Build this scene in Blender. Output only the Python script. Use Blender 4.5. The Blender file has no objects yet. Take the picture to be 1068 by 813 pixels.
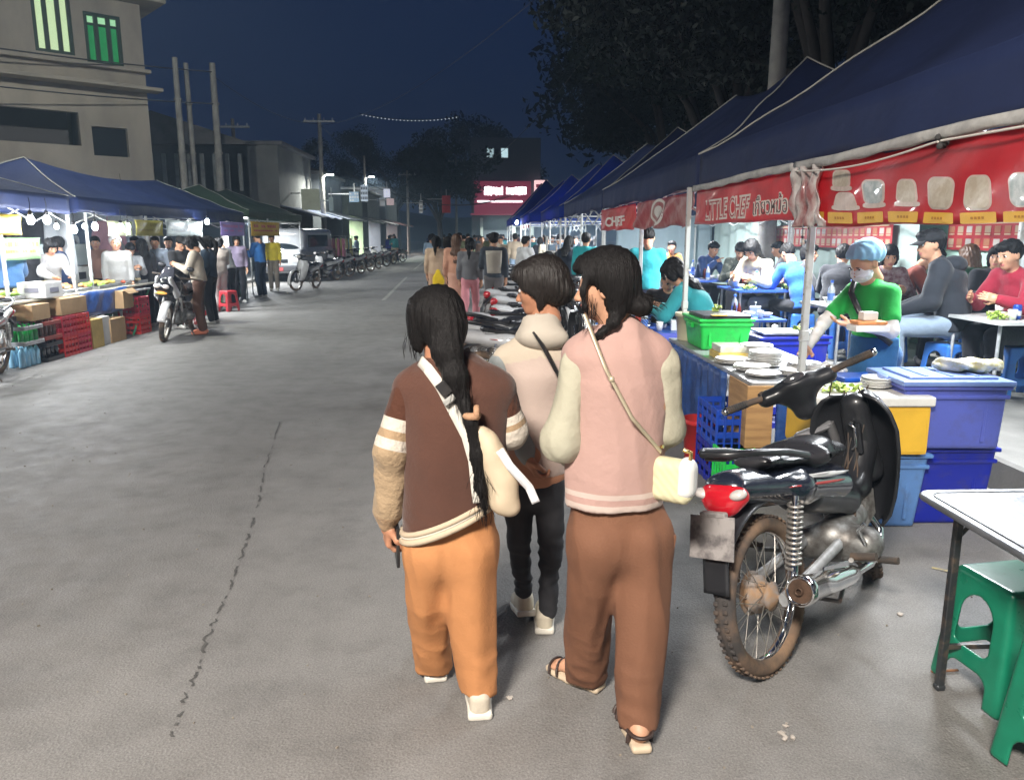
import bpy, bmesh, math, random
import numpy as np
from mathutils import Vector, Matrix, Euler
random.seed(7); np.random.seed(7)
SC = bpy.context.scene; COL = SC.collection
R = math.radians
# ---------------------------------------------------------------- camera
CAM_Z = 1.62; F = 806.0; PITCH = R(11.3); YAW = R(2.4)
cd = bpy.data.cameras.new('camera'); cam = bpy.data.objects.new('camera', cd); COL.objects.link(cam)
cam.location = (0, 0, CAM_Z); cam.rotation_euler = (R(90) - PITCH, 0, -YAW)
cd.sensor_width = 36; cd.lens = F / 1068 * 36; cd.clip_start = .05; cd.clip_end = 1500
SC.camera = cam
# ---------------------------------------------------------------- night sky
W = bpy.data.worlds.new('World'); SC.world = W; W.use_nodes = True
nt = W.node_tree; nt.nodes.clear()
wo = nt.nodes.new('ShaderNodeOutputWorld'); bg = nt.nodes.new('ShaderNodeBackground')
tc = nt.nodes.new('ShaderNodeTexCoord'); sx = nt.nodes.new('ShaderNodeSeparateXYZ')
rp = nt.nodes.new('ShaderNodeValToRGB'); ns = nt.nodes.new('ShaderNodeTexNoise'); mx = nt.nodes.new('ShaderNodeMath')
ns.inputs['Scale'].default_value = 3.0; ns.inputs['Detail'].default_value = 4
nt.links.new(tc.outputs['Generated'], sx.inputs[0]); nt.links.new(tc.outputs['Generated'], ns.inputs['Vector'])
mx.operation = 'MULTIPLY_ADD'; mx.inputs[1].default_value = .12
nt.links.new(ns.outputs[0], mx.inputs[0]); nt.links.new(sx.outputs[2], mx.inputs[2])
nt.links.new(mx.outputs[0], rp.inputs[0])
e = rp.color_ramp.elements
e[0].position = 0.0; e[0].color = (.0050, .0085, .0200, 1)
e[1].position = .75; e[1].color = (.0012, .0036, .0140, 1)
m_ = e.new(.25); m_.color = (.0026, .0064, .0200, 1)
nt.links.new(rp.outputs[0], bg.inputs[0]); bg.inputs[1].default_value = 1.0
nt.links.new(bg.outputs[0], wo.inputs[0])
SC.view_settings.view_transform = 'Standard'; SC.view_settings.look = 'None'
SC.view_settings.gamma = 1; SC.view_settings.use_curve_mapping = False
SC.view_settings.exposure = 1.5; EX = 2.83
SC.cycles.use_denoising = True; SC.cycles.max_bounces = 6; SC.cycles.diffuse_bounces = 3
SC.cycles.glossy_bounces = 3; SC.cycles.transmission_bounces = 4; SC.cycles.transparent_max_bounces = 8
SC.cycles.sample_clamp_indirect = 4; SC.cycles.caustics_reflective = False; SC.cycles.caustics_refractive = False
SC.cycles.use_adaptive_sampling = True; SC.cycles.adaptive_threshold = .02

def lamp(name, kind, loc, power, color=(1, 1, 1), size=.1, size_y=None, rot=(0, 0, 0), parent=None, spot=None):
    d = bpy.data.lights.new(name, kind); d.energy = power; d.color = color
    if kind == 'AREA':
        d.size = size
        if size_y: d.shape = 'RECTANGLE'; d.size_y = size_y
    elif kind == 'SPOT':
        d.shadow_soft_size = size; d.spot_size = spot or R(150); d.spot_blend = .6
    else: d.shadow_soft_size = size
    o = bpy.data.objects.new(name, d); COL.objects.link(o)
    o.location = loc; o.rotation_euler = rot
    if parent: o.parent = parent
    return o

# ---------------------------------------------------------------- picture <-> place
_ca = Matrix.Rotation(-YAW, 3, 'Z') @ Matrix.Rotation(R(90) - PITCH, 3, 'X')
def ray(u, v):
    return _ca @ Vector(((u - 534) / F, (406.5 - v) / F, -1))
def P(u, v, Y):                                   # point of the photograph at distance Y down the street
    d = ray(u, v); t = Y / d.y; return Vector((d.x * t, Y, CAM_Z + d.z * t))
def G(u, v, z=0.0):                               # point of the photograph lying at height z
    d = ray(u, v); t = (z - CAM_Z) / d.z; return Vector((d.x * t, d.y * t, z))

# ---------------------------------------------------------------- materials
MC = {}
def mat(name, col=(.5, .5, .5), rough=.6, metal=0, var=0.0, vs=6.0, bump=0.0, bs=60.0, emit=None, es=0,
        spec=.5, coat=0, trans=0, alpha=1, col2=None, sheen=0, transl=0, stretch=None, ramp=(.4, .6), coords='Object', bd=.004, rvar=0, aniso=0):
    if name in MC: return MC[name]
    m = bpy.data.materials.new(name); m.use_nodes = True; MC[name] = m
    n = m.node_tree; b = n.nodes['Principled BSDF']; out = n.nodes['Material Output']
    b.inputs['Base Color'].default_value = (*col, 1); b.inputs['Roughness'].default_value = rough
    b.inputs['Metallic'].default_value = metal; b.inputs['Specular IOR Level'].default_value = spec
    b.inputs['Coat Weight'].default_value = coat; b.inputs['Transmission Weight'].default_value = trans
    b.inputs['Alpha'].default_value = alpha; b.inputs['Sheen Weight'].default_value = sheen
    if aniso: b.inputs['Anisotropic'].default_value = aniso
    if emit: b.inputs['Emission Color'].default_value = (*emit, 1); b.inputs['Emission Strength'].default_value = es / EX if es < 6 else es
    v = None
    if var or col2 or bump or rvar:
        t = n.nodes.new('ShaderNodeTexCoord'); v = t.outputs[coords]
        if stretch:
            mp = n.nodes.new('ShaderNodeMapping'); mp.inputs['Scale'].default_value = stretch
            n.links.new(v, mp.inputs[0]); v = mp.outputs[0]
    if var or col2 or rvar:
        q = n.nodes.new('ShaderNodeTexNoise'); q.inputs['Scale'].default_value = vs; q.inputs['Detail'].default_value = 6
        q.inputs['Roughness'].default_value = .6; n.links.new(v, q.inputs['Vector'])
        r = n.nodes.new('ShaderNodeValToRGB'); n.links.new(q.outputs[0], r.inputs[0])
        r.color_ramp.elements[0].position, r.color_ramp.elements[1].position = (.3, .7) if not col2 else ramp
        a = tuple(c * (1 - var) for c in col); z = col2 if col2 else tuple(min(1, c * (1 + var)) for c in col)
        r.color_ramp.elements[0].color = (*(a if not col2 else col), 1); r.color_ramp.elements[1].color = (*z, 1)
        n.links.new(r.outputs[0], b.inputs['Base Color'])
        if rvar:
            k = n.nodes.new('ShaderNodeMath'); k.operation = 'MULTIPLY_ADD'; k.inputs[1].default_value = rvar; k.inputs[2].default_value = rough - rvar / 2
            n.links.new(q.outputs[0], k.inputs[0]); n.links.new(k.outputs[0], b.inputs['Roughness'])
    if bump:
        q = n.nodes.new('ShaderNodeTexNoise'); q.inputs['Scale'].default_value = bs; q.inputs['Detail'].default_value = 4
        n.links.new(v, q.inputs['Vector']); p = n.nodes.new('ShaderNodeBump'); p.inputs['Strength'].default_value = bump
        p.inputs['Distance'].default_value = bd; n.links.new(q.outputs[0], p.inputs['Height']); n.links.new(p.outputs[0], b.inputs['Normal'])
    if transl:
        tr = n.nodes.new('ShaderNodeBsdfTranslucent'); tr.inputs[0].default_value = (*col, 1)
        ms = n.nodes.new('ShaderNodeMixShader'); ms.inputs[0].default_value = transl
        n.links.new(b.outputs[0], ms.inputs[1]); n.links.new(tr.outputs[0], ms.inputs[2]); n.links.new(ms.outputs[0], out.inputs[0])
    return m
def cloth(col, name=None, sc=1.0, var=.12):
    return mat(name or 'cloth_%02x%02x%02x' % tuple(int(c * 255) for c in col), col, .85, var=var, vs=5, bump=.5, bs=14 * sc, bd=.02, sheen=.15, spec=.2)
def plastic(col, rough=.38, name=None, var=.05):
    g = tuple(c * .55 + k for c, k in zip(col, (.035, .03, .024)))
    return mat(name or 'plastic_%02x%02x%02x_%d' % (*(int(c * 255) for c in col), rough * 100), col, rough, col2=g, ramp=(.50, .78), vs=11, rvar=.25, bump=.06, bs=30)
def emis(name, col, s): return mat(name, (.8, .8, .8), .4, emit=col, es=s)

SKIN = mat('skin', (.50, .27, .17), .5, var=.07, vs=12, bump=.1, bs=120, spec=.35)
SKIN2 = mat('skin_tan', (.40, .21, .13), .5, var=.08, vs=12, spec=.35)
HAIR = mat('hair_black', (.0085, .0075, .0075), .52, var=.5, vs=30, stretch=(16, 16, .7), bump=1.0, bs=26, bd=.004, spec=.22)
EYE = mat('eye_dark', (.02, .012, .01), .2)
LIP = mat('lip', (.42, .14, .12), .45)
WHITEP = plastic((.75, .75, .73)); METAL = mat('steel', (.55, .56, .57), .35, 1, var=.2, vs=14, rvar=.3)
CHROME = mat('chrome', (.78, .78, .78), .12, 1, var=.08, vs=20, rvar=.25)
RUBBER = mat('rubber', (.03, .03, .03), .8, col2=(.16, .10, .06), ramp=(.35, .8), vs=7)
BLACKP = plastic((.018, .018, .02), .3, 'black_plastic'); GREYM = mat('painted_steel', (.42, .43, .44), .45, .3, var=.25, vs=20, bump=.1)
RUST = mat('rusty_steel', (.20, .19, .18), .55, .6, col2=(.22, .10, .05), ramp=(.45, .7), vs=16)

# ---------------------------------------------------------------- objects
def tag(o, label=None, cat=None, group=None, kind=None):
    if label: o['label'] = label
    if cat: o['category'] = cat
    if group: o['group'] = group
    if kind: o['kind'] = kind
    return o
def empty(name, loc=(0, 0, 0), rz=0, label=None, cat=None, group=None):
    o = bpy.data.objects.new(name, None); COL.objects.link(o); o.location = loc; o.rotation_euler = (0, 0, rz); o.empty_display_size = .1
    return tag(o, label, cat, group)
def link(name, me, parent=None, loc=(0, 0, 0), rz=0):
    o = bpy.data.objects.new(name, me); COL.objects.link(o); o.location = loc; o.rotation_euler = (0, 0, rz)
    if parent is not None: o.parent = parent
    return o
CH = {}
def copy_tree(o, loc=None, rz=None, label=None, parent=None, mats=None, scale=None, group=None):
    c = o.copy(); COL.objects.link(c)
    if parent is not None: c.parent = parent
    if loc is not None: c.location = loc
    if rz is not None: c.rotation_euler = (o.rotation_euler[0], o.rotation_euler[1], rz)
    if label: c['label'] = label
    if group: c['group'] = group
    if scale: c.scale = (scale,) * 3 if not hasattr(scale, '__len__') else scale
    if mats and c.type == 'MESH':
        for s in c.material_slots:
            if s.material and s.material.name in mats:
                nm = mats[s.material.name]; s.link = 'OBJECT'; s.material = nm
    for ch in list(o.children):
        if ch.type == 'LIGHT' and mats == 'nolight': continue
        copy_tree(ch, parent=c, mats=mats)
    return c
_bb = {}
def bevbox(sx, sy, sz, b, seg=2):
    k = (round(sx, 4), round(sy, 4), round(sz, 4), round(b, 4), seg)
    if k not in _bb:
        bm = bmesh.new(); bmesh.ops.create_cube(bm, size=1)
        for v in bm.verts: v.co = (v.co.x * sx, v.co.y * sy, v.co.z * sz)
        if b > 0: bmesh.ops.bevel(bm, geom=bm.edges[:], offset=min(b, .45 * min(sx, sy, sz)), segments=seg, profile=.7, affect='EDGES')
        _bb[k] = ([tuple(v.co) for v in bm.verts], [[v.index for v in f.verts] for f in bm.faces]); bm.free()
    return _bb[k]
class B:
    """collects shapes into one mesh"""
    def __init__(s): s.v = []; s.f = []; s.m = []; s.s = []; s.M = Matrix.Identity(4)
    def raw(s, vs, fs, mi=0, sm=True, M=None):
        T = s.M @ M if M is not None else s.M; n = len(s.v)
        A = np.array(T)[:3]; V = np.asarray(vs, float).reshape(-1, 3); V = V @ A[:, :3].T + A[:, 3]
        s.v.extend(map(tuple, V)); s.f.extend([[i + n for i in f] for f in fs]); s.m.extend([mi] * len(fs)); s.s.extend([sm] * len(fs)); return s
    def box(s, c, size, b=.004, rot=None, mi=0, sm=False, seg=1):
        v, f = bevbox(*size, b, seg); M = Matrix.Translation(c)
        if rot is not None: M = M @ (rot.to_4x4() if isinstance(rot, Matrix) else Euler(rot).to_matrix().to_4x4())
        return s.raw(v, f, mi, sm, M)
    def cyl(s, a, b, r, r2=None, n=12, mi=0, caps=True, sm=True):
        return s.tube([a, b], [r, r if r2 is None else r2], n, mi, caps)
    def tube(s, pts, r, n=8, mi=0, caps=True, closed=False, flat=1.0):
        pts = [Vector(p) for p in pts]; k = len(pts)
        rr = list(r) if hasattr(r, '__len__') else [r] * k
        vs = []; fs = []; up = None
        for i, p in enumerate(pts):
            t = (pts[(i + 1) % k] - pts[i - 1]) if closed else (pts[min(i + 1, k - 1)] - pts[max(i - 1, 0)])
            if t.length < 1e-9: t = Vector((0, 0, 1))
            t.normalize()
            if up is None: up = Vector((0, 0, 1)) if abs(t.z) < .9 else Vector((0, 1, 0))
            x = t.cross(up)
            if x.length < 1e-6: x = t.orthogonal()
            x.normalize(); y = x.cross(t).normalized(); up = y
            for j in range(n):
                a = 2 * math.pi * (j + .5) / n; vs.append(p + x * math.cos(a) * rr[i] + y * math.sin(a) * rr[i] * flat)
        for i in range(k if closed else k - 1):
            for j in range(n):
                a = i * n + j; b_ = i * n + (j + 1) % n; c = ((i + 1) % k) * n + (j + 1) % n; d = ((i + 1) % k) * n + j
                fs.append([a, b_, c, d])
        s.raw([tuple(q) for q in vs], fs, mi, n > 5)
        if caps and not closed:
            s.raw([tuple(q) for q in vs[:n]], [list(range(n))[::-1]], mi, False); s.raw([tuple(q) for q in vs[-n:]], [list(range(n))], mi, False)
        return s
    def lathe(s, prof, n=24, mi=0, M=None, caps=True):
        vs = []; fs = []; k = len(prof)
        for r, z in prof:
            for j in range(n): a = 2 * math.pi * j / n; vs.append((r * math.cos(a), r * math.sin(a), z))
        for i in range(k - 1):
            for j in range(n): fs.append([i * n + j, i * n + (j + 1) % n, (i + 1) * n + (j + 1) % n, (i + 1) * n + j])
        if caps:
            if prof[0][0] > 1e-4: fs.append(list(range(n))[::-1])
            if prof[-1][0] > 1e-4: fs.append([(k - 1) * n + j for j in range(n)])
        return s.raw(vs, fs, mi, True, M)
    def ball(s, c, r, n=12, mi=0, M=None):
        rr = r if hasattr(r, '__len__') else (r, r, r)
        pr = [(math.sin(math.pi * i / (n // 2)), -math.cos(math.pi * i / (n // 2))) for i in range(n // 2 + 1)]
        pr[0] = (1e-5, -1); pr[-1] = (1e-5, 1)
        T = Matrix.Translation(c) @ (M.to_4x4() if M is not None else Matrix.Identity(4)) @ Matrix.Diagonal((*rr, 1))
        return s.lathe(pr, n, mi, T, False)
    def torus(s, c, Rr, r, n=32, k=10, axis='X', mi=0, sx=1.0):
        pts = []
        for i in range(n):
            a = 2 * math.pi * i / n; q = (0, math.cos(a) * Rr, math.sin(a) * Rr) if axis == 'X' else ((math.cos(a) * Rr, math.sin(a) * Rr, 0) if axis == 'Z' else (math.cos(a) * Rr, 0, math.sin(a) * Rr))
            pts.append(Vector(q) + Vector(c))
        vs = []; fs = []; cc = Vector(c)
        ax = Vector((1, 0, 0)) if axis == 'X' else (Vector((0, 0, 1)) if axis == 'Z' else Vector((0, 1, 0)))
        for p in pts:
            d = (p - cc).normalized()
            for j in range(k): a = 2 * math.pi * j / k; vs.append(tuple(p + d * math.cos(a) * r + ax * math.sin(a) * r * sx))
        for i in range(n):
            for j in range(k): fs.append([i * k + j, i * k + (j + 1) % k, ((i + 1) % n) * k + (j + 1) % k, ((i + 1) % n) * k + j])
        return s.raw(vs, fs, mi, True)
    def sheet(s, fn, nu, nv, th=0, mi=0, sm=True):
        g = np.array([[fn(i / nu, j / nv) for j in range(nv + 1)] for i in range(nu + 1)], float)
        def fc(o, fl):
            r = []
            for i in range(nu):
                for j in range(nv):
                    q = [o + i * (nv + 1) + j, o + (i + 1) * (nv + 1) + j, o + (i + 1) * (nv + 1) + j + 1, o + i * (nv + 1) + j + 1]
                    r.append(q[::-1] if fl else q)
            return r
        if not th: return s.raw(g.reshape(-1, 3), fc(0, False), mi, sm)
        du = np.gradient(g, axis=0); dv = np.gradient(g, axis=1); nn = np.cross(du, dv); nn /= np.linalg.norm(nn, axis=2, keepdims=True) + 1e-12
        a = (g + nn * th / 2).reshape(-1, 3); b = (g - nn * th / 2).reshape(-1, 3); N = len(a)
        fs = fc(0, False) + fc(N, True)
        rim = [i * (nv + 1) for i in range(nu)] + [nu * (nv + 1) + j for j in range(nv)] + [(nu - i) * (nv + 1) + nv for i in range(nu)] + [nv - j for j in range(nv)]
        for i in range(len(rim)): p, q = rim[i], rim[(i + 1) % len(rim)]; fs.append([q, p, p + N, q + N])
        return s.raw(np.vstack([a, b]), fs, mi, sm)
    def prism(s, poly, a, b, axis='z', mi=0, sm=False):
        n = len(poly)
        def pt(p, h): return (p[0], p[1], h) if axis == 'z' else ((h, p[0], p[1]) if axis == 'x' else (p[0], h, p[1]))
        vs = [pt(p, a) for p in poly] + [pt(p, b) for p in poly]
        fs = [list(range(n))[::-1], list(range(n, 2 * n))] + [[i, (i + 1) % n, (i + 1) % n + n, i + n] for i in range(n)]
        return s.raw(vs, fs, mi, sm)
    def mesh(s, name, mats):
        me = bpy.data.meshes.new(name)
        me.from_pydata(s.v, [], s.f); 
        if not isinstance(mats, (list, tuple)): mats = [mats]
        for m in mats: me.materials.append(m)
        if s.f:
            me.polygons.foreach_set('material_index', s.m); me.polygons.foreach_set('use_smooth', s.s)
        me.update(); return me
    def build(s, name, mats, parent=None, loc=(0, 0, 0), rz=0): return link(name, s.mesh(name, mats), parent, loc, rz)

# ---------------------------------------------------------------- implicit surfaces, for bodies, clothes and moulded panels
def nets(V, lo, h):
    I = V < 0; s = np.zeros(tuple(d - 1 for d in V.shape), np.int8)
    cs = [(i, j, k) for i in (0, 1) for j in (0, 1) for k in (0, 1)]; nx, ny, nz = s.shape
    for i, j, k in cs: s += I[i:i + nx, j:j + ny, k:k + nz]
    A = np.argwhere((s > 0) & (s < 8))
    if len(A) == 0: return np.zeros((0, 3)), []
    acc = np.zeros((len(A), 3)); cnt = np.zeros(len(A))
    for a in cs:
        for ax in range(3):
            if a[ax]: continue
            b = list(a); b[ax] = 1
            va = V[A[:, 0] + a[0], A[:, 1] + a[1], A[:, 2] + a[2]]; vb = V[A[:, 0] + b[0], A[:, 1] + b[1], A[:, 2] + b[2]]
            m = (va < 0) != (vb < 0); t = np.where(m, va / np.where(m, va - vb, 1), 0)
            p = np.tile(np.array(a, float), (len(A), 1)); p[:, ax] += t; acc[m] += p[m]; cnt[m] += 1
    vs = (A + acc / cnt[:, None]) * h + lo
    idx = np.full(s.shape, -1, np.int64); idx[A[:, 0], A[:, 1], A[:, 2]] = np.arange(len(A)); fs = []
    for ax in range(3):
        b1, b2 = [(1, 2), (2, 0), (0, 1)][ax]
        sl0 = [slice(1, -1)] * 3; sl1 = [slice(1, -1)] * 3; sl0[ax] = slice(0, -1); sl1[ax] = slice(1, None)
        E = np.argwhere(I[tuple(sl0)] != I[tuple(sl1)])
        if len(E) == 0: continue
        off = np.array([1, 1, 1]); off[ax] = 0; E = E + off
        def cell(d1, d2):
            C = E.copy(); C[:, b1] -= d1; C[:, b2] -= d2; return idx[C[:, 0], C[:, 1], C[:, 2]]
        q = np.stack([cell(1, 1), cell(0, 1), cell(0, 0), cell(1, 0)], 1)
        fl = I[E[:, 0], E[:, 1], E[:, 2]]; q[~fl] = q[~fl][:, ::-1]; fs.append(q[(q >= 0).all(1)])
    return vs, np.vstack(fs).tolist()
class SD:
    def __init__(s, h): s.h = h; s.p = []
    @staticmethod
    def _m(R_): return np.eye(3) if R_ is None else np.array(R_)
    def cone(s, a, b, ra, rb=None, k=.02, sub=False):
        a = np.array(a, float); b = np.array(b, float); rb = ra if rb is None else rb
        def f(p):
            ab = b - a; t = np.clip(((p - a) @ ab) / max(ab @ ab, 1e-12), 0, 1); return np.linalg.norm(p - a - t[..., None] * ab, axis=-1) - (ra + t * (rb - ra))
        r = max(ra, rb); s.p.append((f, np.minimum(a, b) - r, np.maximum(a, b) + r, k, sub)); return s
    def chain(s, pts, rs, k=.02):
        for i in range(len(pts) - 1): s.cone(pts[i], pts[i + 1], rs[i], rs[i + 1], k)
        return s
    def econe(s, a, b, ra, rb, side=(1, 0, 0), k=.03, sub=False):      # elliptical section: ra=(along side, across)
        a = np.array(a, float); b = np.array(b, float); ab = b - a; L = np.linalg.norm(ab); z = ab / L
        x = np.array(side, float); x -= z * (x @ z); x /= np.linalg.norm(x); y = np.cross(z, x)
        def f(p):
            q = p - a; w = q @ z; t = np.clip(w / L, 0, 1); ov = w - t * L
            rx = ra[0] + t * (rb[0] - ra[0]); ry = ra[1] + t * (rb[1] - ra[1]); rm = np.minimum(rx, ry)
            e = np.sqrt((q @ x / rx) ** 2 + (q @ y / ry) ** 2 + (ov / rm) ** 2); return (e - 1) * rm
        r = max(*ra, *rb); s.p.append((f, np.minimum(a, b) - r, np.maximum(a, b) + r, k, sub)); return s
    def seg(s, rows, side=(1, 0, 0), k=.03):                             # stack of elliptical sections, one solid
        segs = []
        for (a, ra), (b, rb) in zip(rows[:-1], rows[1:]):
            q = SD(s.h); q.econe(a, b, ra, rb, side, 0); segs.append(q.p[0])
        lo = np.min([q[1] for q in segs], 0); hi = np.max([q[2] for q in segs], 0)
        s.p.append((lambda p: np.minimum.reduce([q[0](p) for q in segs]), lo, hi, k, False)); return s
    def ell(s, c, r, R_=None, k=.02, sub=False):
        c = np.array(c, float); r = np.array(r, float) if hasattr(r, '__len__') else np.array([r] * 3, float); M = s._m(R_)
        def f(p):
            q = (p - c) @ M; e = np.linalg.norm(q / r, axis=-1); g = np.linalg.norm(q / (r * r), axis=-1) + 1e-9; return e * (e - 1) / g
        m = r.max(); s.p.append((f, c - m, c + m, k, sub)); return s
    def box(s, c, half, rd=.01, R_=None, k=.015, sub=False):
        c = np.array(c, float); hf = np.array(half, float) - rd; M = s._m(R_)
        def f(p):
            q = np.abs((p - c) @ M) - hf; return np.linalg.norm(np.maximum(q, 0), axis=-1) + np.minimum(q.max(-1), 0) - rd
        m = np.linalg.norm(np.array(half)); s.p.append((f, c - m, c + m, k, sub)); return s
    def cut(s, pt, n):                                                 # remove what lies on the side n points to
        pt = np.array(pt, float); n = np.array(n, float); n /= np.linalg.norm(n)
        s.p.append((lambda p: (p - pt) @ n, None, None, 0, 'cut')); return s
    def run(s, M=None, disp=None):
        h = s.h; pos = [q for q in s.p if q[4] is False]
        lo = np.min([q[1] for q in pos], 0) - 3 * h; hi = np.max([q[2] for q in pos], 0) + 3 * h
        n = np.ceil((hi - lo) / h).astype(int) + 1
        ax = [lo[i] + h * np.arange(n[i]) for i in range(3)]; V = np.full(tuple(n), 1.0)
        for f, a, b, k, sub in s.p:
            if a is None: sl = (slice(None),) * 3
            else:
                mg = k + 3 * h; i0 = np.maximum(((a - mg - lo) / h).astype(int), 0); i1 = np.minimum(((b + mg - lo) / h).astype(int) + 2, n)
                if (i1 <= i0).any(): continue
                sl = tuple(slice(i0[j], i1[j]) for j in range(3))
            p = np.stack(np.meshgrid(ax[0][sl[0]], ax[1][sl[1]], ax[2][sl[2]], indexing='ij'), -1); d = f(p); c = V[sl]
            if sub == 'cut': V[sl] = np.maximum(c, d)
            elif sub:
                d = -d
                if k > 0: hh = np.maximum(k - np.abs(c - d), 0) / k; V[sl] = np.maximum(c, d) + hh * hh * k / 4
                else: V[sl] = np.maximum(c, d)
            else:
                if k > 0: hh = np.maximum(k - np.abs(c - d), 0) / k; V[sl] = np.minimum(c, d) - hh * hh * k / 4
                else: V[sl] = np.minimum(c, d)
        vs, fs = nets(V, lo, h)
        if disp is not None and len(vs):
            F_ = np.array(fs); nn = np.zeros_like(vs); fn = np.cross(vs[F_[:, 2]] - vs[F_[:, 0]], vs[F_[:, 3]] - vs[F_[:, 1]])
            for j in range(4): np.add.at(nn, F_[:, j], fn)
            nn /= np.linalg.norm(nn, axis=1, keepdims=True) + 1e-12; vs = vs + nn * disp(vs)[:, None]
        return vs, fs
def folds(amp=.006, f=(9, 9, 16), ph=0.0):
    def d(p):
        x, y, z = p[:, 0] * f[0], p[:, 1] * f[1], p[:, 2] * f[2]
        return amp * (np.sin(z + 1.7 * np.sin(x * 1.3 + ph) + y) * .6 + np.sin(z * 1.9 + 2.3 * np.sin(x * .7 + y + ph * 2)) * .4)
    return d
def sdobj(name, vf, m, parent=None, origin=(0, 0, 0), loc=None, attr=None):
    vs, fs = vf; b = B(); b.raw(np.asarray(vs) - np.array(origin), fs)
    me = b.mesh(name, m)
    if attr is not None:
        a = me.attributes.new('t', 'FLOAT', 'POINT'); a.data.foreach_set('value', attr(np.asarray(vs)).astype(np.float32))
    return link(name, me, parent, loc if loc is not None else (0, 0, 0))
def band_mat(name, stops, rough=.85, bump=.5, bs=16):
    """constant bands of colour along the mesh attribute t"""
    m = mat(name, (.5, .5, .5), rough, bump=bump, bs=bs, bd=.015, spec=.2, sheen=.1); n = m.node_tree
    a = n.nodes.new('ShaderNodeAttribute'); a.attribute_name = 't'; r = n.nodes.new('ShaderNodeValToRGB'); r.color_ramp.interpolation = 'CONSTANT'
    el = r.color_ramp.elements; el[0].position = stops[0][0]; el[0].color = (*stops[0][1], 1)
    el[1].position = stops[1][0]; el[1].color = (*stops[1][1], 1)
    for p, c in stops[2:]: q = el.new(p); q.color = (*c, 1)
    n.links.new(a.outputs['Fac'], r.inputs[0]); n.links.new(r.outputs[0], n.nodes['Principled BSDF'].inputs['Base Color']); return m
def text_geo(s, size, bold=0.0, sx=1.0):
    """flat outline text as (verts, faces), origin at left of baseline"""
    c = bpy.data.curves.new('t', 'FONT'); c.body = s; c.size = size; c.offset = bold; c.extrude = .0012
    o = bpy.data.objects.new('t', c); COL.objects.link(o); bpy.context.view_layer.update()
    me = bpy.data.meshes.new_from_object(o.evaluated_get(bpy.context.evaluated_depsgraph_get()))
    v = [(p.co.x * sx, p.co.y, p.co.z) for p in me.vertices]; f = [list(p.vertices) for p in me.polygons]
    bpy.data.objects.remove(o); bpy.data.meshes.remove(me); bpy.data.curves.remove(c); return v, f
# ================================================================ the setting
def asphalt():
    m = bpy.data.materials.new('asphalt'); m.use_nodes = True; n = m.node_tree; b = n.nodes['Principled BSDF']; L = n.links.new
    tc = n.nodes.new('ShaderNodeTexCoord')
    def noise(sc, det=6, st=None, ro=.6):
        q = n.nodes.new('ShaderNodeTexNoise'); q.inputs['Scale'].default_value = sc; q.inputs['Detail'].default_value = det; q.inputs['Roughness'].default_value = ro
        v = tc.outputs['Object']
        if st: mp = n.nodes.new('ShaderNodeMapping'); mp.inputs['Scale'].default_value = st; L(v, mp.inputs[0]); v = mp.outputs[0]
        L(v, q.inputs['Vector']); return q.outputs[0]
    def ramp(x, stops):
        r = n.nodes.new('ShaderNodeValToRGB'); L(x, r.inputs[0]); e = r.color_ramp.elements
        e[0].position, e[0].color = stops[0][0], (*[stops[0][1]] * 3, 1); e[1].position, e[1].color = stops[-1][0], (*[stops[-1][1]] * 3, 1)
        for p, c in stops[1:-1]: q = e.new(p); q.color = (c, c, c, 1)
        return r.outputs[0]
    def mul(a, c, f=1.0, op='MULTIPLY'):
        k = n.nodes.new('ShaderNodeMix'); k.data_type = 'RGBA'; k.blend_type = op; k.inputs[0].default_value = f; L(a, k.inputs[6]); L(c, k.inputs[7]); return k.outputs[2]
    big = ramp(noise(.45, 5), [(.3, .80), (.7, 1.0)]); stk = ramp(noise(1.0, 5, (1.6, .12, 1)), [(.3, .88), (.7, 1.0)])
    mid = ramp(noise(3.2, 8, None, .7), [(.32, .74), (.5, .93), (.68, 1.02)]); fine = ramp(noise(140, 3, None, .8), [(.3, .45), (.55, 1.0), (.75, 1.45)])
    st_ = ramp(noise(1.7, 9, None, .75), [(.34, .80), (.42, 1.0)])
    base = n.nodes.new('ShaderNodeRGB'); base.outputs[0].default_value = (.262, .252, .240, 1)
    c = mul(base.outputs[0], big); c = mul(c, stk); c = mul(c, mid); c = mul(c, fine, .8); c = mul(c, st_, .6); L(c, b.inputs['Base Color'])
    k = n.nodes.new('ShaderNodeMapRange'); L(noise(6, 5), k.inputs[0]); k.inputs[1].default_value = .3; k.inputs[2].default_value = .7; k.inputs[3].default_value = .58; k.inputs[4].default_value = .80
    L(k.outputs[0], b.inputs['Roughness']); b.inputs['Specular IOR Level'].default_value = .28
    v = n.nodes.new('ShaderNodeTexVoronoi'); v.inputs['Scale'].default_value = 95; L(tc.outputs['Object'], v.inputs['Vector'])
    b1 = n.nodes.new('ShaderNodeBump'); b1.inputs['Strength'].default_value = .45; b1.inputs['Distance'].default_value = .004; L(v.outputs[0], b1.inputs['Height'])
    b2 = n.nodes.new('ShaderNodeBump'); b2.inputs['Strength'].default_value = .3; b2.inputs['Distance'].default_value = .012; L(noise(5, 6), b2.inputs['Height']); L(b1.outputs[0], b2.inputs['Normal'])
    L(b2.outputs[0], b.inputs['Normal']); return m
ASPH = asphalt()
DIRT = mat('dirt', (.10, .09, .075), .9, var=.4, vs=1.2, bump=.5, bs=20)
CONC = mat('concrete', (.165, .16, .15), .8, var=.22, vs=3, bump=.4, bs=50, rvar=.2)
def plane(name, x0, x1, y0, y1, z, m, n=(1, 1)):
    b = B(); b.sheet(lambda u, v: (x0 + (x1 - x0) * u, y0 + (y1 - y0) * v, z), *n); return tag(b.build(name, m), kind='structure')
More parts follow.
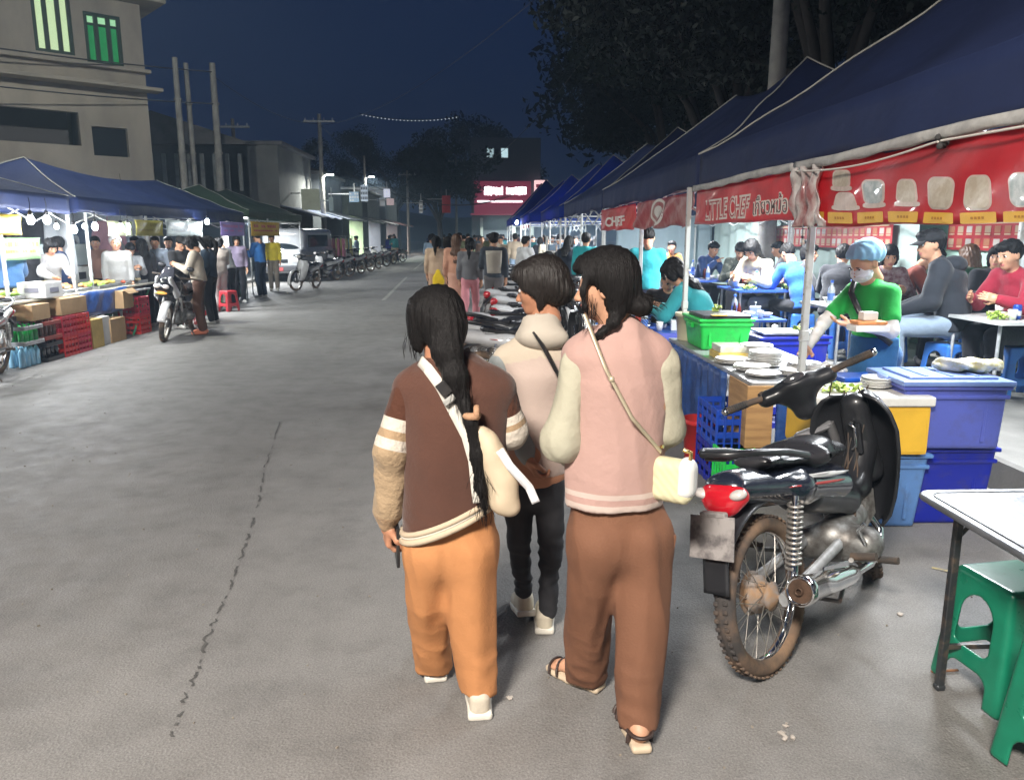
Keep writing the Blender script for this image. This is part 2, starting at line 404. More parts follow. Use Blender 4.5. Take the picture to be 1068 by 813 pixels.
plane('ground', -300, 300, -60, 700, -.004, DIRT)
plane('road', -7.2, 3.4, -14, 120, 0.0, ASPH)
b = B(); b.box((5.9 + .02, 30, .11 - .06), (5.2, 76, .34), .02); tag(b.build('pavement', CONC), kind='structure')
b = B(); b.box((-11.95, 50, 0), (8.0, 60, .24), .02); tag(b.build('far_pavement', CONC), kind='structure')
# crack running down the road: thin jagged inlay of dark filler
b = B(); pts = [(292, 440), (283, 468), (276, 490), (270, 520), (262, 550), (252, 580), (240, 612), (228, 640), (217, 664), (207, 695), (196, 722), (186, 748), (176, 775)]
pp = []
for i in range(len(pts) - 1):
    for k in range(9):
        t = k / 9; g = G(pts[i][0] * (1 - t) + pts[i + 1][0] * t, pts[i][1] * (1 - t) + pts[i + 1][1] * t); pp.append((g.x + random.gauss(0, .006), g.y))
CRK = mat('crack_filler', (.075, .072, .067), .9, var=.4, vs=30)
for i in range(len(pp) - 1):
    if random.random() < .34: continue
    w0, w1 = random.uniform(.002, .008), random.uniform(.002, .008)
    b.raw([(pp[i][0] - w0, pp[i][1], .004), (pp[i][0] + w0, pp[i][1], .004), (pp[i + 1][0] + w1, pp[i + 1][1], .004), (pp[i + 1][0] - w1, pp[i + 1][1], .004)], [[0, 1, 2, 3]], 0, False)
tag(b.build('road_crack', CRK), kind='structure')
b = B()
PAINT = mat('worn_road_paint', (.42, .41, .38), .7, col2=(.19, .18, .17), ramp=(.42, .62), vs=14)
a, c = G(400, 313), G(424, 289); b.raw([(a.x - .05, a.y, .004), (a.x + .05, a.y, .004), (c.x + .05, c.y, .004), (c.x - .05, c.y, .004)], [[0, 1, 2, 3]], 0, False)
a, c = G(432, 281), G(444, 271); b.raw([(a.x - .05, a.y, .004), (a.x + .05, a.y, .004), (c.x + .05, c.y, .004), (c.x - .05, c.y, .004)], [[0, 1, 2, 3]], 0, False)
tag(b.build('road_marking', PAINT), kind='structure')
b = B(); a, c = G(972, 592), G(1030, 606); d = Vector((c.x - a.x, c.y - a.y, 0)).normalized(); w = Vector((-d.y, d.x, 0)) * .012
b.raw([tuple(q + Vector((0, 0, .004))) for q in (a - w, a + w, c + w, c - w)], [[0, 1, 2, 3]], 0, False)
tag(b.build('painted_line', mat('worn_yellow_paint', (.42, .33, .12), .7, col2=(.2, .19, .16), ramp=(.4, .6), vs=20)), kind='structure')
b = B()                                              # grit and litter flecks: countless
for i in range(900):
    x, y = random.uniform(-6, 3.2), random.uniform(1.4, 12); s = random.uniform(.002, .006)
    b.box((x, y, s * .4), (s * random.uniform(1, 2), s, s), 0, rot=(0, 0, random.random() * 3))
tag(b.build('grit', mat('grit', (.24, .21, .17), .9, var=.5, vs=40)), kind='stuff')

# ---------------------------------------------------------------- market tents
def tent_cloth(name, col, tr=.12): return mat(name, col, .62, var=.16, vs=1.1, bump=.35, bs=5, bd=.03, spec=.3, transl=tr)
NAVY = tent_cloth('navy_tent_cloth', (.020, .031, .088)); BLUE = tent_cloth('blue_tent_cloth', (.015, .05, .30), .55)
LBLUE = tent_cloth('royal_tent_cloth', (.010, .020, .078), .2); GREENT = tent_cloth('green_tent_cloth', (.04, .075, .045), .25)
PIPE = mat('pale_piping', (.42, .42, .38), .7, var=.2); FRAME = mat('white_tent_frame', (.52, .53, .52), .45, .2, col2=(.30, .25, .20), ramp=(.55, .75), vs=9)
TUBE = emis('led_tube_glow', (.92, .97, 1.0), 12); BULB = emis('led_bulb_glow', (.93, .97, 1.0), 16)
def tent(x0, x1, y0, y1, cloth, label, ze=2.30, za=3.42, zs=2.03, legs=None, seed=0, front='x0', n=(44, 84), trusses=True, group='folding market tents'):
    rs = random.Random(seed); ph = [rs.uniform(0, 6.28) for _ in range(8)]; w = (x1 - x0) / 2
    t = empty('market_tent', ((x0 + x1) / 2, (y0 + y1) / 2, 0), 0, label, 'tent', group); ox, oy = t.location.x, t.location.y
    def zf(x, y):
        dx, dy = min(x - x0, x1 - x), min(y - y0, y1 - y); m = max(0, min(dx, dy)) / w; s = m ** 1.14
        yr = (y - y0 - w) / max(.01, (y1 - y0 - 2 * w)); sag = .13 * math.sin(math.pi * min(1, max(0, yr))) * m
        wr = .022 * math.sin(x * 3.1 + y * 2.3 + ph[0]) * math.sin(y * 1.7 - x * 2.2 + ph[1]) + .012 * math.sin(y * 7 + 3 * math.sin(x * 2 + ph[2]))
        rad = .02 * math.sin(9 * math.atan2(y - (y0 + w if y < y0 + w else y1 - w), x - ox) + ph[3]) * (1 - m)
        return ze + (za - ze) * s - sag + (wr + rad) * min(1, m * 4) * min(1, (1 - m) * 4 + .15)
    b = B(); b.sheet(lambda u, v: (x0 + (x1 - x0) * u - ox, y0 + (y1 - y0) * v - oy, zf(x0 + (x1 - x0) * u, y0 + (y1 - y0) * v)), n[0], n[1], .004)
    per = [(x0, y0), (x1, y0), (x1, y1), (x0, y1)]
    for i in range(4):
        (ax, ay), (bx, by) = per[i], per[(i + 1) % 4]; L = math.hypot(bx - ax, by - ay); nx, ny = (by - ay) / L, -(bx - ax) / L; N = int(L * 10)
        def f(u, v, ax=ax, ay=ay, bx=bx, by=by, L=L, nx=nx, ny=ny):
            s = u * L; o = v * (.028 + .014 * math.sin(s * 4.3 + ph[4] + i) + .008 * math.sin(s * 13 + ph[5])); e = min(1, 6 * min(u, 1 - u))
            return (ax + (bx - ax) * u + nx * o * e - ox, ay + (by - ay) * u + ny * o * e - oy, ze - v * (ze - zs) - v * .035 * math.sin(math.pi * ((s / 2.3) % 1)) * (1 if L > 4 else .5) + v * .01 * math.sin(s * 6 + ph[6]))
        b.sheet(f, N, 4, .004)
    b.build('canopy', cloth, t)
    b = B(); e = .007
    for cx, cy, rx, ry in ((x0, y0, ox, y0 + w), (x1, y0, ox, y0 + w), (x0, y1, ox, y1 - w), (x1, y1, ox, y1 - w)):
        b.tube([(cx + (rx - cx) * k / 14 - ox, cy + (ry - cy) * k / 14 - oy, zf(cx + (rx - cx) * k / 14, cy + (ry - cy) * k / 14) + e) for k in range(15)], .008, 6)
    b.build('piping', PIPE, t)
    legs = legs or [y0, (y0 + y1) / 2, y1]
    for side in (x0 + .03, x1 - .03):
        ls = legs if (side < ox) == (front == 'x0') else [y0, y1]
        for ly in ls:
            if seed == 2 and ly == 6.9 and side < ox: continue
            q = B(); yy = min(max(ly, y0 + .03), y1 - .03); tl = 0.0
            if isinstance(ly, float) and seed == 1 and abs(ly - 4.62) < .01 and side < ox: tl = .05
            zb = .22 if side > 3.4 else 0; fx = side - ox; fy = yy - oy
            if seed == 1 and side < ox: fx += .05 if abs(ly - 4.62) < .01 else (-.12 if abs(ly - 6.78) < .01 else 0)
            zt_ = zs - .005; q.box((fx, fy, (.70 + zb + zt_) / 2), (.040, .040, zt_ - .70 - zb), .005); q.box((fx, fy, zb + .5), (.031, .031, .98), .004)
            q.box((fx, fy, zb + .012), (.08, .08, .014), .003); q.box((fx, fy, 1.02), (.050, .050, .07), .006)
            for k in range(9): q.cyl((fx - .0215, fy, .75 + k * .13), (fx - .0165, fy, .75 + k * .13), .006, n=8, mi=1)
            q.build('leg', [FRAME, mat('bolt_hole', (.03, .03, .03), .8)], t)
    if trusses:
        q = B()
        for side in (x0 + .03, x1 - .03):
            ys = sorted(set([y0 + .03] + list(legs[1:-1]) + [y1 - .03]))
            for a_, c_ in zip(ys[:-1], ys[1:]):
                q.box((side - ox, (a_ + c_) / 2 - oy, 2.035), (.022, c_ - a_ - .05, .03), .003)
                m = (a_ + c_) / 2
                for (p, z1, r_, z2) in ((a_, 2.06, m, 1.80), (a_, 1.80, m, 2.06), (m, 2.06, c_, 1.80), (m, 1.80, c_, 2.06)):
                    q.cyl((side + (.03 if side < ox else -.03) - ox, p - oy, z1), (side + (.03 if side < ox else -.03) - ox, r_ - oy, z2), .011, n=6)
        for yy in (y0 + .03, y1 - .03): q.box((0, yy - oy, 2.035), (x1 - x0 - .1, .022, .03), .003)
        for yy in (y0 + w, y1 - w): q.cyl((0, yy - oy, 2.1), (0, yy - oy, zf(ox, yy) - .02), .016, n=8)
        q.build('truss', FRAME, t)
    return t
def tube_light(x, y, z, L, power, label, col=(.93, .97, 1.0), rz=0, wid=.25):
    t = empty('tube_light', (x, y, z), rz, label, 'light', 'led tube lights hung under the tents')
    b = B(); b.box((0, 0, .022), (.05, L + .04, .03), .006); b.build('housing', WHITEP, t)
    b = B(); b.cyl((0, -L / 2, -.006), (0, L / 2, -.006), .014, n=10); b.build('tube', TUBE, t)
    b = B(); b.tube([(0, 0, .03), (.01, .02, .3), (0, 0, .55)], .004, 5); b.build('cord', BLACKP, t)
    lamp('tube_glow', 'AREA', (0, 0, -.03), power, col, wid, L, parent=t); return t
RX0, RX1 = 1.9, 4.9
tent(RX0, RX1, 1.0, 6.8, NAVY, 'dark blue tent nearest on the right, with the food container banner', legs=[1.0, 4.62, 6.78], seed=1)
tent(RX0, RX1, 6.86, 12.1, NAVY, 'second dark blue tent on the right, its peak beside the concrete pole', legs=[6.9, 9.3, 12.07], seed=2)
tent(RX0, RX1, 12.16, 17.6, NAVY, 'third dark blue tent on the right, just before the bright blue ones', legs=[12.2, 14.8, 17.57], seed=3)
tent(RX0, RX1, 18.6, 24.2, BLUE, 'bright blue tent on the right behind the three dark blue ones', seed=4, za=3.6)
tent(RX0 - .3, RX1 - .3, 25.0, 30.6, BLUE, 'second bright blue tent far on the right, before the pink shop sign', seed=5, za=3.6)
tent(RX0 - .6, RX1 - .6, 31.4, 37, BLUE, 'farthest bright blue tent beside the crowd', seed=6, za=3.9, n=(20, 40))
LX0, LX1 = -9.0, -6.0
tent(LX0, LX1, 5.9, 11.9, NAVY, 'dark tent at the left edge over the crates and bottles stall', seed=7, front='x1', legs=[5.9, 10.2, 11.87], ze=2.18, za=2.75, zs=1.96, group='folding market tents on the left')
tent(LX0, LX1, 12.1, 20.5, LBLUE, 'long dark blue tent on the left behind the white motorbike', seed=9, front='x1', legs=[12.4, 14.6, 16.8, 20.47], ze=2.18, za=2.88, zs=1.97, n=(36, 100), group='folding market tents on the left')
tent(-10.2, -6.3, 22.0, 28.4, GREENT, 'faded green canopy on the left beside the parked van', ze=2.3, za=3.1, zs=2.12, seed=10, front='x1', legs=[22.0, 24.0, 28.2], group='folding market tents on the left')
for args in ((3.2, 5.2, 2.42, 1.2, 74, 'led tube hung under the nearest right tent over the diners'), (3.1, 3.05, 2.42, 1.2, 15, 'led tube hung under the nearest right tent, camera end'),
             (3.4, 9.2, 2.42, 1.2, 115, 'led tube hung under the second dark blue right tent'), (3.4, 14.6, 2.42, 1.2, 125, 'led tube hung under the third dark blue right tent'),
             (3.4, 21.2, 2.42, 1.2, 200, 'led tube hung under the bright blue tent'), (3.1, 27.6, 2.42, 1.2, 240, 'led tube hung under the second bright blue tent'),
             (2.9, 34, 2.5, 1.2, 240, 'led tube hung under the farthest bright blue tent'),
             (-7.4, 8.2, 2.2, 1.2, 90, 'led tube hung under the left edge tent'), (-7.3, 11.0, 2.2, 1.2, 90, 'led tube hung over the crates and bottles stall'),
             (-7.3, 16.6, 2.3, 1.2, 150, 'led tube hung under the long dark blue tent'), (-7.8, 26.5, 2.2, 1.2, 150, 'led tube hung under the green canopy')):
    tube_light(*args)
# bulbs on the left, at the places the photograph shows them
def bulb(p, label, r=.05, power=12, group='bare led bulbs under the left tents'):
    t = empty('led_bulb', p, 0, label, 'light bulb', group)
    b = B(); b.lathe([(.004, -r * 1.25), (r * .6, -r * 1.1), (r, -r * .3), (r * .92, r * .3), (r * .55, r), (r * .5, r * 1.2)], 14); b.build('globe', BULB, t)
    b = B(); b.lathe([(r * .52, r * 1.2), (r * .56, r * 2.2), (r * .3, r * 2.5), (.004, r * 2.5)], 12); b.tube([(0, 0, r * 2.4), (.01, 0, r * 4), (0, 0, r * 6)], .005, 5); b.build('socket', BLACKP, t)
    if power: lamp('bulb_glow', 'POINT', (0, 0, -r * 1.25 - .03), power * 1.3, (.94, .97, 1), .03, parent=t)
    return t
for i, (u, v, Y, pw, lb) in enumerate([(32, 229, 9.9, 14, 'first bare bulb right of the yellow banner at left'), (49, 229, 10.3, 14, 'second bare bulb right of the yellow banner'), (59, 236, 11.4, 0, 'small low bulb, third from the yellow banner'),
        (77, 239, 11.0, 14, 'bulb above the thin white pole in the crates stall'), (88, 236, 12.2, 0, 'small bulb just left of the hanging white curtain'), (99, 236, 11.8, 14, 'bulb in front of the hanging white curtain'),
        (126, 237, 12.6, 8, 'bulb at the start of the yellow green banner'), (133, 236, 13.2, 14, 'bulb glaring on the yellow green banner'), (216, 231, 16.7, 16, 'bulb hung beside the white banner on the left'), (196, 232, 17.4, 0, 'small bulb behind the white banner')]):
    bulb(P(u, v, Y), lb, .045 if pw else .032, pw)
for i, (u, v, Y, lb) in enumerate([(566, 224, 27, 'left bulb of the bright row under the blue tents'), (571, 223, 28, 'second bulb of the bright row under the blue tents'), (583, 222, 25, 'largest bulb in the bright row under the blue tents'), (590, 224, 26.5, 'small bulb right of the largest under the blue tents'),
        (610, 221, 22, 'bulb near the white post under the bright blue tent'), (539, 232, 30, 'bulb on the stall post next to the crowd')]):
    bulb(P(u, v, Y), lb, .085 if i == 2 else .06, 14, 'bare led bulbs under the blue tents')

# ---------------------------------------------------------------- banners
RED = mat('red_vinyl', (.62, .035, .050), .32, col2=(.48, .028, .040), ramp=(.4, .6), vs=2.5, bump=.35, bs=6, bd=.02, coat=.3, transl=.3)
def banner(name, Y0, Y1, zt, zb, m, label, X=1.86, crump=.012, ph=0.0, nu=60, sagt=.0, group=None):
    t = empty(name, (X, (Y0 + Y1) / 2, zb), 0, label, 'banner', group)
    def f(u, v, off=0.0):
        y = Y0 + (Y1 - Y0) * u; s = abs(Y1 - Y0) * u
        x = X + crump * (math.sin(s * 5 + ph + v * 3) + .6 * math.sin(s * 11 + v * 7 + ph * 2)) * (.3 + .7 * v) - off
        z = zt - (zt - zb) * v - sagt * (1 - v) * math.sin(math.pi * u) + crump * .5 * math.sin(s * 7 + ph) * v
        return (x - t.location.x, y - t.location.y, z - t.location.z)
    b = B(); b.sheet(lambda u, v: f(u, v), nu, 10, .002); b.build('sheet', m, t); return t, f
def drape(f, verts, faces, mats, name, parent, u0, v0, su, sv, off=.004, mi=0):
    b = B(); b.raw([f(u0 + x * su, v0 - y * sv, off + z) for x, y, z in verts], faces, 0, False); return b.build(name, mats, parent)
def yb(u): return 1.88 * 806 / (u - 500) * 1.0
A_Y, B_Y = 4.56, 6.74
t1, f1 = banner('food_banner', A_Y - .03, 1.1, 1.995, 1.665, RED, 'red banner with food containers and yellow tags on the nearest tent', ph=.4, crump=.008, nu=90)
def fuv(u, v, Y0=A_Y - .03, Y1=1.1, zt=1.995, zb=1.665, X=1.86):      # picture -> banner coordinates
    d = ray(u, v); t = X / d.x; y = d.y * t; z = CAM_Z + d.z * t; return (y - Y0) / (Y1 - Y0), (zt - z) / (zt - zb)
def rrect(a, c, d, e, r=.3, n=6, taper=0.0):
    """rounded outline between picture corners a,c .. d,e as banner coordinates"""
    pts = []
    for (cx, cy, s) in ((1, 1, 0), (-1, 1, 90), (-1, -1, 180), (1, -1, 270)):
        for k in range(n + 1):
            an = R(s + 90 * k / n); x = cx * (1 - r) + r * math.cos(an); y = cy * (1 - r) + r * math.sin(an); x *= 1 - taper * (y + 1) / 2
            pts.append(((a + d) / 2 + x * (d - a) / 2, (c + e) / 2 - y * (e - c) / 2))
    return pts
PALE = mat('printed_container', (.48, .40, .30), .3, col2=(.58, .52, .42), vs=26, bump=.4, bs=20, coat=.5); PALEG = mat('printed_cup', (.30, .36, .36), .3, col2=(.52, .55, .54), vs=24, bump=.4, bs=20, coat=.5)
RIMW = mat('printed_rim', (.62, .50, .44), .3, var=.2, vs=15, coat=.5); YEL = mat('printed_yellow', (.72, .42, .06), .42, var=.08, vs=12)
def flat(pts, m, name, off=.003):
    uv = [fuv(*p) for p in pts]; n = len(uv); cx = sum(p[0] for p in uv) / n; cy = sum(p[1] for p in uv) / n
    vs = []
    for r in (0.02, .35, .7, 1.0): vs += [f1(cx + (x - cx) * r, cy + (y - cy) * r, off) for x, y in uv]
    fs = [[k * n + i, k * n + (i + 1) % n, (k + 1) * n + (i + 1) % n, (k + 1) * n + i] for k in range(3) for i in range(n)] + [list(range(n))[::-1]]
    b = B(); b.raw(vs, fs, 0, False); return b.build(name, m, t1)
for (a, c, d, e, m, tp) in ((868, 177, 889, 196, PALE, .1), (871, 200, 895, 216, RIMW, .25), (901, 187, 922, 214, PALEG, -.1), (934, 187, 957, 213, PALE, .12), (967, 184, 996, 218, PALE, 0), (1008, 182, 1037, 219, PALE, 0), (1054, 180, 1088, 217, PALEG, 0)):
    flat(rrect(a, c, d, e, .55, taper=tp), RIMW, 'printed_container', .003); flat(rrect(a + 1.8, c + 1.8, d - 1.8, e - 1.8, .55, taper=tp), m, 'container_fill', .006)
    if d < 960: flat(rrect(a - 1, e - 3, d + 2, e + 3, .7), RIMW, 'printed_plate', .0045)
for (a, d) in ((854, 862), (866, 889), (894, 921), (926, 957), (964, 998), (1005, 1040), (1047, 1086)):
    flat(rrect(a, 221, d, 232.5, .15), YEL, 'yellow_tag', .004)
    if d - a > 12:
        mk = mat('tag_print', (.45, .20, .03), .5)
        for k in range(4): x = a + (d - a) * (.3 + .1 * k); flat(rrect(x, 225.5, x + (d - a) * .07, 228, .2), mk, 'tag_print', .006)
t2, f2 = banner('shop_banner', B_Y - .02, A_Y + .06, 1.995, 1.71, RED, 'red banner reading LITTLE CHEF between the two front posts', ph=1.7, crump=.007, nu=70)
LET = mat('banner_letter', (.72, .66, .60), .45, var=.1, vs=20); LRED = mat('banner_letter_core', (.36, .03, .035), .45)
v, f = text_geo('LITTLE CHEF', .22, .012); v2, f_2 = text_geo('LITTLE CHEF', .22, -.004)
L_ = abs(A_Y - B_Y); W_ = max(p[0] for p in v); su = .50 / W_ ; sv = 1 / .285 
drape(f2, v, f, LET, 'lettering', t2, .14, .86, su, sv * .93, .003); drape(f2, v2, f_2, LRED, 'lettering_core', t2, .14, .86, su, sv * .93, .006)
v, f = text_geo('เกี๊ยวหม้อ', .20, .010); W_ = max(p[0] for p in v); drape(f2, v, f, LET, 'thai_lettering', t2, .68, .84, .28 / W_, sv * .72, .003)
v, f = text_geo('เกี๊ยวหม้อ', .20, -.003); drape(f2, v, f, mat('thai_core', (.05, .03, .03), .5), 'thai_lettering_core', t2, .68, .84, .28 / W_, sv * .72, .006)
t3, f3 = banner('crumpled_banner', 9.26, B_Y + .1, 1.99, 1.70, mat('faded_red_vinyl', (.40, .05, .06), .3, col2=(.55, .26, .24), ramp=(.45, .65), vs=4, bump=.7, bs=7, bd=.03, coat=.4, transl=.15), 'crumpled faded red banner with round white emblem, behind the front post', ph=2.2, crump=.03)
b = B(); n = 26
for (r0, r1, uc, vc) in ((.36, .46, .45, .45), (.0, .22, .45, .45)):
    vs = []
    for k in range(n): an = 2 * math.pi * k / n; vs += [f3(uc + r0 * .35 * math.cos(an), vc + r0 * math.sin(an), .004), f3(uc + r1 * .35 * math.cos(an), vc + r1 * math.sin(an), .004)]
    b.raw(vs, [[2 * k, 2 * k + 1, (2 * k + 3) % (2 * n), (2 * k + 2) % (2 * n)] for k in range(n)], 0, False)
b.build('emblem', LET, t3)
t4, f4 = banner('far_red_banner', 12.0, 9.34, 1.99, 1.69, RED, 'short red banner farthest along the right tents, with pale print', ph=.2, crump=.012)
v, f = text_geo('CHEF', .2, .008); drape(f4, v, f, LET, 'lettering', t4, .2, .8, .55 / max(p[0] for p in v), sv * .8, .004)
# gathered clear plastic at the corner post, and its cords
CLEAR = mat('crumpled_plastic', (.50, .47, .45), .14, col2=(.26, .10, .10), ramp=(.42, .62), vs=11, bump=1.0, bs=16, bd=.03, coat=.8, stretch=(1, 1, .35))
b = B()
def fcr(u, v): 
    y = A_Y + .02 - .42 * u; k = math.sin(math.pi * min(1, v * 1.1)) * .5 + .5
    return (1.835 - .02 * math.sin(u * 19 + v * 4) - .012 * math.sin(v * 13 + u * 5), y + .05 * math.sin(v * 3 + 1) * u, 2.0 - .335 * v - .04 * u * math.sin(v * 3.1))
b.sheet(fcr, 34, 16, .0015); tag(b.build('plastic_wrap', CLEAR), 'crumpled clear plastic gathered on the red banner at the corner post', 'plastic sheet')
b = B(); y2 = 3.12
b.tube([(1.82, A_Y - (A_Y - y2) * k / 18, 1.985 - .035 * math.sin(math.pi * k / 18)) for k in range(19)], .005, 6)
tag(b.build('white_cord', mat('cord_white', (.72, .68, .62), .6)), 'white cord sagging across the top of the container banner', 'cord')
b = B(); b.tube([(1.82, 3.10 - (3.10 - 1.2) * k / 18, 1.985 - .012 * math.sin(math.pi * k / 18)) for k in range(19)], .005, 6)
tag(b.build('white_cord', MC['cord_white']), 'taut white cord right of the tie on the container banner', 'cord')
b = B()
for k in range(7): a = k * .9; b.ball((1.835 + random.uniform(-.015, .015), 3.11 + .02 * math.cos(a), 1.985 + .02 * math.sin(a)), .014, 8)
tag(b.build('cloth_tie', mat('dark_rag', (.05, .05, .05), .9)), 'dark knotted tie at the top of the container banner', 'tie')
# white side cloth rolled up under each skirt
for (ya, yb_, n_, lb) in ((6.76, 4.6, 50, 'rolled white cloth above the red LITTLE CHEF banner'), (4.58, 1.1, 80, 'rolled white cloth above the food container banner')):
    b = B(); L_ = ya - yb_
    b.sheet(lambda u, v: (1.838 - .010 * math.sin(v * math.pi) + .004 * math.sin(u * L_ * 14 + v * 3), ya + (yb_ - ya) * u, 2.035 - .045 * v - .006 * math.sin(u * L_ * 3.1) - .004 * math.sin(u * L_ * 17) * v), int(L_ * 24), 5, .010)
    tag(b.build('rolled_cloth', mat('white_tarp', (.50, .49, .46), .6, col2=(.30, .29, .28), ramp=(.4, .7), vs=8, bump=.6, bs=25, bd=.01)), lb, 'cloth roll')
# left banners
def lbanner(u0, v0, u1, v1, Y0, Y1, col, label, print_=(.5, .1, .05), text=None, sc=1.0, name='stall_banner'):
    a, c = P(u0, v0, Y0), P(u1, v1, Y1); d = P(u0, v1, Y0)
    m = mat('vinyl_%02x%02x%02x' % tuple(int(k * 255) for k in col), col, .5, var=.12, vs=5, transl=.6, bump=.4, bs=6, bd=.03)
    t = empty(name, (a.x, a.y, c.z), 0, label, 'banner', 'banners of the left stalls'); h = a.z - d.z
    def f(u, v, off=0.0): return ((c.x - a.x) * u + .015 * math.sin(u * 9 + v * 3) + off, (c.y - a.y) * u - off, a.z - t.location.z - h * v)
    b = B(); b.sheet(lambda u, v: f(u, v), 24, 6, .003); b.build('sheet', m, t)
    pm = mat('print_%02x%02x%02x' % tuple(int(k * 255) for k in print_), print_, .5, var=.2, vs=30)
    b = B(); rs = random.Random(int(u0) + 3)
    for row, (vc, hh) in enumerate(((.3, .10), (.62, .06))):
        u = .08
        while u < .9:
            w = rs.uniform(.03, .07); 
            if rs.random() < .82: b.sheet(lambda p, q, u=u, w=w, vc=vc, hh=hh: f(u + w * p + (q - .5) * .01, vc + (q - .5) * 2 * hh * rs.uniform(.95, 1.05), .006), 3, 1, .001, 0, False)
            u += w + .012
    b.build('printed_lettering', pm, t); return t
lbanner(-30, 221, 24, 245, 8.7, 10.1, (.70, .55, .08), 'yellow banner at the left edge under the dark tent', (.55, .20, .05))
lbanner(0, 248, 44, 272, 10.4, 11.4, (.45, .62, .40), 'pale green sign board hung behind the diners at the left edge', (.55, .55, .05))
lbanner(111, 230, 139, 246, 12.5, 13.4, (.60, .62, .45), 'pale washed out banner section next to the bright bulb', (.3, .45, .3))
lbanner(140, 229, 171, 246, 13.45, 14.7, (.50, .46, .14), 'mustard green stall banner in the middle of the left row', (.35, .30, .06))
lbanner(172, 229, 212, 246, 14.8, 16.75, (.62, .66, .66), 'white and grey stall banner right of the mustard one', (.35, .45, .50))
lbanner(229, 231, 256, 246, 17.9, 19.8, (.40, .33, .55), 'purple stall banner with pink print on the left', (.6, .2, .4))
lbanner(261, 231, 292, 246, 20.2, 22.6, (.75, .55, .10), 'yellow banner with red emblem at the far end of the long dark blue tent', (.6, .10, .05))

# ---------------------------------------------------------------- wall behind the diners, with menu posters
MINT = mat('mint_paint', (.48, .70, .59), .7, var=.08, vs=2, bump=.15, bs=12, coords='Object'); PWALL = mat('pale_wall', (.58, .63, .64), .7, var=.1, vs=1.5)
wl = empty('market_wall', (5.75, 8, .22), 0, 'long pale wall with mint panels behind the right hand diners', 'wall')
b = B(); b.box((.06, 1.0, .78), (.10, 17.0, 1.56), 0); b.build('mint_panel', MINT, wl)
b = B(); b.box((.06, 1.0, 2.4), (.10, 17.0, 1.66), 0)
for y in np.arange(-7, 9.1, 2.3): b.box((-.02, y, 1.62), (.10, .34, 3.2), .01)
b.build('pillar_panel', PWALL, wl)
b = B()
for i in range(50):
    pass
def curtain(p0, p1, z0, z1, col, label, name='tent_curtain', amp=.035, tr=.25):
    L = (Vector(p1) - Vector(p0)).length; d = (Vector(p1) - Vector(p0)).normalized(); nx, ny = d.y, -d.x; N = max(20, int(L * 16))
    def f(u, v):
        s = u * L; o = amp * math.sin(s * 13 + math.sin(s * 3)) * (.5 + .5 * v) + amp * .6 * math.sin(s * 5.3 + v)
        return (p0[0] + d.x * s + nx * o, p0[1] + d.y * s + ny * o, z1 - (z1 - z0) * v)
    b = B(); b.sheet(f, N, 6, .003); m = mat('curtain_%02x%02x%02x' % tuple(int(k * 255) for k in col), col, .8, var=.08, vs=3, transl=tr)
    return tag(b.build(name, m), label, 'curtain')
curtain((5.3, 9.3), (5.3, 17.6), .25, 2.3, (.50, .62, .58), 'long pale grey curtain behind the middle diners')
curtain((3.1, 17.7), (5.3, 17.7), .25, 2.3, (.40, .50, .54), 'pale blue grey curtain across the end of the third tent')
def poster(y, w, label, z=1.42, h=.34, x=5.74, seed=0):
    t = empty('menu_poster', (x, y, z), 0, label, 'poster', 'red menu posters on the wall'); rs = random.Random(seed)
    b = B(); b.box((0, 0, h / 2), (.012, w, h), .002); b.build('board', mat('poster_red', (.38, .03, .035), .4, var=.15, vs=8), t)
    b = B(); n = max(3, int(w / .16))
    for k in range(n):
        yy = -w / 2 + w * (k + .5) / n
        for r_ in range(2):
            zc = h * (.28 + .42 * r_); b.box((-.008, yy, zc), (.006, w / n * .62, h * .22), .001, mi=rs.randint(0, 2)); b.box((-.008, yy, zc - h * .16), (.006, w / n * .6, .018), 0, mi=3)
    b.box((-.008, 0, h - .028), (.006, w * .9, .03), 0, mi=3)
    b.build('dish_picture', [mat('dish_a', (.42, .30, .20), .5), mat('dish_b', (.45, .42, .38), .5), mat('dish_c', (.4, .16, .08), .5), mat('poster_text', (.55, .38, .25), .5)], t)
for i, (y, w, lb) in enumerate([(13.2, 1.5, 'red menu poster with pale dishes directly left of the front post'), (12.0, 1.1, 'red menu poster above the capped server'), (10.6, 1.7, 'double red menu poster above the woman in plaid'), (8.6, 1.5, 'long red menu poster at the right edge'), (6.7, 1.5, 'red menu poster out at the far right wall')]):
    poster(y if y < 9.2 else y, w, lb, x=5.70 if y < 9.2 else 5.22, z=1.45 if y < 9.2 else 1.44, seed=i)
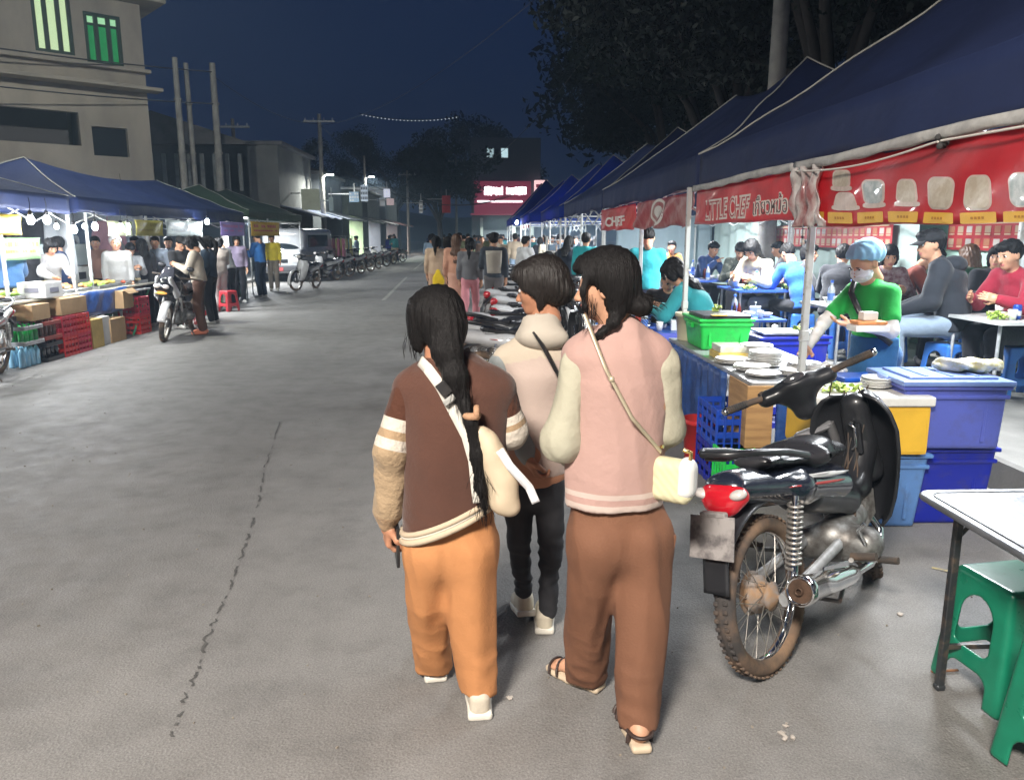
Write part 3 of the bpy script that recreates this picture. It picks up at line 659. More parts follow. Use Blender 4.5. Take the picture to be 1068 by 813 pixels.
# ================================================================ buildings, poles, trees
STUC = mat('dirty_stucco', (.46, .40, .33), .85, col2=(.25, .22, .19), ramp=(.35, .7), vs=.55, bump=.3, bs=14, stretch=(1, 1, .5))
DARKF = mat('dark_frame', (.035, .06, .045), .5); GLD = mat('dark_glass', (.02, .025, .03), .12)
rzB = math.atan2(-.64, -.77); B0 = Vector((-10.35, 26, 0))
bd_ = empty('concrete_house', B0, rzB, 'three storey dirty beige concrete house with two green lit windows', 'building')
_Rb = Matrix.Rotation(-rzB, 3, 'Z')
def FC(u, v):
    d = ray(u, v); n = Vector((.64, -.77, 0)).normalized(); o = Vector((0, 0, CAM_Z)); t = (B0 - o).dot(n) / d.dot(n); q = _Rb @ (o + d * t - B0); return q.x, q.z
def wallgrid(b, x0, x1, z0, z1, holes, y=0, th=.25, mi=0):
    xs = sorted({x0, x1, *[k for h in holes for k in h[:2]]}); zs = sorted({z0, z1, *[k for h in holes for k in h[2:]]})
    for i in range(len(xs) - 1):
        for j in range(len(zs) - 1):
            cx, cz = (xs[i] + xs[i + 1]) / 2, (zs[j] + zs[j + 1]) / 2
            if any(h[0] < cx < h[1] and h[2] < cz < h[3] for h in holes): continue
            b.box((cx, y - th / 2, cz), (xs[i + 1] - xs[i], th, zs[j + 1] - zs[j]), 0, mi=mi)
def rectpx(u0, v0, u1, v1):
    a, c = FC(u0, v0), FC(u1, v1); m1, m2 = FC(u1, v0), FC(u0, v1)
    return (min((a[0] + m2[0]) / 2, (c[0] + m1[0]) / 2), max((a[0] + m2[0]) / 2, (c[0] + m1[0]) / 2), (m2[1] + c[1]) / 2, (a[1] + m1[1]) / 2)
w1 = rectpx(34, -8, 75, 55); w2 = rectpx(89, 15, 127, 68); rec = rectpx(-40, 112, 83, 148); w3 = rectpx(97, 133, 134, 163)
zt = FC(160, 8)[1]
b = B(); wallgrid(b, 0, 16, 0, zt, [w1, w2, rec, w3]); b.box((.13, -4.3, zt / 2), (.26, 8, zt), 0); b.box((8, -8.3, zt / 2), (16, .25, zt), 0); b.box((15.87, -4.2, zt / 2), (.25, 7.9, zt), 0); b.build('wall', STUC, bd_)
b = B(); b.box((7.8, -3.9, zt + .10), (16.8, 9, .16), .02); b.build('roof_slab', STUC, bd_)
b = B()
zl = FC(130, 73)[1]; b.box((2.9, .13, zl), (6.0, .26, .10), .01); zl2 = FC(130, 93)[1]; b.box((2.0, .32, zl2), (4.6, .6, .10), .01)
zl3 = FC(40, 148)[1]; b.box((9.5, .35, zl3), (9, .4, .10), .01); b.build('ledge', STUC, bd_)
def lit_window(w, cols, bars, names, em, transom=None):
    fr = B(); x0, x1, z0, z1 = w; t = .09
    fr.box(((x0 + x1) / 2, -.08, z0 + t / 2), (x1 - x0, .1, t), .005); fr.box(((x0 + x1) / 2, -.08, z1 - t / 2), (x1 - x0, .1, t), .005)
    for k in range(bars + 1): x = x0 + (x1 - x0) * k / bars; fr.box((min(max(x, x0 + t / 2), x1 - t / 2), -.081, (z0 + z1) / 2), (t * 1.3, .09, z1 - z0 - .02), .004)
    if transom: fr.box(((x0 + x1) / 2, -.079, z0 + (z1 - z0) * transom), (x1 - x0, .08, t * .7), .004)
    f = fr.build('window', DARKF, bd_); p = B(); p.box(((x0 + x1) / 2, -.16, (z0 + z1) / 2), (x1 - x0, .02, z1 - z0), 0); p.build('pane', em, f)
    if transom:
        p = B(); p.box(((x0 + x1) / 2, -.145, z0 + (z1 - z0) * (transom + 1) / 2), (x1 - x0, .01, (z1 - z0) * (1 - transom)), 0); p.build('upper_pane', emis('lit_pane_bright', (.25, .85, .30), .55), f)
lit_window(w1, 3, 3, '', emis('lit_pane_yellow', (.55, .82, .30), .62)); lit_window(w2, 3, 3, '', mat('lit_pane_green', (.02, .10, .04), .3, emit=(.015, .33, .09), es=.5, var=.4, vs=3), .78)
b = B(); b.box(((w3[0] + w3[1]) / 2, -.2, (w3[2] + w3[3]) / 2), (w3[1] - w3[0], .02, w3[3] - w3[2]), 0); f = b.build('window', GLD, bd_)
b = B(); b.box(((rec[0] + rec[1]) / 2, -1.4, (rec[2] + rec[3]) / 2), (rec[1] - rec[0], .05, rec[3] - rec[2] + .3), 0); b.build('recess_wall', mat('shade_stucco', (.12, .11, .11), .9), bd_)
# long low building with slatted shutters beyond the green canopy
def box_house(name, x0, x1, y0, y1, h, m, label, roof='flat', wins=(), over=.4, floors=None):
    t = empty(name, ((x0 + x1) / 2, (y0 + y1) / 2, 0), 0, label, 'building'); w, d = x1 - x0, y1 - y0
    b = B(); b.box((0, 0, h / 2), (w, d, h), .02); b.build('wall', m, t)
    b = B()
    if roof == 'flat': b.box((0, 0, h + .12), (w + over * 2, d + over * 2, .22), .02)
    else:
        b.prism([(-w / 2 - over, h - .1), (w / 2 + over, h - .1), (0, h + roof)], -d / 2 - over, d / 2 + over, 'y')
    b.build('roof', mat('tin_roof', (.16, .15, .15), .6, .3, var=.3, vs=2), t)
    for (fx, fy, sx_, sy_, z0, z1, mm) in wins:
        q = B(); q.box((fx, fy, (z0 + z1) / 2), (sx_ + .12, sy_ + .12, z1 - z0 + .12), .01); f = q.build('window', GREYM, t)
        q = B(); q.box((fx + (.04 if sx_ < .1 else 0) * (1 if fx > 0 else -1), fy + (.04 if sy_ < .1 else 0) * (1 if fy > 0 else -1), (z0 + z1) / 2), (sx_ + .02, sy_ + .02, z1 - z0), 0); q.build('pane', mm, f)
    return t
SL = mat('pale_slats', (.30, .31, .30), .7, var=.2)
sh = box_house('shutter_building', -17, -9.6, 34, 50, 5.4, mat('grey_wall', (.17, .17, .16), .8, var=.25, vs=.8), 'long grey building with pale vertical slats on its upper floor', 1.2)
b = B()
for k in range(34): b.box((3.76, -7.8 + k * .47, 4.2), (.08, .16, 1.5), .01); 
for k in range(14): b.box((-3.4 + k * .52, -8.06, 4.2), (.16, .08, 1.5), .01)
b.build('slat', SL, sh)
WG = emis('cold_window', (.55, .8, 1.0), .8)
box_house('apartment_house', -26, -17.5, 30, 44, 6.5, mat('dim_wall', (.20, .19, .18), .8, var=.2, vs=.6), 'dim house behind the poles with two pale blue windows', 1.5,
          wins=((-1.2, -7.02, .7, .06, 3.6, 4.7, WG), (.3, -7.02, .5, .06, 3.6, 4.7, WG), (3.2, -7.02, .9, .06, 3.4, 4.6, WG)))
# far shop house with the pink and white illuminated sign
PK = mat('sign_red', (.35, .03, .06), .5, emit=(.50, .06, .14), es=.30); WT = emis('sign_white', (.95, .95, 1.0), 5); PK2 = emis('sign_pink', (1.0, .62, .62), 1.3)
sg = empty('sign_building', (3.2, 86, 0), 0, 'far shop building with glowing red and white sign above the crowd', 'building')
b = B(); b.box((-.2, 6, 6), (7.6, 9, 12), .02); b.build('upper_wall', mat('night_wall', (.10, .10, .13), .8, var=.2), sg)
b = B(); b.box((-.1, 1.9, 1.8), (5.8, .2, 3.4), 0, mi=0)
for x in (-2.9, .7, 2.7): b.box((x, 1.2, 1.75), (.3, .3, 3.5), 0, mi=1)
b.build('shopfront', [mat('shopfront_lit', (.5, .6, .5), .6, emit=(.62, .85, .58), es=2.4, var=.2), GREYM], sg)
b = B(); b.box((-.6, .9, 5.6), (6.2, .35, 3.6), .04); b.box((-.9, .7, 3.9), (6.4, 1.2, .14), .02); b.build('fascia', PK, sg)
b = B(); rs = random.Random(5)
for (xa, xb) in ((-2.6, -.55), (-.2, 1.9)):
    x = xa
    while x < xb: w = rs.uniform(.16, .30); b.box((x + w / 2, .70, 6.35 + rs.uniform(-.05, .05)), (w, .06, rs.uniform(.7, .95)), .02); x += w + .07
b.box((-.9, .69, 5.25), (4.9, .06, .18), .02); b.build('lettering', WT, sg)
b = B(); b.box((3.6, .75, 6.2), (1.5, .3, 2.6), .05); b.build('side_sign', PK2, sg)
b = B(); b.box((3.5, .56, 6.9), (.9, .05, .35), .02); b.box((3.7, .56, 6.2), (1.0, .05, .25), .02); b.box((3.4, .56, 5.5), (.7, .05, .3), .02); b.build('side_print', PK, sg)
for x, e_ in ((-1.9, .55), (-.35, 1.0)):
    b = B(); b.box((x, 1.46, 10.4), (.9, .1, 1.1), .02); f = b.build('window', GREYM, sg); b = B(); b.box((x, 1.39, 10.4), (.72, .04, .95), 0); b.build('pane', emis('far_pane_%d' % (e_ * 10), (.6, .85, .9), e_), f)
lamp('shop_glow', 'AREA', (0, .2, 3.2), 500, (.85, 1, .85), 5, .5, (R(-35), 0, 0), sg)
# left hand shop row, far
def shop(x0, y0, y1, h, col, glow, label, power=60, awn=(.10, .12, .2), d=4.5):
    t = empty('shop_house', (x0 - d / 2, (y0 + y1) / 2, .12), 0, label, 'building', 'shop houses along the left side'); w = y1 - y0
    m = mat('shop_wall_%02x%02x%02x' % tuple(int(k * 255) for k in col), col, .8, var=.2, vs=1)
    b = B(); b.box((-d / 2 + .1, 0, h / 2), (.2, w, h), 0); b.box((0, -w / 2 + .1, h / 2), (d, .2, h), 0); b.box((0, w / 2 - .1, h / 2), (d, .2, h), 0); b.box((d / 2 - .12, 0, (h + 2.7) / 2), (.2, w - .42, h - 2.7), 0); b.build('wall', m, t)
    b = B(); b.box((0, 0, h + .08), (d + .5, w + .2, .15), .01); b.build('roof', mat('tin_roof', (.16, .15, .15)), t)
    b = B(); b.sheet(lambda u, v: (d / 2 + 1.5 * u, -w / 2 + w * v, 2.75 - .45 * u + .04 * math.sin(v * 20) * u), 6, 24, .03); b.build('awning', cloth(awn), t)
    b = B(); rs = random.Random(int(y0)); cs = [(.5, .15, .3), (.55, .5, .25), (.2, .35, .6), (.6, .6, .6), (.15, .15, .2), (.5, .25, .1), (.2, .5, .45)]
    n = int(w / .32)
    for k in range(n):
        for lev in (0, 1):
            y = -w / 2 + .3 + (w - .6) * k / n; b.box((-d / 2 + .5 + 1.2 * lev, y, 1.75 - .95 * lev), (.5, .24, .75), .03, mi=rs.randint(0, 6), rot=(0, 0, rs.uniform(-.3, .3)))
    b.build('merchandise', [cloth(c) for c in cs], t)
    b = B(); b.cyl((0, -w / 3, 2.6), (0, w / 3, 2.6), .04, n=8); b.build('tube', emis('shop_tube', glow, 12), t)
    lamp('shop_glow', 'AREA', (0, 0, 2.5), power, glow, .4, w * .6, parent=t); return t
shop(-8.4, 34, 40.5, 5.2, (.22, .22, .21), (.85, .95, 1), 'first lit clothes shop past the van', 500, (.12, .14, .22))
shop(-8.2, 41.5, 48, 4.6, (.18, .19, .2), (.7, .9, 1), 'second lit shop with bluish light past the van', 600, (.25, .28, .34))
shop(-8.0, 49, 55, 4.2, (.25, .28, .2), (.85, 1, .8), 'third lit shop with greenish front', 600, (.1, .12, .12))
shop(-7.8, 56, 63, 4.4, (.16, .16, .17), (.9, .95, 1), 'fourth shop with dim front, far left', 350, (.15, .14, .14))
shop(-7.6, 65, 74, 5.2, (.15, .14, .15), (1, .85, .75), 'last shop on the left before the trees', 350, (.3, .12, .12))
# hanging sign boards
def board(u0, v0, u1, v1, Y, col, label, es=0.0, pr=None, name='sign_board'):
    a, c = P(u0, v0, Y), P(u1, v1, Y); t = empty(name, ((a.x + c.x) / 2, Y, c.z), 0, label, 'sign', None); w, h = c.x - a.x, a.z - c.z
    m = mat('board_%02x%02x%02x_%d' % (*[int(k * 255) for k in col], es * 10), col, .6, var=.12, vs=4, emit=col if es else None, es=es)
    b = B(); b.box((0, 0, h / 2), (w, .12, h), .02); b.build('panel', m, t)
    b = B(); b.box((0, .08, h + .0), (.05, .05, .9), 0); b.box((-w / 2 - .5, .08, h * .8), (1.2, .05, .05), 0); b.build('bracket', GREYM, t)
    if pr:
        b = B(); rs = random.Random(int(u0)); n = 3 if h > w else 2
        for r_ in range(n):
            for k in range(4):
                if rs.random() < .85: b.box((-w * .36 + w * .24 * k, -.07, h * (.2 + .6 * r_ / max(1, n - 1))), (w * .16, .03, h * .5 / n), .004)
        b.build('printed_lettering', mat('print_%02x%02x%02x' % tuple(int(k * 255) for k in pr), pr, .5), t)
board(314, 197, 334, 219, 36, (.50, .53, .40), 'pale yellow green square sign board beside the street pole', .12)
board(343, 206, 348, 220, 38, (.35, .42, .42), 'narrow grey sign right of the street pole', .15)
board(364, 200, 375, 211, 42, (.10, .16, .24), 'dark blue rectangular sign over the shops', .1, (.3, .3, .3))
board(376, 193, 384, 210, 44, (.55, .62, .72), 'tall white sign with two dark figures over the shops', .35, (.06, .08, .12))
board(400, 197, 407, 206, 50, (.7, .72, .85), 'upper small glowing white sign, right pair over the shops', .8)
board(403, 207, 411, 214, 51, (.65, .5, .5), 'lower small pinkish sign, right pair over the shops', .5)
board(437, 209, 441, 222, 55, (.6, .6, .6), 'small upright white sign near the far pole', .3, (.2, .2, .2))
board(461, 204, 470, 222, 60, (.35, .02, .03), 'dark red hanging sign above the walking group', .1)
# ---------------------------------------------------------------- poles and lamps
PCON = mat('pole_concrete', (.33, .31, .28), .85, col2=(.20, .19, .18), ramp=(.4, .7), vs=3, bump=.3, bs=30)
def pole(x, y, h, label, r=.16, arms=1, lampside=None, name='utility_pole', power=0, tilt=(0, 0, 0)):
    t = empty(name, (x, y, 0), 0, label, 'pole', 'utility poles'); b = B(); b.cyl((0, 0, 0), (.0, 0, h), r, r * .62, 14)
    for z in (h * .35, h * .6, h * .82): b.cyl((0, 0, z), (0, 0, z + .05), r * .98, r * .97, 14)
    b.build('shaft', PCON, t)
    for k in range(arms):
        b = B(); z = h - .35 - k * .6; b.box((0, -.12, z), (1.5, .08, .09), .008)
        for xx in (-.65, -.25, .25, .65): b.lathe([(.02, 0), (.035, .03), (.02, .06), (.03, .1), (.005, .12)], 8, 1, Matrix.Translation((xx, -.12, z + .045)))
        b.build('crossarm', [GREYM, WHITEP], t)
    if lampside:
        b = B(); lx, lz = lampside; b.tube([(0, 0, lz - .3), (lx * .5, 0, lz), (lx, 0, lz + .05)], .03, 8); b.box((lx * 1.25, 0, lz + .03), (.45, .2, .09), .02); b.build('lamp_head', GREYM, t)
        b = B(); b.box((lx * 1.25, 0, lz - .03), (.34, .15, .03), .005); b.build('lamp_lens', emis('street_led', (.92, 1, .92), 60), t)
        if power: lamp('lamp_glow', 'AREA', (lx * 1.25, 0, lz - .08), power, (.97, 1, .92), .3, rot=tilt, parent=t)
    return t
pole(P(813, 40, 13.6).x, 13.6, 9.5, 'thick pale concrete pole rising behind the second right tent', .17, 1)
pole(P(186, 110, 26).x, 26, P(182, 60, 26).z, 'leftmost of the three tall poles beside the concrete house', .13, 0)
pole(P(197, 110, 27).x, 27, P(191, 66, 27).z, 'second of the paired poles beside the concrete house', .12, 0)
pole(P(225, 120, 27.5).x, 27.5, P(219, 66, 27.5).z, 'tallest thick pole right of the paired poles', .15, 0)
pole(P(244, 150, 36).x, 36, P(243, 124, 36).z, 'thin pole between the house and the green canopy', .12, 1)
pole(P(335, 170, 39.5).x, 39.5, P(333, 119, 39.5).z, 'dark pole carrying the bright street lamp', .14, 1, (.3, P(341, 182, 39.5).z), power=130)
pole(P(425, 200, 69).x, 69, P(423, 178, 69).z, 'far thin pole at the end of the left shops', .15, 1)
pole(P(381, 200, 60).x, 60, 7.4, 'far pole with a small lamp above the shops', .13, 0, (.4, P(385, 184, 60).z), power=300)
pole(-8.1, 13.1, 9.0, 'pale pole at the left edge between the tents', .10, 0, (.7, 8.6), power=330, tilt=(R(34), 0, R(0)))  # lamp on this pole is added, out of view, to light house and road
pole(-2.2, 78, 9, 'slim far pole behind the walking group', .14, 1)
# unseen lamp added behind the camera to light the near road and the walkers' backs
pole(-3.4, -3.4, 6.2, 'unseen lamp pole added behind the camera for its light', .13, 0, (1.0, 5.9), name='added_fill_lamp')
WIRE = mat('cable', (.05, .05, .055), .6)
def wire(p, q, sag, label, r=.012, n=24):
    b = B(); p, q = Vector(p), Vector(q); b.tube([p.lerp(q, k / n) - Vector((0, 0, sag * 4 * (k / n) * (1 - k / n))) for k in range(n + 1)], r, 5); tag(b.build('cable', WIRE), label, 'cable', 'overhead cables')
pA, pB, pC, pD = P(225, 120, 27.5).x, P(335, 170, 39.5).x, P(425, 200, 69).x, P(813, 40, 13.6).x
wire((pA, 27.4, 6.8), (pB, 39.4, 6.9), .4, 'cable from the tall left pole to the lamp pole'); wire((pB, 39.4, 6.9), (pC, 69, 6.6), .8, 'cable from the lamp pole to the far thin pole')
wire((-22, 12, 7.1), (pA, 27.4, 6.9), .5, 'upper cable across the front of the concrete house', .02); wire((-22, 11.5, 6.1), (pA, 27.4, 5.9), .5, 'lower cable across the front of the concrete house', .02)
wire((pB, 39.4, 6.8), (pD, 13.5, 9.0), 1.2, 'cable crossing the street towards the right concrete pole', .009); wire((pD, 13.5, 9.1), (-2.2, 78, 8.6), 2.5, 'long cable running down the street from the right pole', .012)
wire((pC, 69, 6.5), (-2.2, 78, 8.4), .5, 'short far cable between the two far poles', .02)
wire((pC, 69, 5.4), (3, 62, 5.0), 1.1, 'low drooping cable over the crowd', .03); wire((-8.1, 49, 5.4), (2.6, 60, 4.6), 1.3, 'second drooping cable over the crowd', .03)
a, c = P(374, 118, 40), P(480, 121, 40)
ls = empty('light_string', a, 0, 'string of small dim lights high over the street', 'light string')
b = B(); b.tube([(Vector((c.x - a.x, 0, c.z - a.z)) * k / 24) - Vector((0, 0, .25 * 4 * (k / 24) * (1 - k / 24))) for k in range(25)], .012, 5); b.build('wire', WIRE, ls)
b = B()
for k in range(1, 27): p = Vector((c.x - a.x, 0, c.z - a.z)) * k / 27 - Vector((0, 0, .25 * 4 * (k / 27) * (1 - k / 27) + .04)); b.ball(tuple(p), .035, 6)
b.build('mini_bulb', emis('fairy', (.7, .8, .9), .45), ls)
# ---------------------------------------------------------------- trees
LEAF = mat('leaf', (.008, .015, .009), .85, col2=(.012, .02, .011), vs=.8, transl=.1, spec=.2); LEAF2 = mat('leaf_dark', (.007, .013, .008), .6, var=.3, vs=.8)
BARK = mat('bark', (.035, .028, .024), .9, var=.3, vs=6, bump=.6, bs=20)
def tree_mesh(seed, h, cr, nleaf, ls, lift=.35):
    rs = random.Random(seed); tb = B(); tips = []
    th = h * lift; tb.tube([(0, 0, 0), (.1, .05, th * .5), (.0, .1, th)], [h * .035, h * .028, h * .022], 10)
    for k in range(9):
        a = k * 2.4 + rs.random(); r_ = cr * rs.uniform(.45, .85); z = h * rs.uniform(.55, .93)
        p = Vector((r_ * math.cos(a), r_ * math.sin(a), z)); m = Vector((p.x * .35, p.y * .35, th + (z - th) * .55)); tb.tube([(0, .1, th * .95), m, p], [h * .015, h * .009, h * .003], 6); tips += [p, (m + p) / 2]
        for j in range(3):
            q = p + Vector((rs.gauss(0, 1), rs.gauss(0, 1), rs.gauss(0, .6))) * cr * .17; tb.tube([(m + p) / 2, q], [h * .005, h * .0015], 5); tips.append(q)
    N = nleaf; cl = [(Vector(t), cr * rs.uniform(.14, .34)) for t in tips for _ in range(2)]
    cl = [(c + Vector((rs.gauss(0, 1), rs.gauss(0, 1), rs.gauss(0, .7))) * cr * .09, r_) for c, r_ in cl]
    ci = np.random.RandomState(seed); idx = ci.randint(0, len(cl), N); cc = np.array([list(c) for c, _ in cl])[idx]; rr = np.array([r_ for _, r_ in cl])[idx]
    d = ci.normal(size=(N, 3)); d /= np.linalg.norm(d, axis=1, keepdims=True); d *= (ci.rand(N) ** .45)[:, None]; d[:, 2] *= .65; c = cc + d * rr[:, None]
    u = ci.normal(size=(N, 3)); u /= np.linalg.norm(u, axis=1, keepdims=True); w = np.cross(u, ci.normal(size=(N, 3))); w /= np.linalg.norm(w, axis=1, keepdims=True); s = ls * ci.uniform(.6, 1.4, N)[:, None]
    V = np.stack([c - u * s, c + w * s * .45, c + u * s, c - w * s * .45], 1).reshape(-1, 3); lb = B(); lb.v = list(map(tuple, V)); lb.f = np.arange(4 * N).reshape(-1, 4).tolist(); lb.m = [0] * N; lb.s = [False] * N
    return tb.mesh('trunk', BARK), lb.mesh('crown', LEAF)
TM = [tree_mesh(1, 11, 5.0, 30000, .095), tree_mesh(2, 9.5, 4.2, 22000, .10), tree_mesh(3, 8, 3.6, 9000, .14, .3)]
def tree(k, x, y, sc, rz, label, z=0):
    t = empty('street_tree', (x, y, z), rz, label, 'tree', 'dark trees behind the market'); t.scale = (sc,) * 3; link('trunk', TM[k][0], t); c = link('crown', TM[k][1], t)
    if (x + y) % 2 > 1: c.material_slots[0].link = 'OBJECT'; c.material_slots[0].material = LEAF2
for k, x, y, sc, rz, lb in ((0, 9.5, 12.5, 1.15, 0, 'big dark tree overhanging the nearest right tent'), (1, 8.6, 19, 1.25, 1, 'dark tree just right of the thick concrete pole'), (0, 8.3, 25, 1.12, 2.2, 'tall dark tree left of the thick concrete pole'),
        (1, 9, 31, 1.4, 3, 'dark tree behind the bright blue tents'), (0, 10.0, 42, 1.2, 4, 'large dark tree right of the pink sign'), (2, 12, 55, 2.0, 5, 'distant dark tree right of the sign building'), (0, 14, 22, 1.4, .7, 'tall dark tree at the top right behind the near tents'),
        (2, -3.6, 72, 1.2, 0, 'small lit tree left of the sign building'), (0, -9, 88, 1.15, 1.2, 'dark tree at the end of the street'), (1, -17, 86, 1.15, 2, 'dark tree above the far left shops'),
        (2, -.2, 100, 1.9, 5.5, 'dark crown left of the sign building windows')):
    tree(k, x, y, sc, rz, lb)
b = B()                                             # hill line far beyond
b.sheet(lambda u, v: (-260 + 520 * u, 220 + 60 * v, -1 + (22 + 9 * math.sin(u * 9) + 5 * math.sin(u * 23)) * math.sin(v * math.pi / 2)), 60, 6)
tag(b.build('hills', mat('hill', (.03, .035, .03), .95, var=.3, vs=.05)), kind='structure')
# ---------------------------------------------------------------- near fill lamp, added unseen with its pole behind the camera
lamp('added_fill_glow', 'AREA', (-2.15, -3.4, 5.82), 840, (1.0, .92, .83), 1.5)
# ================================================================ people
def head_mesh(h=.006):
    s = SD(h)
    s.ell((0, -.012, .028), (.073, .092, .086)); s.ell((0, .022, -.028), (.057, .066, .080), k=.03); s.ell((0, .052, -.083), (.030, .030, .022), k=.03)
    s.ell((-.038, .04, -.02), (.022, .03, .03), k=.02); s.ell((.038, .04, -.02), (.022, .03, .03), k=.02)
    s.ell((-.031, .089, .010), (.017, .014, .012), k=.012, sub=True); s.ell((.031, .089, .010), (.017, .014, .012), k=.012, sub=True)
    s.cone((0, .083, .006), (0, .103, -.026), .008, .012, k=.012); s.ell((-.011, .093, -.031), (.008, .009, .007), k=.006); s.ell((.011, .093, -.031), (.008, .009, .007), k=.006)
    s.ell((0, .083, -.052), (.023, .012, .006), k=.006); s.ell((0, .081, -.062), (.020, .012, .007), k=.006)
    s.cone((0, -.01, -.05), (0, -.02, -.14), .050, .048, k=.03)
    for sg_ in (-1, 1):
        s.ell((sg_ * .074, -.004, -.008), (.010, .020, .031), k=.010); s.ell((sg_ * .082, .002, -.008), (.006, .010, .018), k=.004, sub=True)
    return s.run()
HV, HF = head_mesh()
HV_lo, HF_lo = head_mesh(.0105)
def head_add(b, M, hi=True):
    V, Fc = (HV, HF) if hi else (HV_lo, HF_lo); F_ = np.array(Fc); c = V[F_].mean(1)
    lip = (c[:, 1] > .083) & (np.abs(c[:, 0]) < .023) & (c[:, 2] < -.047) & (c[:, 2] > -.068)
    b.raw(V, F_[~lip].tolist(), 0, True, M); 
    if lip.any(): b.raw(V, F_[lip].tolist(), 1, True, M)
    for x in (-.031, .031):
        b.ball((x, .0765, .009), (.0125, .011, .0085), 10, 2, None) if False else b.raw(*ballgeo((x * .97, .0735, .009), (.0120, .0105, .0085)), 3, True, M)
        b.raw(*ballgeo((x * .97, .0825, .009), (.0062, .0030, .0062)), 2, True, M)
        b.raw(*ballgeo((x * 1.02, .0865, .0175), (.0135, .004, .0022)), 2, True, M)
        b.raw(*ballgeo((x * 1.03, .0905, .030), (.0165, .004, .0028)), 2, True, M)
def ballgeo(c, r, n=10):
    q = B(); q.ball(c, r, n); return q.v, q.f
def hand_mesh(curl=.5, side=1, h=.0042, spread=1.0, thumb=.5):
    """wrist at origin, fingers towards -z, palm facing -x*side is inwards; curl towards +y"""
    s = SD(h); s.box((0, .002, -.045), (.037, .012, .042), .012, k=.01); s.cone((0, 0, .03), (0, 0, -.02), .026, .026, k=.02)
    for i, (x, L, r) in enumerate(((-.028, .064, .0085), (-.0095, .073, .009), (.0095, .068, .0088), (.027, .052, .0078))):
        a = np.array([x, .002, -.080 + abs(x) * .15]); d = 0; p = a
        for j, f in enumerate((.46, .30, .24)):
            d += curl * (1.0 + .1 * i); q = p + L * f * np.array([x * spread * 1.5, math.sin(d), -math.cos(d)]); s.cone(p, q, r * (1 - .1 * j), r * (.92 - .1 * j), k=.006); p = q
    p = np.array([-.030, .006, -.018]); q = p + np.array([-.022, .018, -.026]); r_ = q + np.array([-.006 + .012 * thumb, .016, -.028]); s.cone(p, q, .013, .011, k=.012); s.cone(q, r_, .0105, .0085, k=.008)
    V, F_ = s.run()
    if side < 0: V = V * np.array([-1, 1, 1]); F_ = [f[::-1] for f in F_]
    return V, F_
HANDS = {(c, s): hand_mesh(c, s) for c in (.25, .75) for s in (1, -1)}
def frame_from(zdir, ydir):
    z = Vector(zdir).normalized(); y = Vector(ydir); y = (y - z * y.dot(z)); y = y.normalized() if y.length > 1e-6 else z.orthogonal().normalized(); x = y.cross(z); return Matrix((x, y, z)).transposed()
def hand_add(b, el, wr, palm, side, curl=.25, sc=1.0):
    el, wr = Vector(el), Vector(wr); M = Matrix.Translation(wr) @ frame_from(el - wr, palm).to_4x4() @ Matrix.Scale(sc, 4); V, Fc = HANDS[(curl, side)]; b.raw(V, Fc, 0, True, M)
def head_M(J):
    f = Vector(J['face']).normalized(); up = Vector(J.get('hup', (0, 0, 1))); y = f; z = (up - y * up.dot(y)).normalized(); x = y.cross(z)
    return Matrix.Translation(J['head']) @ Matrix((x, y, z)).transposed().to_4x4() @ Matrix.Scale(J.get('hs', 1.0), 4)
def hair_geo(style, h=.009):
    s = SD(h); 
    if style in ('short', 'crop'):
        s.ell((0, -.018, .040), (.081, .099, .086)); s.ell((0, -.055, .0), (.068, .052, .062), k=.03); s.ell((.012, .050, .082), (.058, .046, .032), k=.03)
        s.box((.0, .105, -.045), (.12, .072, .085), .04, k=.02, sub=True); s.ell((0, .02, -.04), (.12, .035, .045), k=.02, sub=True); s.cut((0, 0, -.055), (0, .4, -1))
    else:
        s.ell((0, -.018, .036), (.085, .104, .094)); s.ell((0, -.05, -.02), (.076, .062, .085), k=.03)
        s.ell((-.062, .02, -.01), (.026, .045, .080), k=.02); s.ell((.062, .02, -.01), (.026, .045, .080), k=.02); s.ell((0, .05, .072), (.060, .045, .036), k=.03)
        s.box((0, .115, -.05), (.052, .075, .085), .03, k=.02, sub=True)
        if style == 'long': s.econe((0, -.055, -.03), (0, -.075, -.22), (.078, .04), (.085, .035), k=.04); s.econe((0, -.075, -.22), (0, -.085, -.38), (.085, .035), (.055, .022), k=.04)
        if style == 'pony': s.ell((0, -.115, .045), (.03, .03, .03), k=.01); s.chain([(0, -.12, .045), (0, -.165, -.02), (0, -.15, -.14), (0, -.13, -.27)], [.028, .036, .032, .010], .02)
        if style == 'bun': s.ell((0, -.105, .075), (.042, .040, .040), k=.008)
        if style == 'topknot': s.ell((0, -.05, .145), (.035, .035, .030), k=.008)
    V, F_ = s.run(disp=lambda p: .003 * np.sin(np.arctan2(p[:, 0], -p[:, 1] + .02) * 26 + p[:, 2] * 12) + .0035 * np.sin(p[:, 0] * 150 + 2 * np.sin(p[:, 1] * 60)) * np.sin(p[:, 2] * 90 + p[:, 1] * 50)); return V, F_
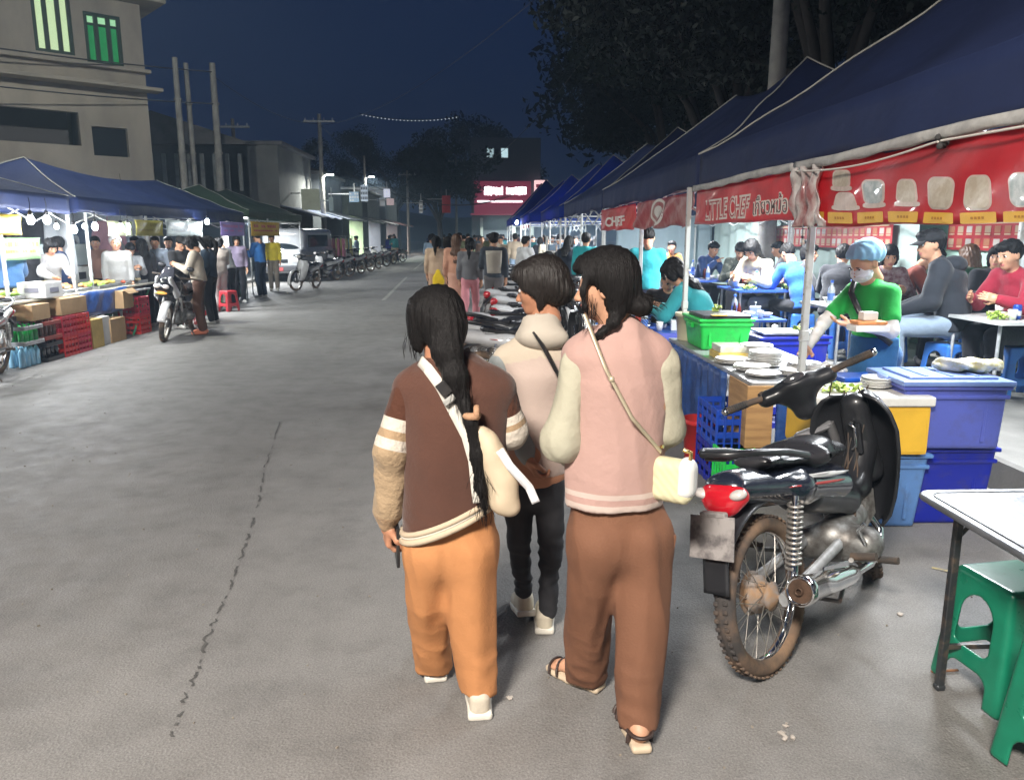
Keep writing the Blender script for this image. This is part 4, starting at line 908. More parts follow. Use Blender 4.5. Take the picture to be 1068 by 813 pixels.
def cap_geo(style):
    b = B()
    if style == 'cap':
        s = SD(.008); s.ell((0, -.012, .045), (.088, .105, .075)); s.cut((0, 0, .035), (0, 0, -1)); V, F_ = s.run(); b.raw(V, F_)
        b.sheet(lambda u, v: (.075 * math.sin((u - .5) * 2.6), .07 + .085 * v * math.cos((u - .5) * 2.2), .045 - .02 * v - .02 * abs(u - .5)), 10, 4, .006)
    elif style == 'surgical':
        s = SD(.007); s.ell((0, -.020, .052), (.100, .118, .092)); s.ell((0, -.09, .02), (.082, .065, .080), k=.03); s.cut((0, 0, .022), (0, .85, -1)); V, F_ = s.run(disp=lambda p: .0022 * np.sin(np.arctan2(p[:, 0], p[:, 1]) * 9 + 40 * p[:, 2]) + .002 * np.sin(p[:, 0] * 70) * np.sin(p[:, 1] * 60 + p[:, 2] * 50)); b.raw(V, F_)
    return b.v, b.f
_hc = {}
def hair_mesh(style, hi=False):
    if style not in _hc:
        V, F_ = cap_geo(style) if style in ('cap', 'surgical') else hair_geo(style, .009)
        b = B(); b.raw(V, F_); _hc[style] = b.mesh('hair', HAIR)
    return _hc[style]
# joints of a 1.6 m figure facing +Y, x to the right
def J_stand(armL=None, armR=None, walk=0.0, lean=0.0, face=(0, 1, -.1), bend=0.0):
    c, s_ = math.cos(bend), math.sin(bend)
    def up(x, y, z): dz = z - .90; return (x, y * 1 + dz * s_ + 0, .90 + dz * c)
    J = dict(pel=(0, 0, .90), waist=up(0, 0, 1.02), chest=up(0, .0, 1.20), neck=up(0, -.01, 1.335), head=up(0, .012 + .03 * bend, 1.485), face=face, shL=up(-.155, -.005, 1.30), shR=up(.155, -.005, 1.30))
    for sd, nm, arm in ((-1, 'L', armL), (1, 'R', armR)):
        sh = Vector(J['sh' + nm]); el, wr = arm or ((.035, -.02, -.25), (.045, .04, -.47)); J['el' + nm] = tuple(sh + Vector((sd * el[0], el[1], el[2]))); J['wr' + nm] = tuple(sh + Vector((sd * wr[0], wr[1], wr[2])))
        w = walk * sd; J['hip' + nm] = (sd * .082, 0, .86); J['kn' + nm] = (sd * .085, .05 + w * .16, .47); J['an' + nm] = (sd * .085, -.01 + w * .30 - (.06 if w < 0 else 0), .075 + (.07 if w < 0 else 0)); J['toe' + nm] = (sd * .10, J['an' + nm][1] + .15, .03 + (.0 if w <= 0 else .0))
    return J
def J_sit(armL=None, armR=None, face=(0, 1, -.3), hunch=.18, legs=0.0, seat=.45):
    z0 = seat + .10; f = hunch
    J = dict(pel=(0, -.02, z0), waist=(0, -.02 + f * .15, z0 + .16), chest=(0, f * .42, z0 + .34), neck=(0, f * .85, z0 + .475), head=(0, f * 1.1 + .03, z0 + .62), face=face, shL=(-.155, f * .75, z0 + .44), shR=(.155, f * .75, z0 + .44))
    for sd, nm, arm in ((-1, 'L', armL), (1, 'R', armR)):
        sh = Vector(J['sh' + nm]); el, wr = arm or ((.07, .10, -.24), (-.02, .30, -.22)); J['el' + nm] = tuple(sh + Vector((sd * el[0], el[1], el[2]))); J['wr' + nm] = tuple(sh + Vector((sd * wr[0], wr[1], wr[2])))
        J['hip' + nm] = (sd * .085, 0, z0 - .01); J['kn' + nm] = (sd * (.11 + legs), .40, z0 - .02); J['an' + nm] = (sd * (.10 + legs), .36, .075); J['toe' + nm] = (sd * (.12 + legs), .50, .03)
    return J
def figure_meshes(J, h=.016, sleeve=1.0, loose=1.0, hem=None, skirt=False, sit=False, curl=.25, palm=None):
    out = {}; v = {k: np.array(p, float) for k, p in J.items() if isinstance(p, (tuple, list, Vector)) and k not in ('face', 'hup')}
    side = v['shR'] - v['shL']; hs_ = v['hipR'] - v['hipL']
    s = SD(h); s.econe(v['pel'], v['waist'], (.140, .098), (.118, .084), hs_, .05); s.econe(v['waist'], v['chest'], (.118, .084), (.138, .098), side, .05); s.econe(v['chest'], v['neck'] * .75 + v['chest'] * .25, (.135, .095), (.11, .07), side, .05)
    s.cone(v['shL'], v['shR'], .048, k=.04); s.cone(v['neck'] - (0, 0, .02), v['head'] * .55 + v['neck'] * .45, .050, .047, k=.02)
    for n in 'LR':
        s.chain([v['sh' + n], v['el' + n], v['wr' + n]], [.044, .034, .024], .02); s.chain([v['hip' + n], v['kn' + n], v['an' + n]], [.074, .050, .034], .03); s.cone(v['an' + n] - (0, 0, .02), v['toe' + n], .032, .024, k=.02)
    b = B(); V, F_ = s.run(); b.raw(V, F_); head_add(b, head_M(J), h <= .012)
    pm = palm or (0, 1, .3)
    for n, sd in (('L', -1), ('R', 1)): hand_add(b, v['el' + n], v['wr' + n], J.get('palm' + n, (-sd * .8, .5, .2)), sd, J.get('curl' + n, curl), .95)
    out['person'] = b.mesh('person', [SKIN, LIP, EYE, WHITEP])
    # top
    L = loose; s = SD(h); t = .016 * L; wdn = v['pel'] - (v['waist'] - v['pel']) * (0.3 if hem is None else hem)
    s.econe(wdn, v['waist'], (.148 + t, .108 + t), (.130 + t, .098 + t), hs_, .05); s.econe(v['waist'], v['chest'], (.130 + t, .098 + t), (.146 + t, .108 + t), side, .05)
    s.econe(v['chest'], v['neck'] * .7 + v['chest'] * .3, (.142 + t, .102 + t), (.12, .078), side, .05); s.cone(v['shL'], v['shR'], .054 + t * .5, k=.04); s.cone(v['neck'] - (0, 0, .03), v['neck'] + (0, 0, .015), .066, .060, k=.02)
    for n in 'LR':
        s.cone(v['sh' + n], v['el' + n] if sleeve > .6 else v['sh' + n] * .35 + v['el' + n] * .65, .054 + t, (.046 if sleeve > .6 else .052) + t, k=.025)
        if sleeve > .6: w = v['el' + n] + (v['wr' + n] - v['el' + n]) * .93; s.cone(v['el' + n], w, .046 + t, .033 + t * .6, k=.02)
    ax = v['waist'] - v['pel']; s.cut(wdn, -ax); out['shirt'] = (s.run(disp=folds(.005 * L)),)
    # bottoms
    s = SD(h); s.econe(v['pel'] - (0, 0, .02), v['waist'] * .6 + v['pel'] * .4, (.150, .108), (.128, .094), hs_, .05)
    for n in 'LR':
        an = v['an' + n] + (v['kn' + n] - v['an' + n]) * .05; s.cone(v['hip' + n], v['kn' + n], .086, .062 + .01 * L, k=.035); s.cone(v['kn' + n], an, .062 + .01 * L, .046 + .014 * L, k=.02)
    if skirt: s = SD(h); s.econe((v['kn' + 'L'] + v['knR']) / 2 + (0, 0, -.12), v['pel'], (.19, .15), (.155, .115), hs_, .04); s.econe(v['pel'], v['waist'], (.155, .115), (.13, .1), hs_, .04)
    out['trousers'] = (s.run(disp=folds(.005 * L, ph=1.0)),)
    s = SD(h * .75)
    for n in 'LR':
        a, t_ = v['an' + n], v['toe' + n]; d = t_ - a; d = d / np.linalg.norm(d); hl = a - np.array([d[0], d[1], 0]) * .035 + (0, 0, -.035); s.chain([hl, (hl + t_) / 2 + (0, 0, .008), t_], [.038, .040, .034], .02); s.cone(a - (0, 0, .01), a + (0, 0, .012), .042, k=.02)
    s.cut((0, 0, min(v['toeL'][2], v['toeR'][2]) - .026), (0, 0, -1)) if not (sit) else None; out['shoe'] = (s.run(),)
    r = {'person': out['person']}
    for k in ('shirt', 'trousers', 'shoe'): q = B(); q.raw(*out[k][0]); r[k] = q.mesh(k, [cloth((.3, .3, .3), 'cloth_default')])
    r['M'] = head_M(J); return r
POSE = {}
def pose(name):
    if name in POSE: return POSE[name]
    tbl = ((.07, .12, -.22), (-.03, .30, -.16))
    P_ = dict(
        stand=lambda: figure_meshes(J_stand()), stand_bag=lambda: figure_meshes(J_stand(armR=((.05, .06, -.24), (-.02, .24, -.22)))),
        walk=lambda: figure_meshes(J_stand(walk=.8)), walk2=lambda: figure_meshes(J_stand(walk=-.6, armL=((.05, .05, -.24), (.0, .22, -.24)))),
        walk_skirt=lambda: figure_meshes(J_stand(walk=.4), skirt=True),
        lean=lambda: figure_meshes(J_stand(bend=.35, armL=((.04, .16, -.20), (-.02, .36, -.24)), armR=((.04, .16, -.20), (-.02, .34, -.26)), face=(0, 1, -.7)), loose=1.4),
        look_phone=lambda: figure_meshes(J_stand(bend=.12, armL=((.03, .10, -.24), (-.09, .28, -.15)), armR=((.03, .10, -.24), (-.09, .28, -.15)), face=(0, 1, -.8))),
        sit=lambda: figure_meshes(J_sit(tbl, tbl), sit=True, h=.014), sit_eat=lambda: figure_meshes(J_sit(tbl, ((.09, .14, -.18), (-.07, .24, -.02)), face=(.1, 1, -.45)), sit=True, h=.014),
        sit_low=lambda: figure_meshes(J_sit(tbl, tbl, face=(-.1, 1, -.9), hunch=.30), sit=True, h=.014), sit_up=lambda: figure_meshes(J_sit(((.05, .08, -.25), (-.06, .25, -.28)), tbl, face=(.5, 1, -.05), hunch=.06), sit=True, h=.014),
        sit_back=lambda: figure_meshes(J_sit(((.04, .04, -.26), (-.02, .26, -.34)), ((.04, .04, -.26), (-.02, .26, -.34)), face=(-.5, 1, -.2), hunch=.15, legs=.06), sit=True, loose=1.7, h=.014))
    POSE[name] = P_[name](); return POSE[name]
def person(ps, loc, rz, top, bottom, label, hair='short', hcol=None, shoes=(.5, .48, .45), sc=1.0, group=None, skin=None, extra=None):
    m = pose(ps); o = link('person', m['person'], None, loc, rz); o.scale = (sc,) * 3; tag(o, label, 'person', group)
    if skin: o.material_slots[0].link = 'OBJECT'; o.material_slots[0].material = skin
    for k, c in (('shirt', top), ('trousers', bottom), ('shoe', shoes)):
        q = link(k, m[k], o); q.material_slots[0].link = 'OBJECT'; q.material_slots[0].material = cloth(c) if isinstance(c, tuple) else c
    q = link('hair' if hair not in ('cap', 'surgical') else 'cap', hair_mesh(hair), o); q.matrix_local = m['M']
    if hcol: q.material_slots[0].link = 'OBJECT'; q.material_slots[0].material = hcol if not isinstance(hcol, tuple) else cloth(hcol)
    return o
# ================================================================ the three walkers in front
SKW = mat('skin_warm', (.46, .22, .13), .5, var=.06, vs=12, bump=.1, bs=120, spec=.35)
def strands(b, base, dirs, n, L, w=.0012, seed=0, droop=.5):
    pass
def world_person(Y, root, label, parts_fn, grp=None): pass
def jl(**k): return {a: (np.array(P(*p)) if len(p) == 3 and p[0] > 5 else np.array(p)) for a, p in k.items()}
def hairobj(name, sd, root, origin, amp=.003, freq=34, mt=None, c=(0, 0)):
    def disp(p):
        a = np.arctan2(p[:, 0] - c[0], p[:, 1] - c[1]); return amp * (np.sin(a * freq + p[:, 2] * 9) * .5 + np.sin(a * freq * 2.3 + p[:, 2] * 22) * .3 + np.sin(p[:, 0] * 260 + p[:, 2] * 15) * .3)
    return sdobj(name, sd.run(disp=disp), mt or HAIR, root, origin)
HAIRB = mat('hair_brownish', (.012, .0085, .007), .52, var=.5, vs=30, stretch=(14, 14, .8), bump=.9, bs=14, bd=.006)
def loose_hairs(b, starts, vec, n, L, rnd, w=.0009, seed=1, grav=.6):
    rs = random.Random(seed)
    for i in range(n):
        s0 = Vector(starts[i % len(starts)]) + Vector((rs.gauss(0, rnd), rs.gauss(0, rnd), rs.gauss(0, rnd))); d = (Vector(vec) + Vector((rs.gauss(0, .35), rs.gauss(0, .35), rs.gauss(0, .2)))).normalized(); p = s0; pts = [p]
        for k in range(7): d = (d + Vector((rs.gauss(0, .12), rs.gauss(0, .12), -grav * .25))).normalized(); p = p + d * (L * rs.uniform(.6, 1.1) / 7); pts.append(p)
        b.tube(pts, [w] * 7 + [w * .3], 3, caps=False)
def W(v, u0, u1, Y):
    a, c = P(u0, v, Y), P(u1, v, Y); return np.array((a + c) / 2), (c.x - a.x) / 2
def loft(s, rows, Y, dr=.75, k=.02, grow=0.0, side=(1, 0, 0), dmin=.0):
    r = []
    for q in rows: c, w = W(q[0], q[1], q[2], q[3] if len(q) > 3 and q[3] else Y); r.append((c, w * .985 + grow, q[4] if len(q) > 4 else dr))
    s.seg([(c_, (w_, w_ * d_)) for c_, w_, d_ in r], side, k)
    return r
def old_shoe_geo(heel, toe, w=.040, hgt=.05, h=.005, sole=True):
    heel, toe = np.array(heel, float), np.array(toe, float); d = toe - heel; L = np.linalg.norm(d); d /= L
    s = SD(h); up = np.array([0, 0, 1.0]); up = up - d * (up @ d); up /= np.linalg.norm(up)
    s.chain([heel + d * .035 + up * .035, heel + d * L * .5 + up * .035, toe - d * .035 + up * .025], [w * .9, w, w * .85], .02); s.cone(heel + d * .045 + up * .05, heel + d * .055 + up * (hgt + .035), w * .85, w * .82, k=.02); s.cut(heel + up * .012, -up)
    q = SD(h); q.box(heel + d * L * .30 + up * .008, (w * 1.02, L * .32, .016), .012, frame_np(d, up)); q.box(heel + d * L * .72 + up * .006, (w * 1.08, L * .30, .014), .012, frame_np(d, up), k=.03); return s.run(), q.run()
def shoe_geo(heel, toe, w=.036, hgt=.05, h=.005, sole=True):
    heel, toe = np.array(heel, float), np.array(toe, float); d = toe - heel; L = np.linalg.norm(d); d /= L
    up = np.array([0, 0, 1.0]); up = up - d * (up @ d); up /= np.linalg.norm(up); R3 = frame_np(d, up); s = SD(h)
    s.box(heel + d * .055 + up * .052, (w * .90, .052, .044), .028, R3); s.ell(heel + d * L * .62 + up * .034, (w * 1.05, L * .38, .036), R3, k=.035); s.ell(heel + d * .07 + up * .09, (w * .85, .045, .02), R3, k=.02); s.cut(heel + up * .016, -up)
    q = SD(h); q.box(heel + d * .07 + up * .013, (w * 1.06, .07, .015), .010, R3); q.ell(heel + d * L * .64 + up * .012, (w * 1.15, L * .36, .016), R3, k=.02); q.cut(heel, -up); return s.run(), q.run()
def frame_np(d, up):
    x = np.cross(d, up); x /= np.linalg.norm(x); return np.stack([x, d, up], 1)
from mathutils import noise as MN
def crease(amp=.010, sc=(8, 8, 3.5), amp2=.008, sc2=(4, 4, 20), z0=.30, seed=0.0, fade=6.0):
    def d(p):
        o = np.empty(len(p))
        for i, (x, y, z) in enumerate(p):
            a = MN.noise(Vector((x * sc[0] + z * 1.6 + seed, y * sc[1], z * sc[2]))); v = amp * (.55 - 2.0 * abs(a)) + amp * .22 * MN.noise(Vector((x * sc[0] * 2.3 + seed, y * sc[1] * 2.3, z * sc[2] * 3)))
            w = min(1.0, max(0.0, (z0 - z) * fade + .25))
            if w > 0: v += w * amp2 * (.5 - 2.0 * abs(MN.noise(Vector((x * sc2[0] + seed, y * sc2[1] + 3, z * sc2[2] + x * 5)))))
            o[i] = v
        return o
    return d
# ---------- the girl in the pink jacket
def pink():
    Y = 2.36; J = jl(neck=(648, 345, Y), head=(631, 299, Y), shL=(610, 372, Y), shR=(682, 372, Y), hipL=(612, 545, Y), hipR=(670, 545, Y), pel=(641, 528, Y), waist=(642, 480, Y), chest=(646, 420, Y))
    org = Vector((J['pel'][0], Y, 0)); yy = np.array([0, 1, 0])
    J['kneeL'] = np.array(P(614, 625, 2.43)); J['kneeR'] = np.array(P(669, 640, 2.325)); J['anL'] = np.array(P(611, 697, 2.53)); J['anR'] = np.array(P(667, 745, 2.24))
    face = Vector((-.96, .24, -.16)); Jh = dict(head=tuple(J['head']), face=face, hs=.87)
    M = head_M(Jh); b = B(); s = SD(.010)
    s.econe(J['pel'] + (0, 0, .03), J['waist'], (.11, .08), (.12, .085), (1, 0, 0), .05); s.econe(J['waist'], J['chest'], (.12, .085), (.14, .10), (1, 0, 0), .05); s.econe(J['chest'], J['neck'] - (0, 0, .06), (.14, .09), (.1, .06), (1, 0, 0), .05); s.cone(J['shL'], J['shR'], .05, k=.04)
    s.cone(J['neck'] - (0, 0, .05), np.array(M @ Vector((0, -.01, -.07))), .052, .05, k=.02)
    elL, wrL = np.array(P(586, 460, Y - .02)), np.array(P(604, 478, Y + .18)); elR, wrR = np.array(P(692, 446, Y + .02)), np.array(P(680, 466, Y + .22))
    s.chain([J['shL'], elL, wrL], [.040, .032, .024], .02); s.chain([J['shR'], elR, wrR], [.040, .032, .024], .02)
    s.chain([J['hipL'], J['kneeL'], J['anL']], [.036, .028, .024], .02); s.chain([J['hipR'], J['kneeR'], J['anR']], [.036, .028, .024], .02)
    heelL = np.array(G(627, 721)); dL = np.array(G(572, 697)) - heelL; toeL = heelL + dL / np.linalg.norm(dL) * .235; heelR = np.array(G(670, 787)); toeR = heelR + np.array([-.01, .235, 0])
    for a_, h_, t_ in ((J['anL'], heelL, toeL), (J['anR'], heelR, toeR)):
        d = (t_ - h_); d /= np.linalg.norm(d); R3 = frame_np(d, np.array([0, 0, 1.0])); s.cone(a_, h_ + d * .05 + (0, 0, .065), .034, .032, k=.02)
        s.ell(h_ + d * .045 + (0, 0, .052), (.029, .040, .028), R3, k=.02); s.ell(h_ + d * .125 + (0, 0, .046), (.033, .085, .024), R3, k=.03)
        for k in range(5): q = h_ + d * (.205 - .006 * abs(k - 1.5)) + R3[:, 0] * (k - 2) * .013 + (0, 0, .035); s.cone(q - d * .02, q + d * .012, .0085, .0075, k=.004)
    V, F_ = s.run(); b.raw(V, F_); head_add(b, M); hand_add(b, elL, wrL, (1, 0, 0), -1, .75); hand_add(b, elR, wrR, (-1, 0, 0), 1, .75)
    root = b.build('person', [SKIN, LIP, EYE, WHITEP], loc=(0, 0, 0)); root.data.transform(Matrix.Translation(-org)); root.location = org
    tag(root, 'girl seen from behind in dusty pink jacket, brown trousers and low bun', 'person', 'three girls walking away in the foreground')
    # jacket
    PINK = (.42, .27, .235); CREAM = (.56, .52, .42)
    s = SD(.008); hz = P(640, 534, Y - .1).z
    loft(s, [(548, 592, 688), (520, 589, 690), (480, 588, 692), (440, 590, 694), (400, 590, 696), (375, 594, 692)], Y, .74, .03); loft(s, [(375, 596, 690), (356, 612, 680)], Y, .62, .03)
    s.cone(J['shL'] + (-.005, 0, .0), J['shR'] + (.005, 0, 0), .058, k=.04); s.cone(J['neck'] - (0, 0, .06), J['neck'] + (.0, -.01, -.005), .066, .058, k=.025)
    s.cut((0, 0, hz), (0, 0, -1))
    dj = crease(.009, (9, 9, 2.2), .004, (5, 5, 12), .95, J['pel'][0] * 5 + 1, 3.0)
    PINKB = band_mat('pink_jacket', [(0, (.42, .27, .235)), (.5, (.52, .42, .37)), (.6, PINK), (.72, (.52, .42, .37)), (.85, PINK)], bs=40, bump=.2)
    sdobj('jacket', s.run(disp=dj), PINKB, root, org, attr=lambda v: np.where(v[:, 2] < hz + .075, .45 + (hz + .068 - v[:, 2]) / .075 * .45, .2))
    for (sh, el, wr, sd) in ((J['shL'], elL, wrL, -1), (J['shR'], elR, wrR, 1)):
        s = SD(.007); s0 = sh + (sd * .028, 0, -.03); s.econe(s0, el, (.052, .068), (.058, .066), (1, 0, 0), .03); s.cone(el, el + (wr - el) * .82, .058, .048, k=.04); s.cone(el + (wr - el) * .86, wr, .040, .036, k=.012)
        s.ell(sh + (sd * .022, 0, -.01), (.040, .055, .06), None, k=.03)
        sdobj('sleeve', s.run(disp=crease(.008, (11, 11, 5), .003, (8, 8, 16), 1.1, sd + 4.0, 3.0)), mat('cream_sleeve', (.40, .38, .29), .85, bump=.4, bs=40, bd=.01, var=.08, vs=4), root, org)
    # trousers with cargo pocket
    s = SD(.009); BR = mat('brown_twill', (.165, .072, .038), .85, var=.10, vs=7, bump=.4, bs=120, bd=.004)
    loft(s, [(566, 593, 698), (550, 592, 698), (525, 594, 688)], Y, .64, .05)
    loft(s, [(706, 590, 632, 2.55, .9), (650, 588, 637, 2.46, .98), (600, 590, 645, 2.39, 1.15), (560, 592, 652, 2.36, 1.25)], Y, .78, .035); loft(s, [(766, 645, 687, 2.25, .95), (700, 642, 693, 2.28, .95), (640, 641, 697, 2.32, 1.02), (600, 640, 699, 2.35, 1.15), (560, 642, 699, 2.36, 1.28)], Y, .78, .035)
    s.cut((0, 0, .03), (0, 0, -1)); s.box((J['anR'][0], J['anR'][1], -.09), (.13, .16, .14), 0, k=0, sub=True)
    dt = crease(.008, (13, 13, 1.5), .005, (9, 9, 15), .30, J['pel'][0] * 9)
    tr = sdobj('trousers', s.run(disp=dt), BR, root, org)
    pk = P(695, 580, Y); q = B(); q.box((pk.x - org.x - .008, .02, pk.z), (.035, .13, .15), .012, rot=(0, .12, 0), seg=2); q.box((pk.x - org.x - .004, .02, pk.z + .07), (.042, .14, .05), .010, rot=(0, .12, 0), seg=2); q.build('cargo_pocket', BR, root)
    # sandals
    for h_, t_ in ((heelL, toeL), (heelR, toeR)):
        d = (t_ - h_); d /= np.linalg.norm(d); R3 = frame_np(d, np.array([0, 0, 1.0])); sole = SD(.006); sole.box(h_ + d * .065 + (0, 0, .014), (.034, .068, .014), .012, R3); sole.ell(h_ + d * .165 + (0, 0, .012), (.043, .082, .016), R3, k=.03); sole.cut((0, 0, .0), (0, 0, -1))
        so = sdobj('sandal', sole.run(), mat('tan_sole', (.52, .42, .30), .7, var=.1), root, org)
        q = B()
        for off, hh, wd in ((.04, .075, .036), (.115, .072, .040), (.165, .062, .044), (.20, .052, .045)):
            c0 = Vector(h_ + d * off); x = Vector(R3[:, 0]); pts = [c0 + x * wd * math.cos(a) * 1.05 + Vector((0, 0, .018 + (hh - .018) * math.sin(a))) + Vector(d) * (.012 * math.sin(a)) for a in [math.pi * k / 12 for k in range(13)]]
            q.tube([p - org for p in pts], .009, 6, flat=.55)
        c0 = Vector(h_ + d * .0); q.tube([Vector(h_ + d * (.045 - .05 * math.sin(math.pi * k / 10))) + Vector(R3[:, 0]) * .04 * math.cos(math.pi * k / 10) + Vector((0, 0, .062)) - org for k in range(11)], .008, 6, flat=.7)
        q.build('sandal_strap', mat('brown_strap', (.035, .02, .016), .5), so)
    # hair: crown, side falls, low bun
    hd = np.array(J['head']); s = SD(.007); Rm = np.array(M.to_3x3()) / .87
    def H(x, y, z): return hd + Rm @ np.array([x, y, z]) * .87
    s.ell(H(0, -.020, .040), (.080, .096, .088), Rm); s.ell(H(0, -.055, -.015), (.070, .054, .075), Rm, k=.03); s.ell(H(0, .050, .078), (.050, .044, .036), Rm, k=.03)
    s.ell(H(.060, .035, .02), (.030, .052, .055), Rm, k=.02); s.ell(H(-.058, -.025, -.01), (.026, .040, .075), Rm, k=.02)
    s.box(H(0, .125, -.04), (.055, .078, .085), .03, Rm, k=.02, sub=True); s.ell(H(-.075, .055, -.055), (.030, .045, .06), Rm, k=.02, sub=True)
    bun = np.array(P(667, 319, Y - .04)); s.cone(H(0, -.08, -.02), bun, .034, .024, k=.02); s.ell(bun + (.004, 0, -.002), (.036, .036, .030), None, k=.01); s.ell(np.array(P(675, 311, Y - .03)), (.022, .022, .013), None, k=.015)
    s.chain([H(-.03, -.06, -.06), np.array(P(640, 336, Y - .07)), np.array(P(626, 348, Y - .07)), np.array(P(617, 360, Y - .06))], [.024, .016, .010, .003], .02)
    s.chain([H(-.068, .045, .055), H(-.078, .070, .0), H(-.074, .072, -.055), H(-.068, .060, -.10)], [.012, .010, .008, .002], .012)
    ho = hairobj('hair', s, root, org, .0035, 40, c=(hd[0], hd[1]))
    q = B(); loose_hairs(q, [bun + (.03, 0, .01), bun + (.01, 0, -.02)], (.8, -.1, .2), 46, .05, .010, seed=2); pass
    loose_hairs(q, [H(-.07, .05, -.02), H(-.075, .06, -.06)], (0, 0, -1), 26, .09, .010, seed=5)
    q.M = Matrix.Identity(4); o = q.build('loose_hair', HAIR, root); o.data.transform(Matrix.Translation(-org))
    # small cream bag and its chain: hangs from her, carried
    c = P(701, 500, Y - .09); t = empty('shoulder_bag', c, R(-38), 'small cream quilted bag with white flap hanging at the pink jacket', 'bag'); LEA = mat('cream_leather', (.60, .56, .36), .35, var=.08, bump=.5, bs=24, bd=.006); LEW = mat('white_leather', (.70, .70, .68), .3, var=.06)
    t.scale = (1.12,) * 3; s = SD(.005); s.box((0, 0, 0), (.060, .030, .062), .026); t_ = sdobj('pouch', s.run(disp=lambda p: .0016 * np.abs(np.sin((p[:, 0] + p[:, 2]) * 110)) * (p[:, 1] < 0)), LEA, t)
    s = SD(.005); s.box((.030, .002, .010), (.038, .036, .058), .030); s.box((.0, 0, -.03), (.03, .06, .2), 0, k=0, sub=True); sdobj('flap', s.run(), LEW, t)
    q = B(); q.tube([(-.05, 0, .065), (-.052, 0, .085), (-.03, 0, .09)], .006, 6); q.tube([(.05, 0, .065), (.052, 0, .085), (.03, 0, .09)], .006, 6); q.build('ring', mat('gold', (.7, .5, .2), .25, 1), t)
    a, m1, m2, e_ = P(620, 347, Y - .085), P(640, 398, Y - .145), P(664, 443, Y - .145), Vector(c) + Vector((-.030, .02, .075)); q = B(); pts = []
    for (p, r_) in ((a, m1), (m1, m2), (m2, e_)):
        for k in range(10): pts.append(p.lerp(r_, k / 10) - c)
    pts.append(e_ - c); inv = Matrix.Rotation(R(38), 3, 'Z'); pts = [inv @ p for p in pts]; q.tube(pts, .0075, 6, flat=.4)
    q.ball(pts[12], .009, 8)
    q.build('strap', mat('strap_gold', (.55, .48, .34), .4, .3), t)
pink()
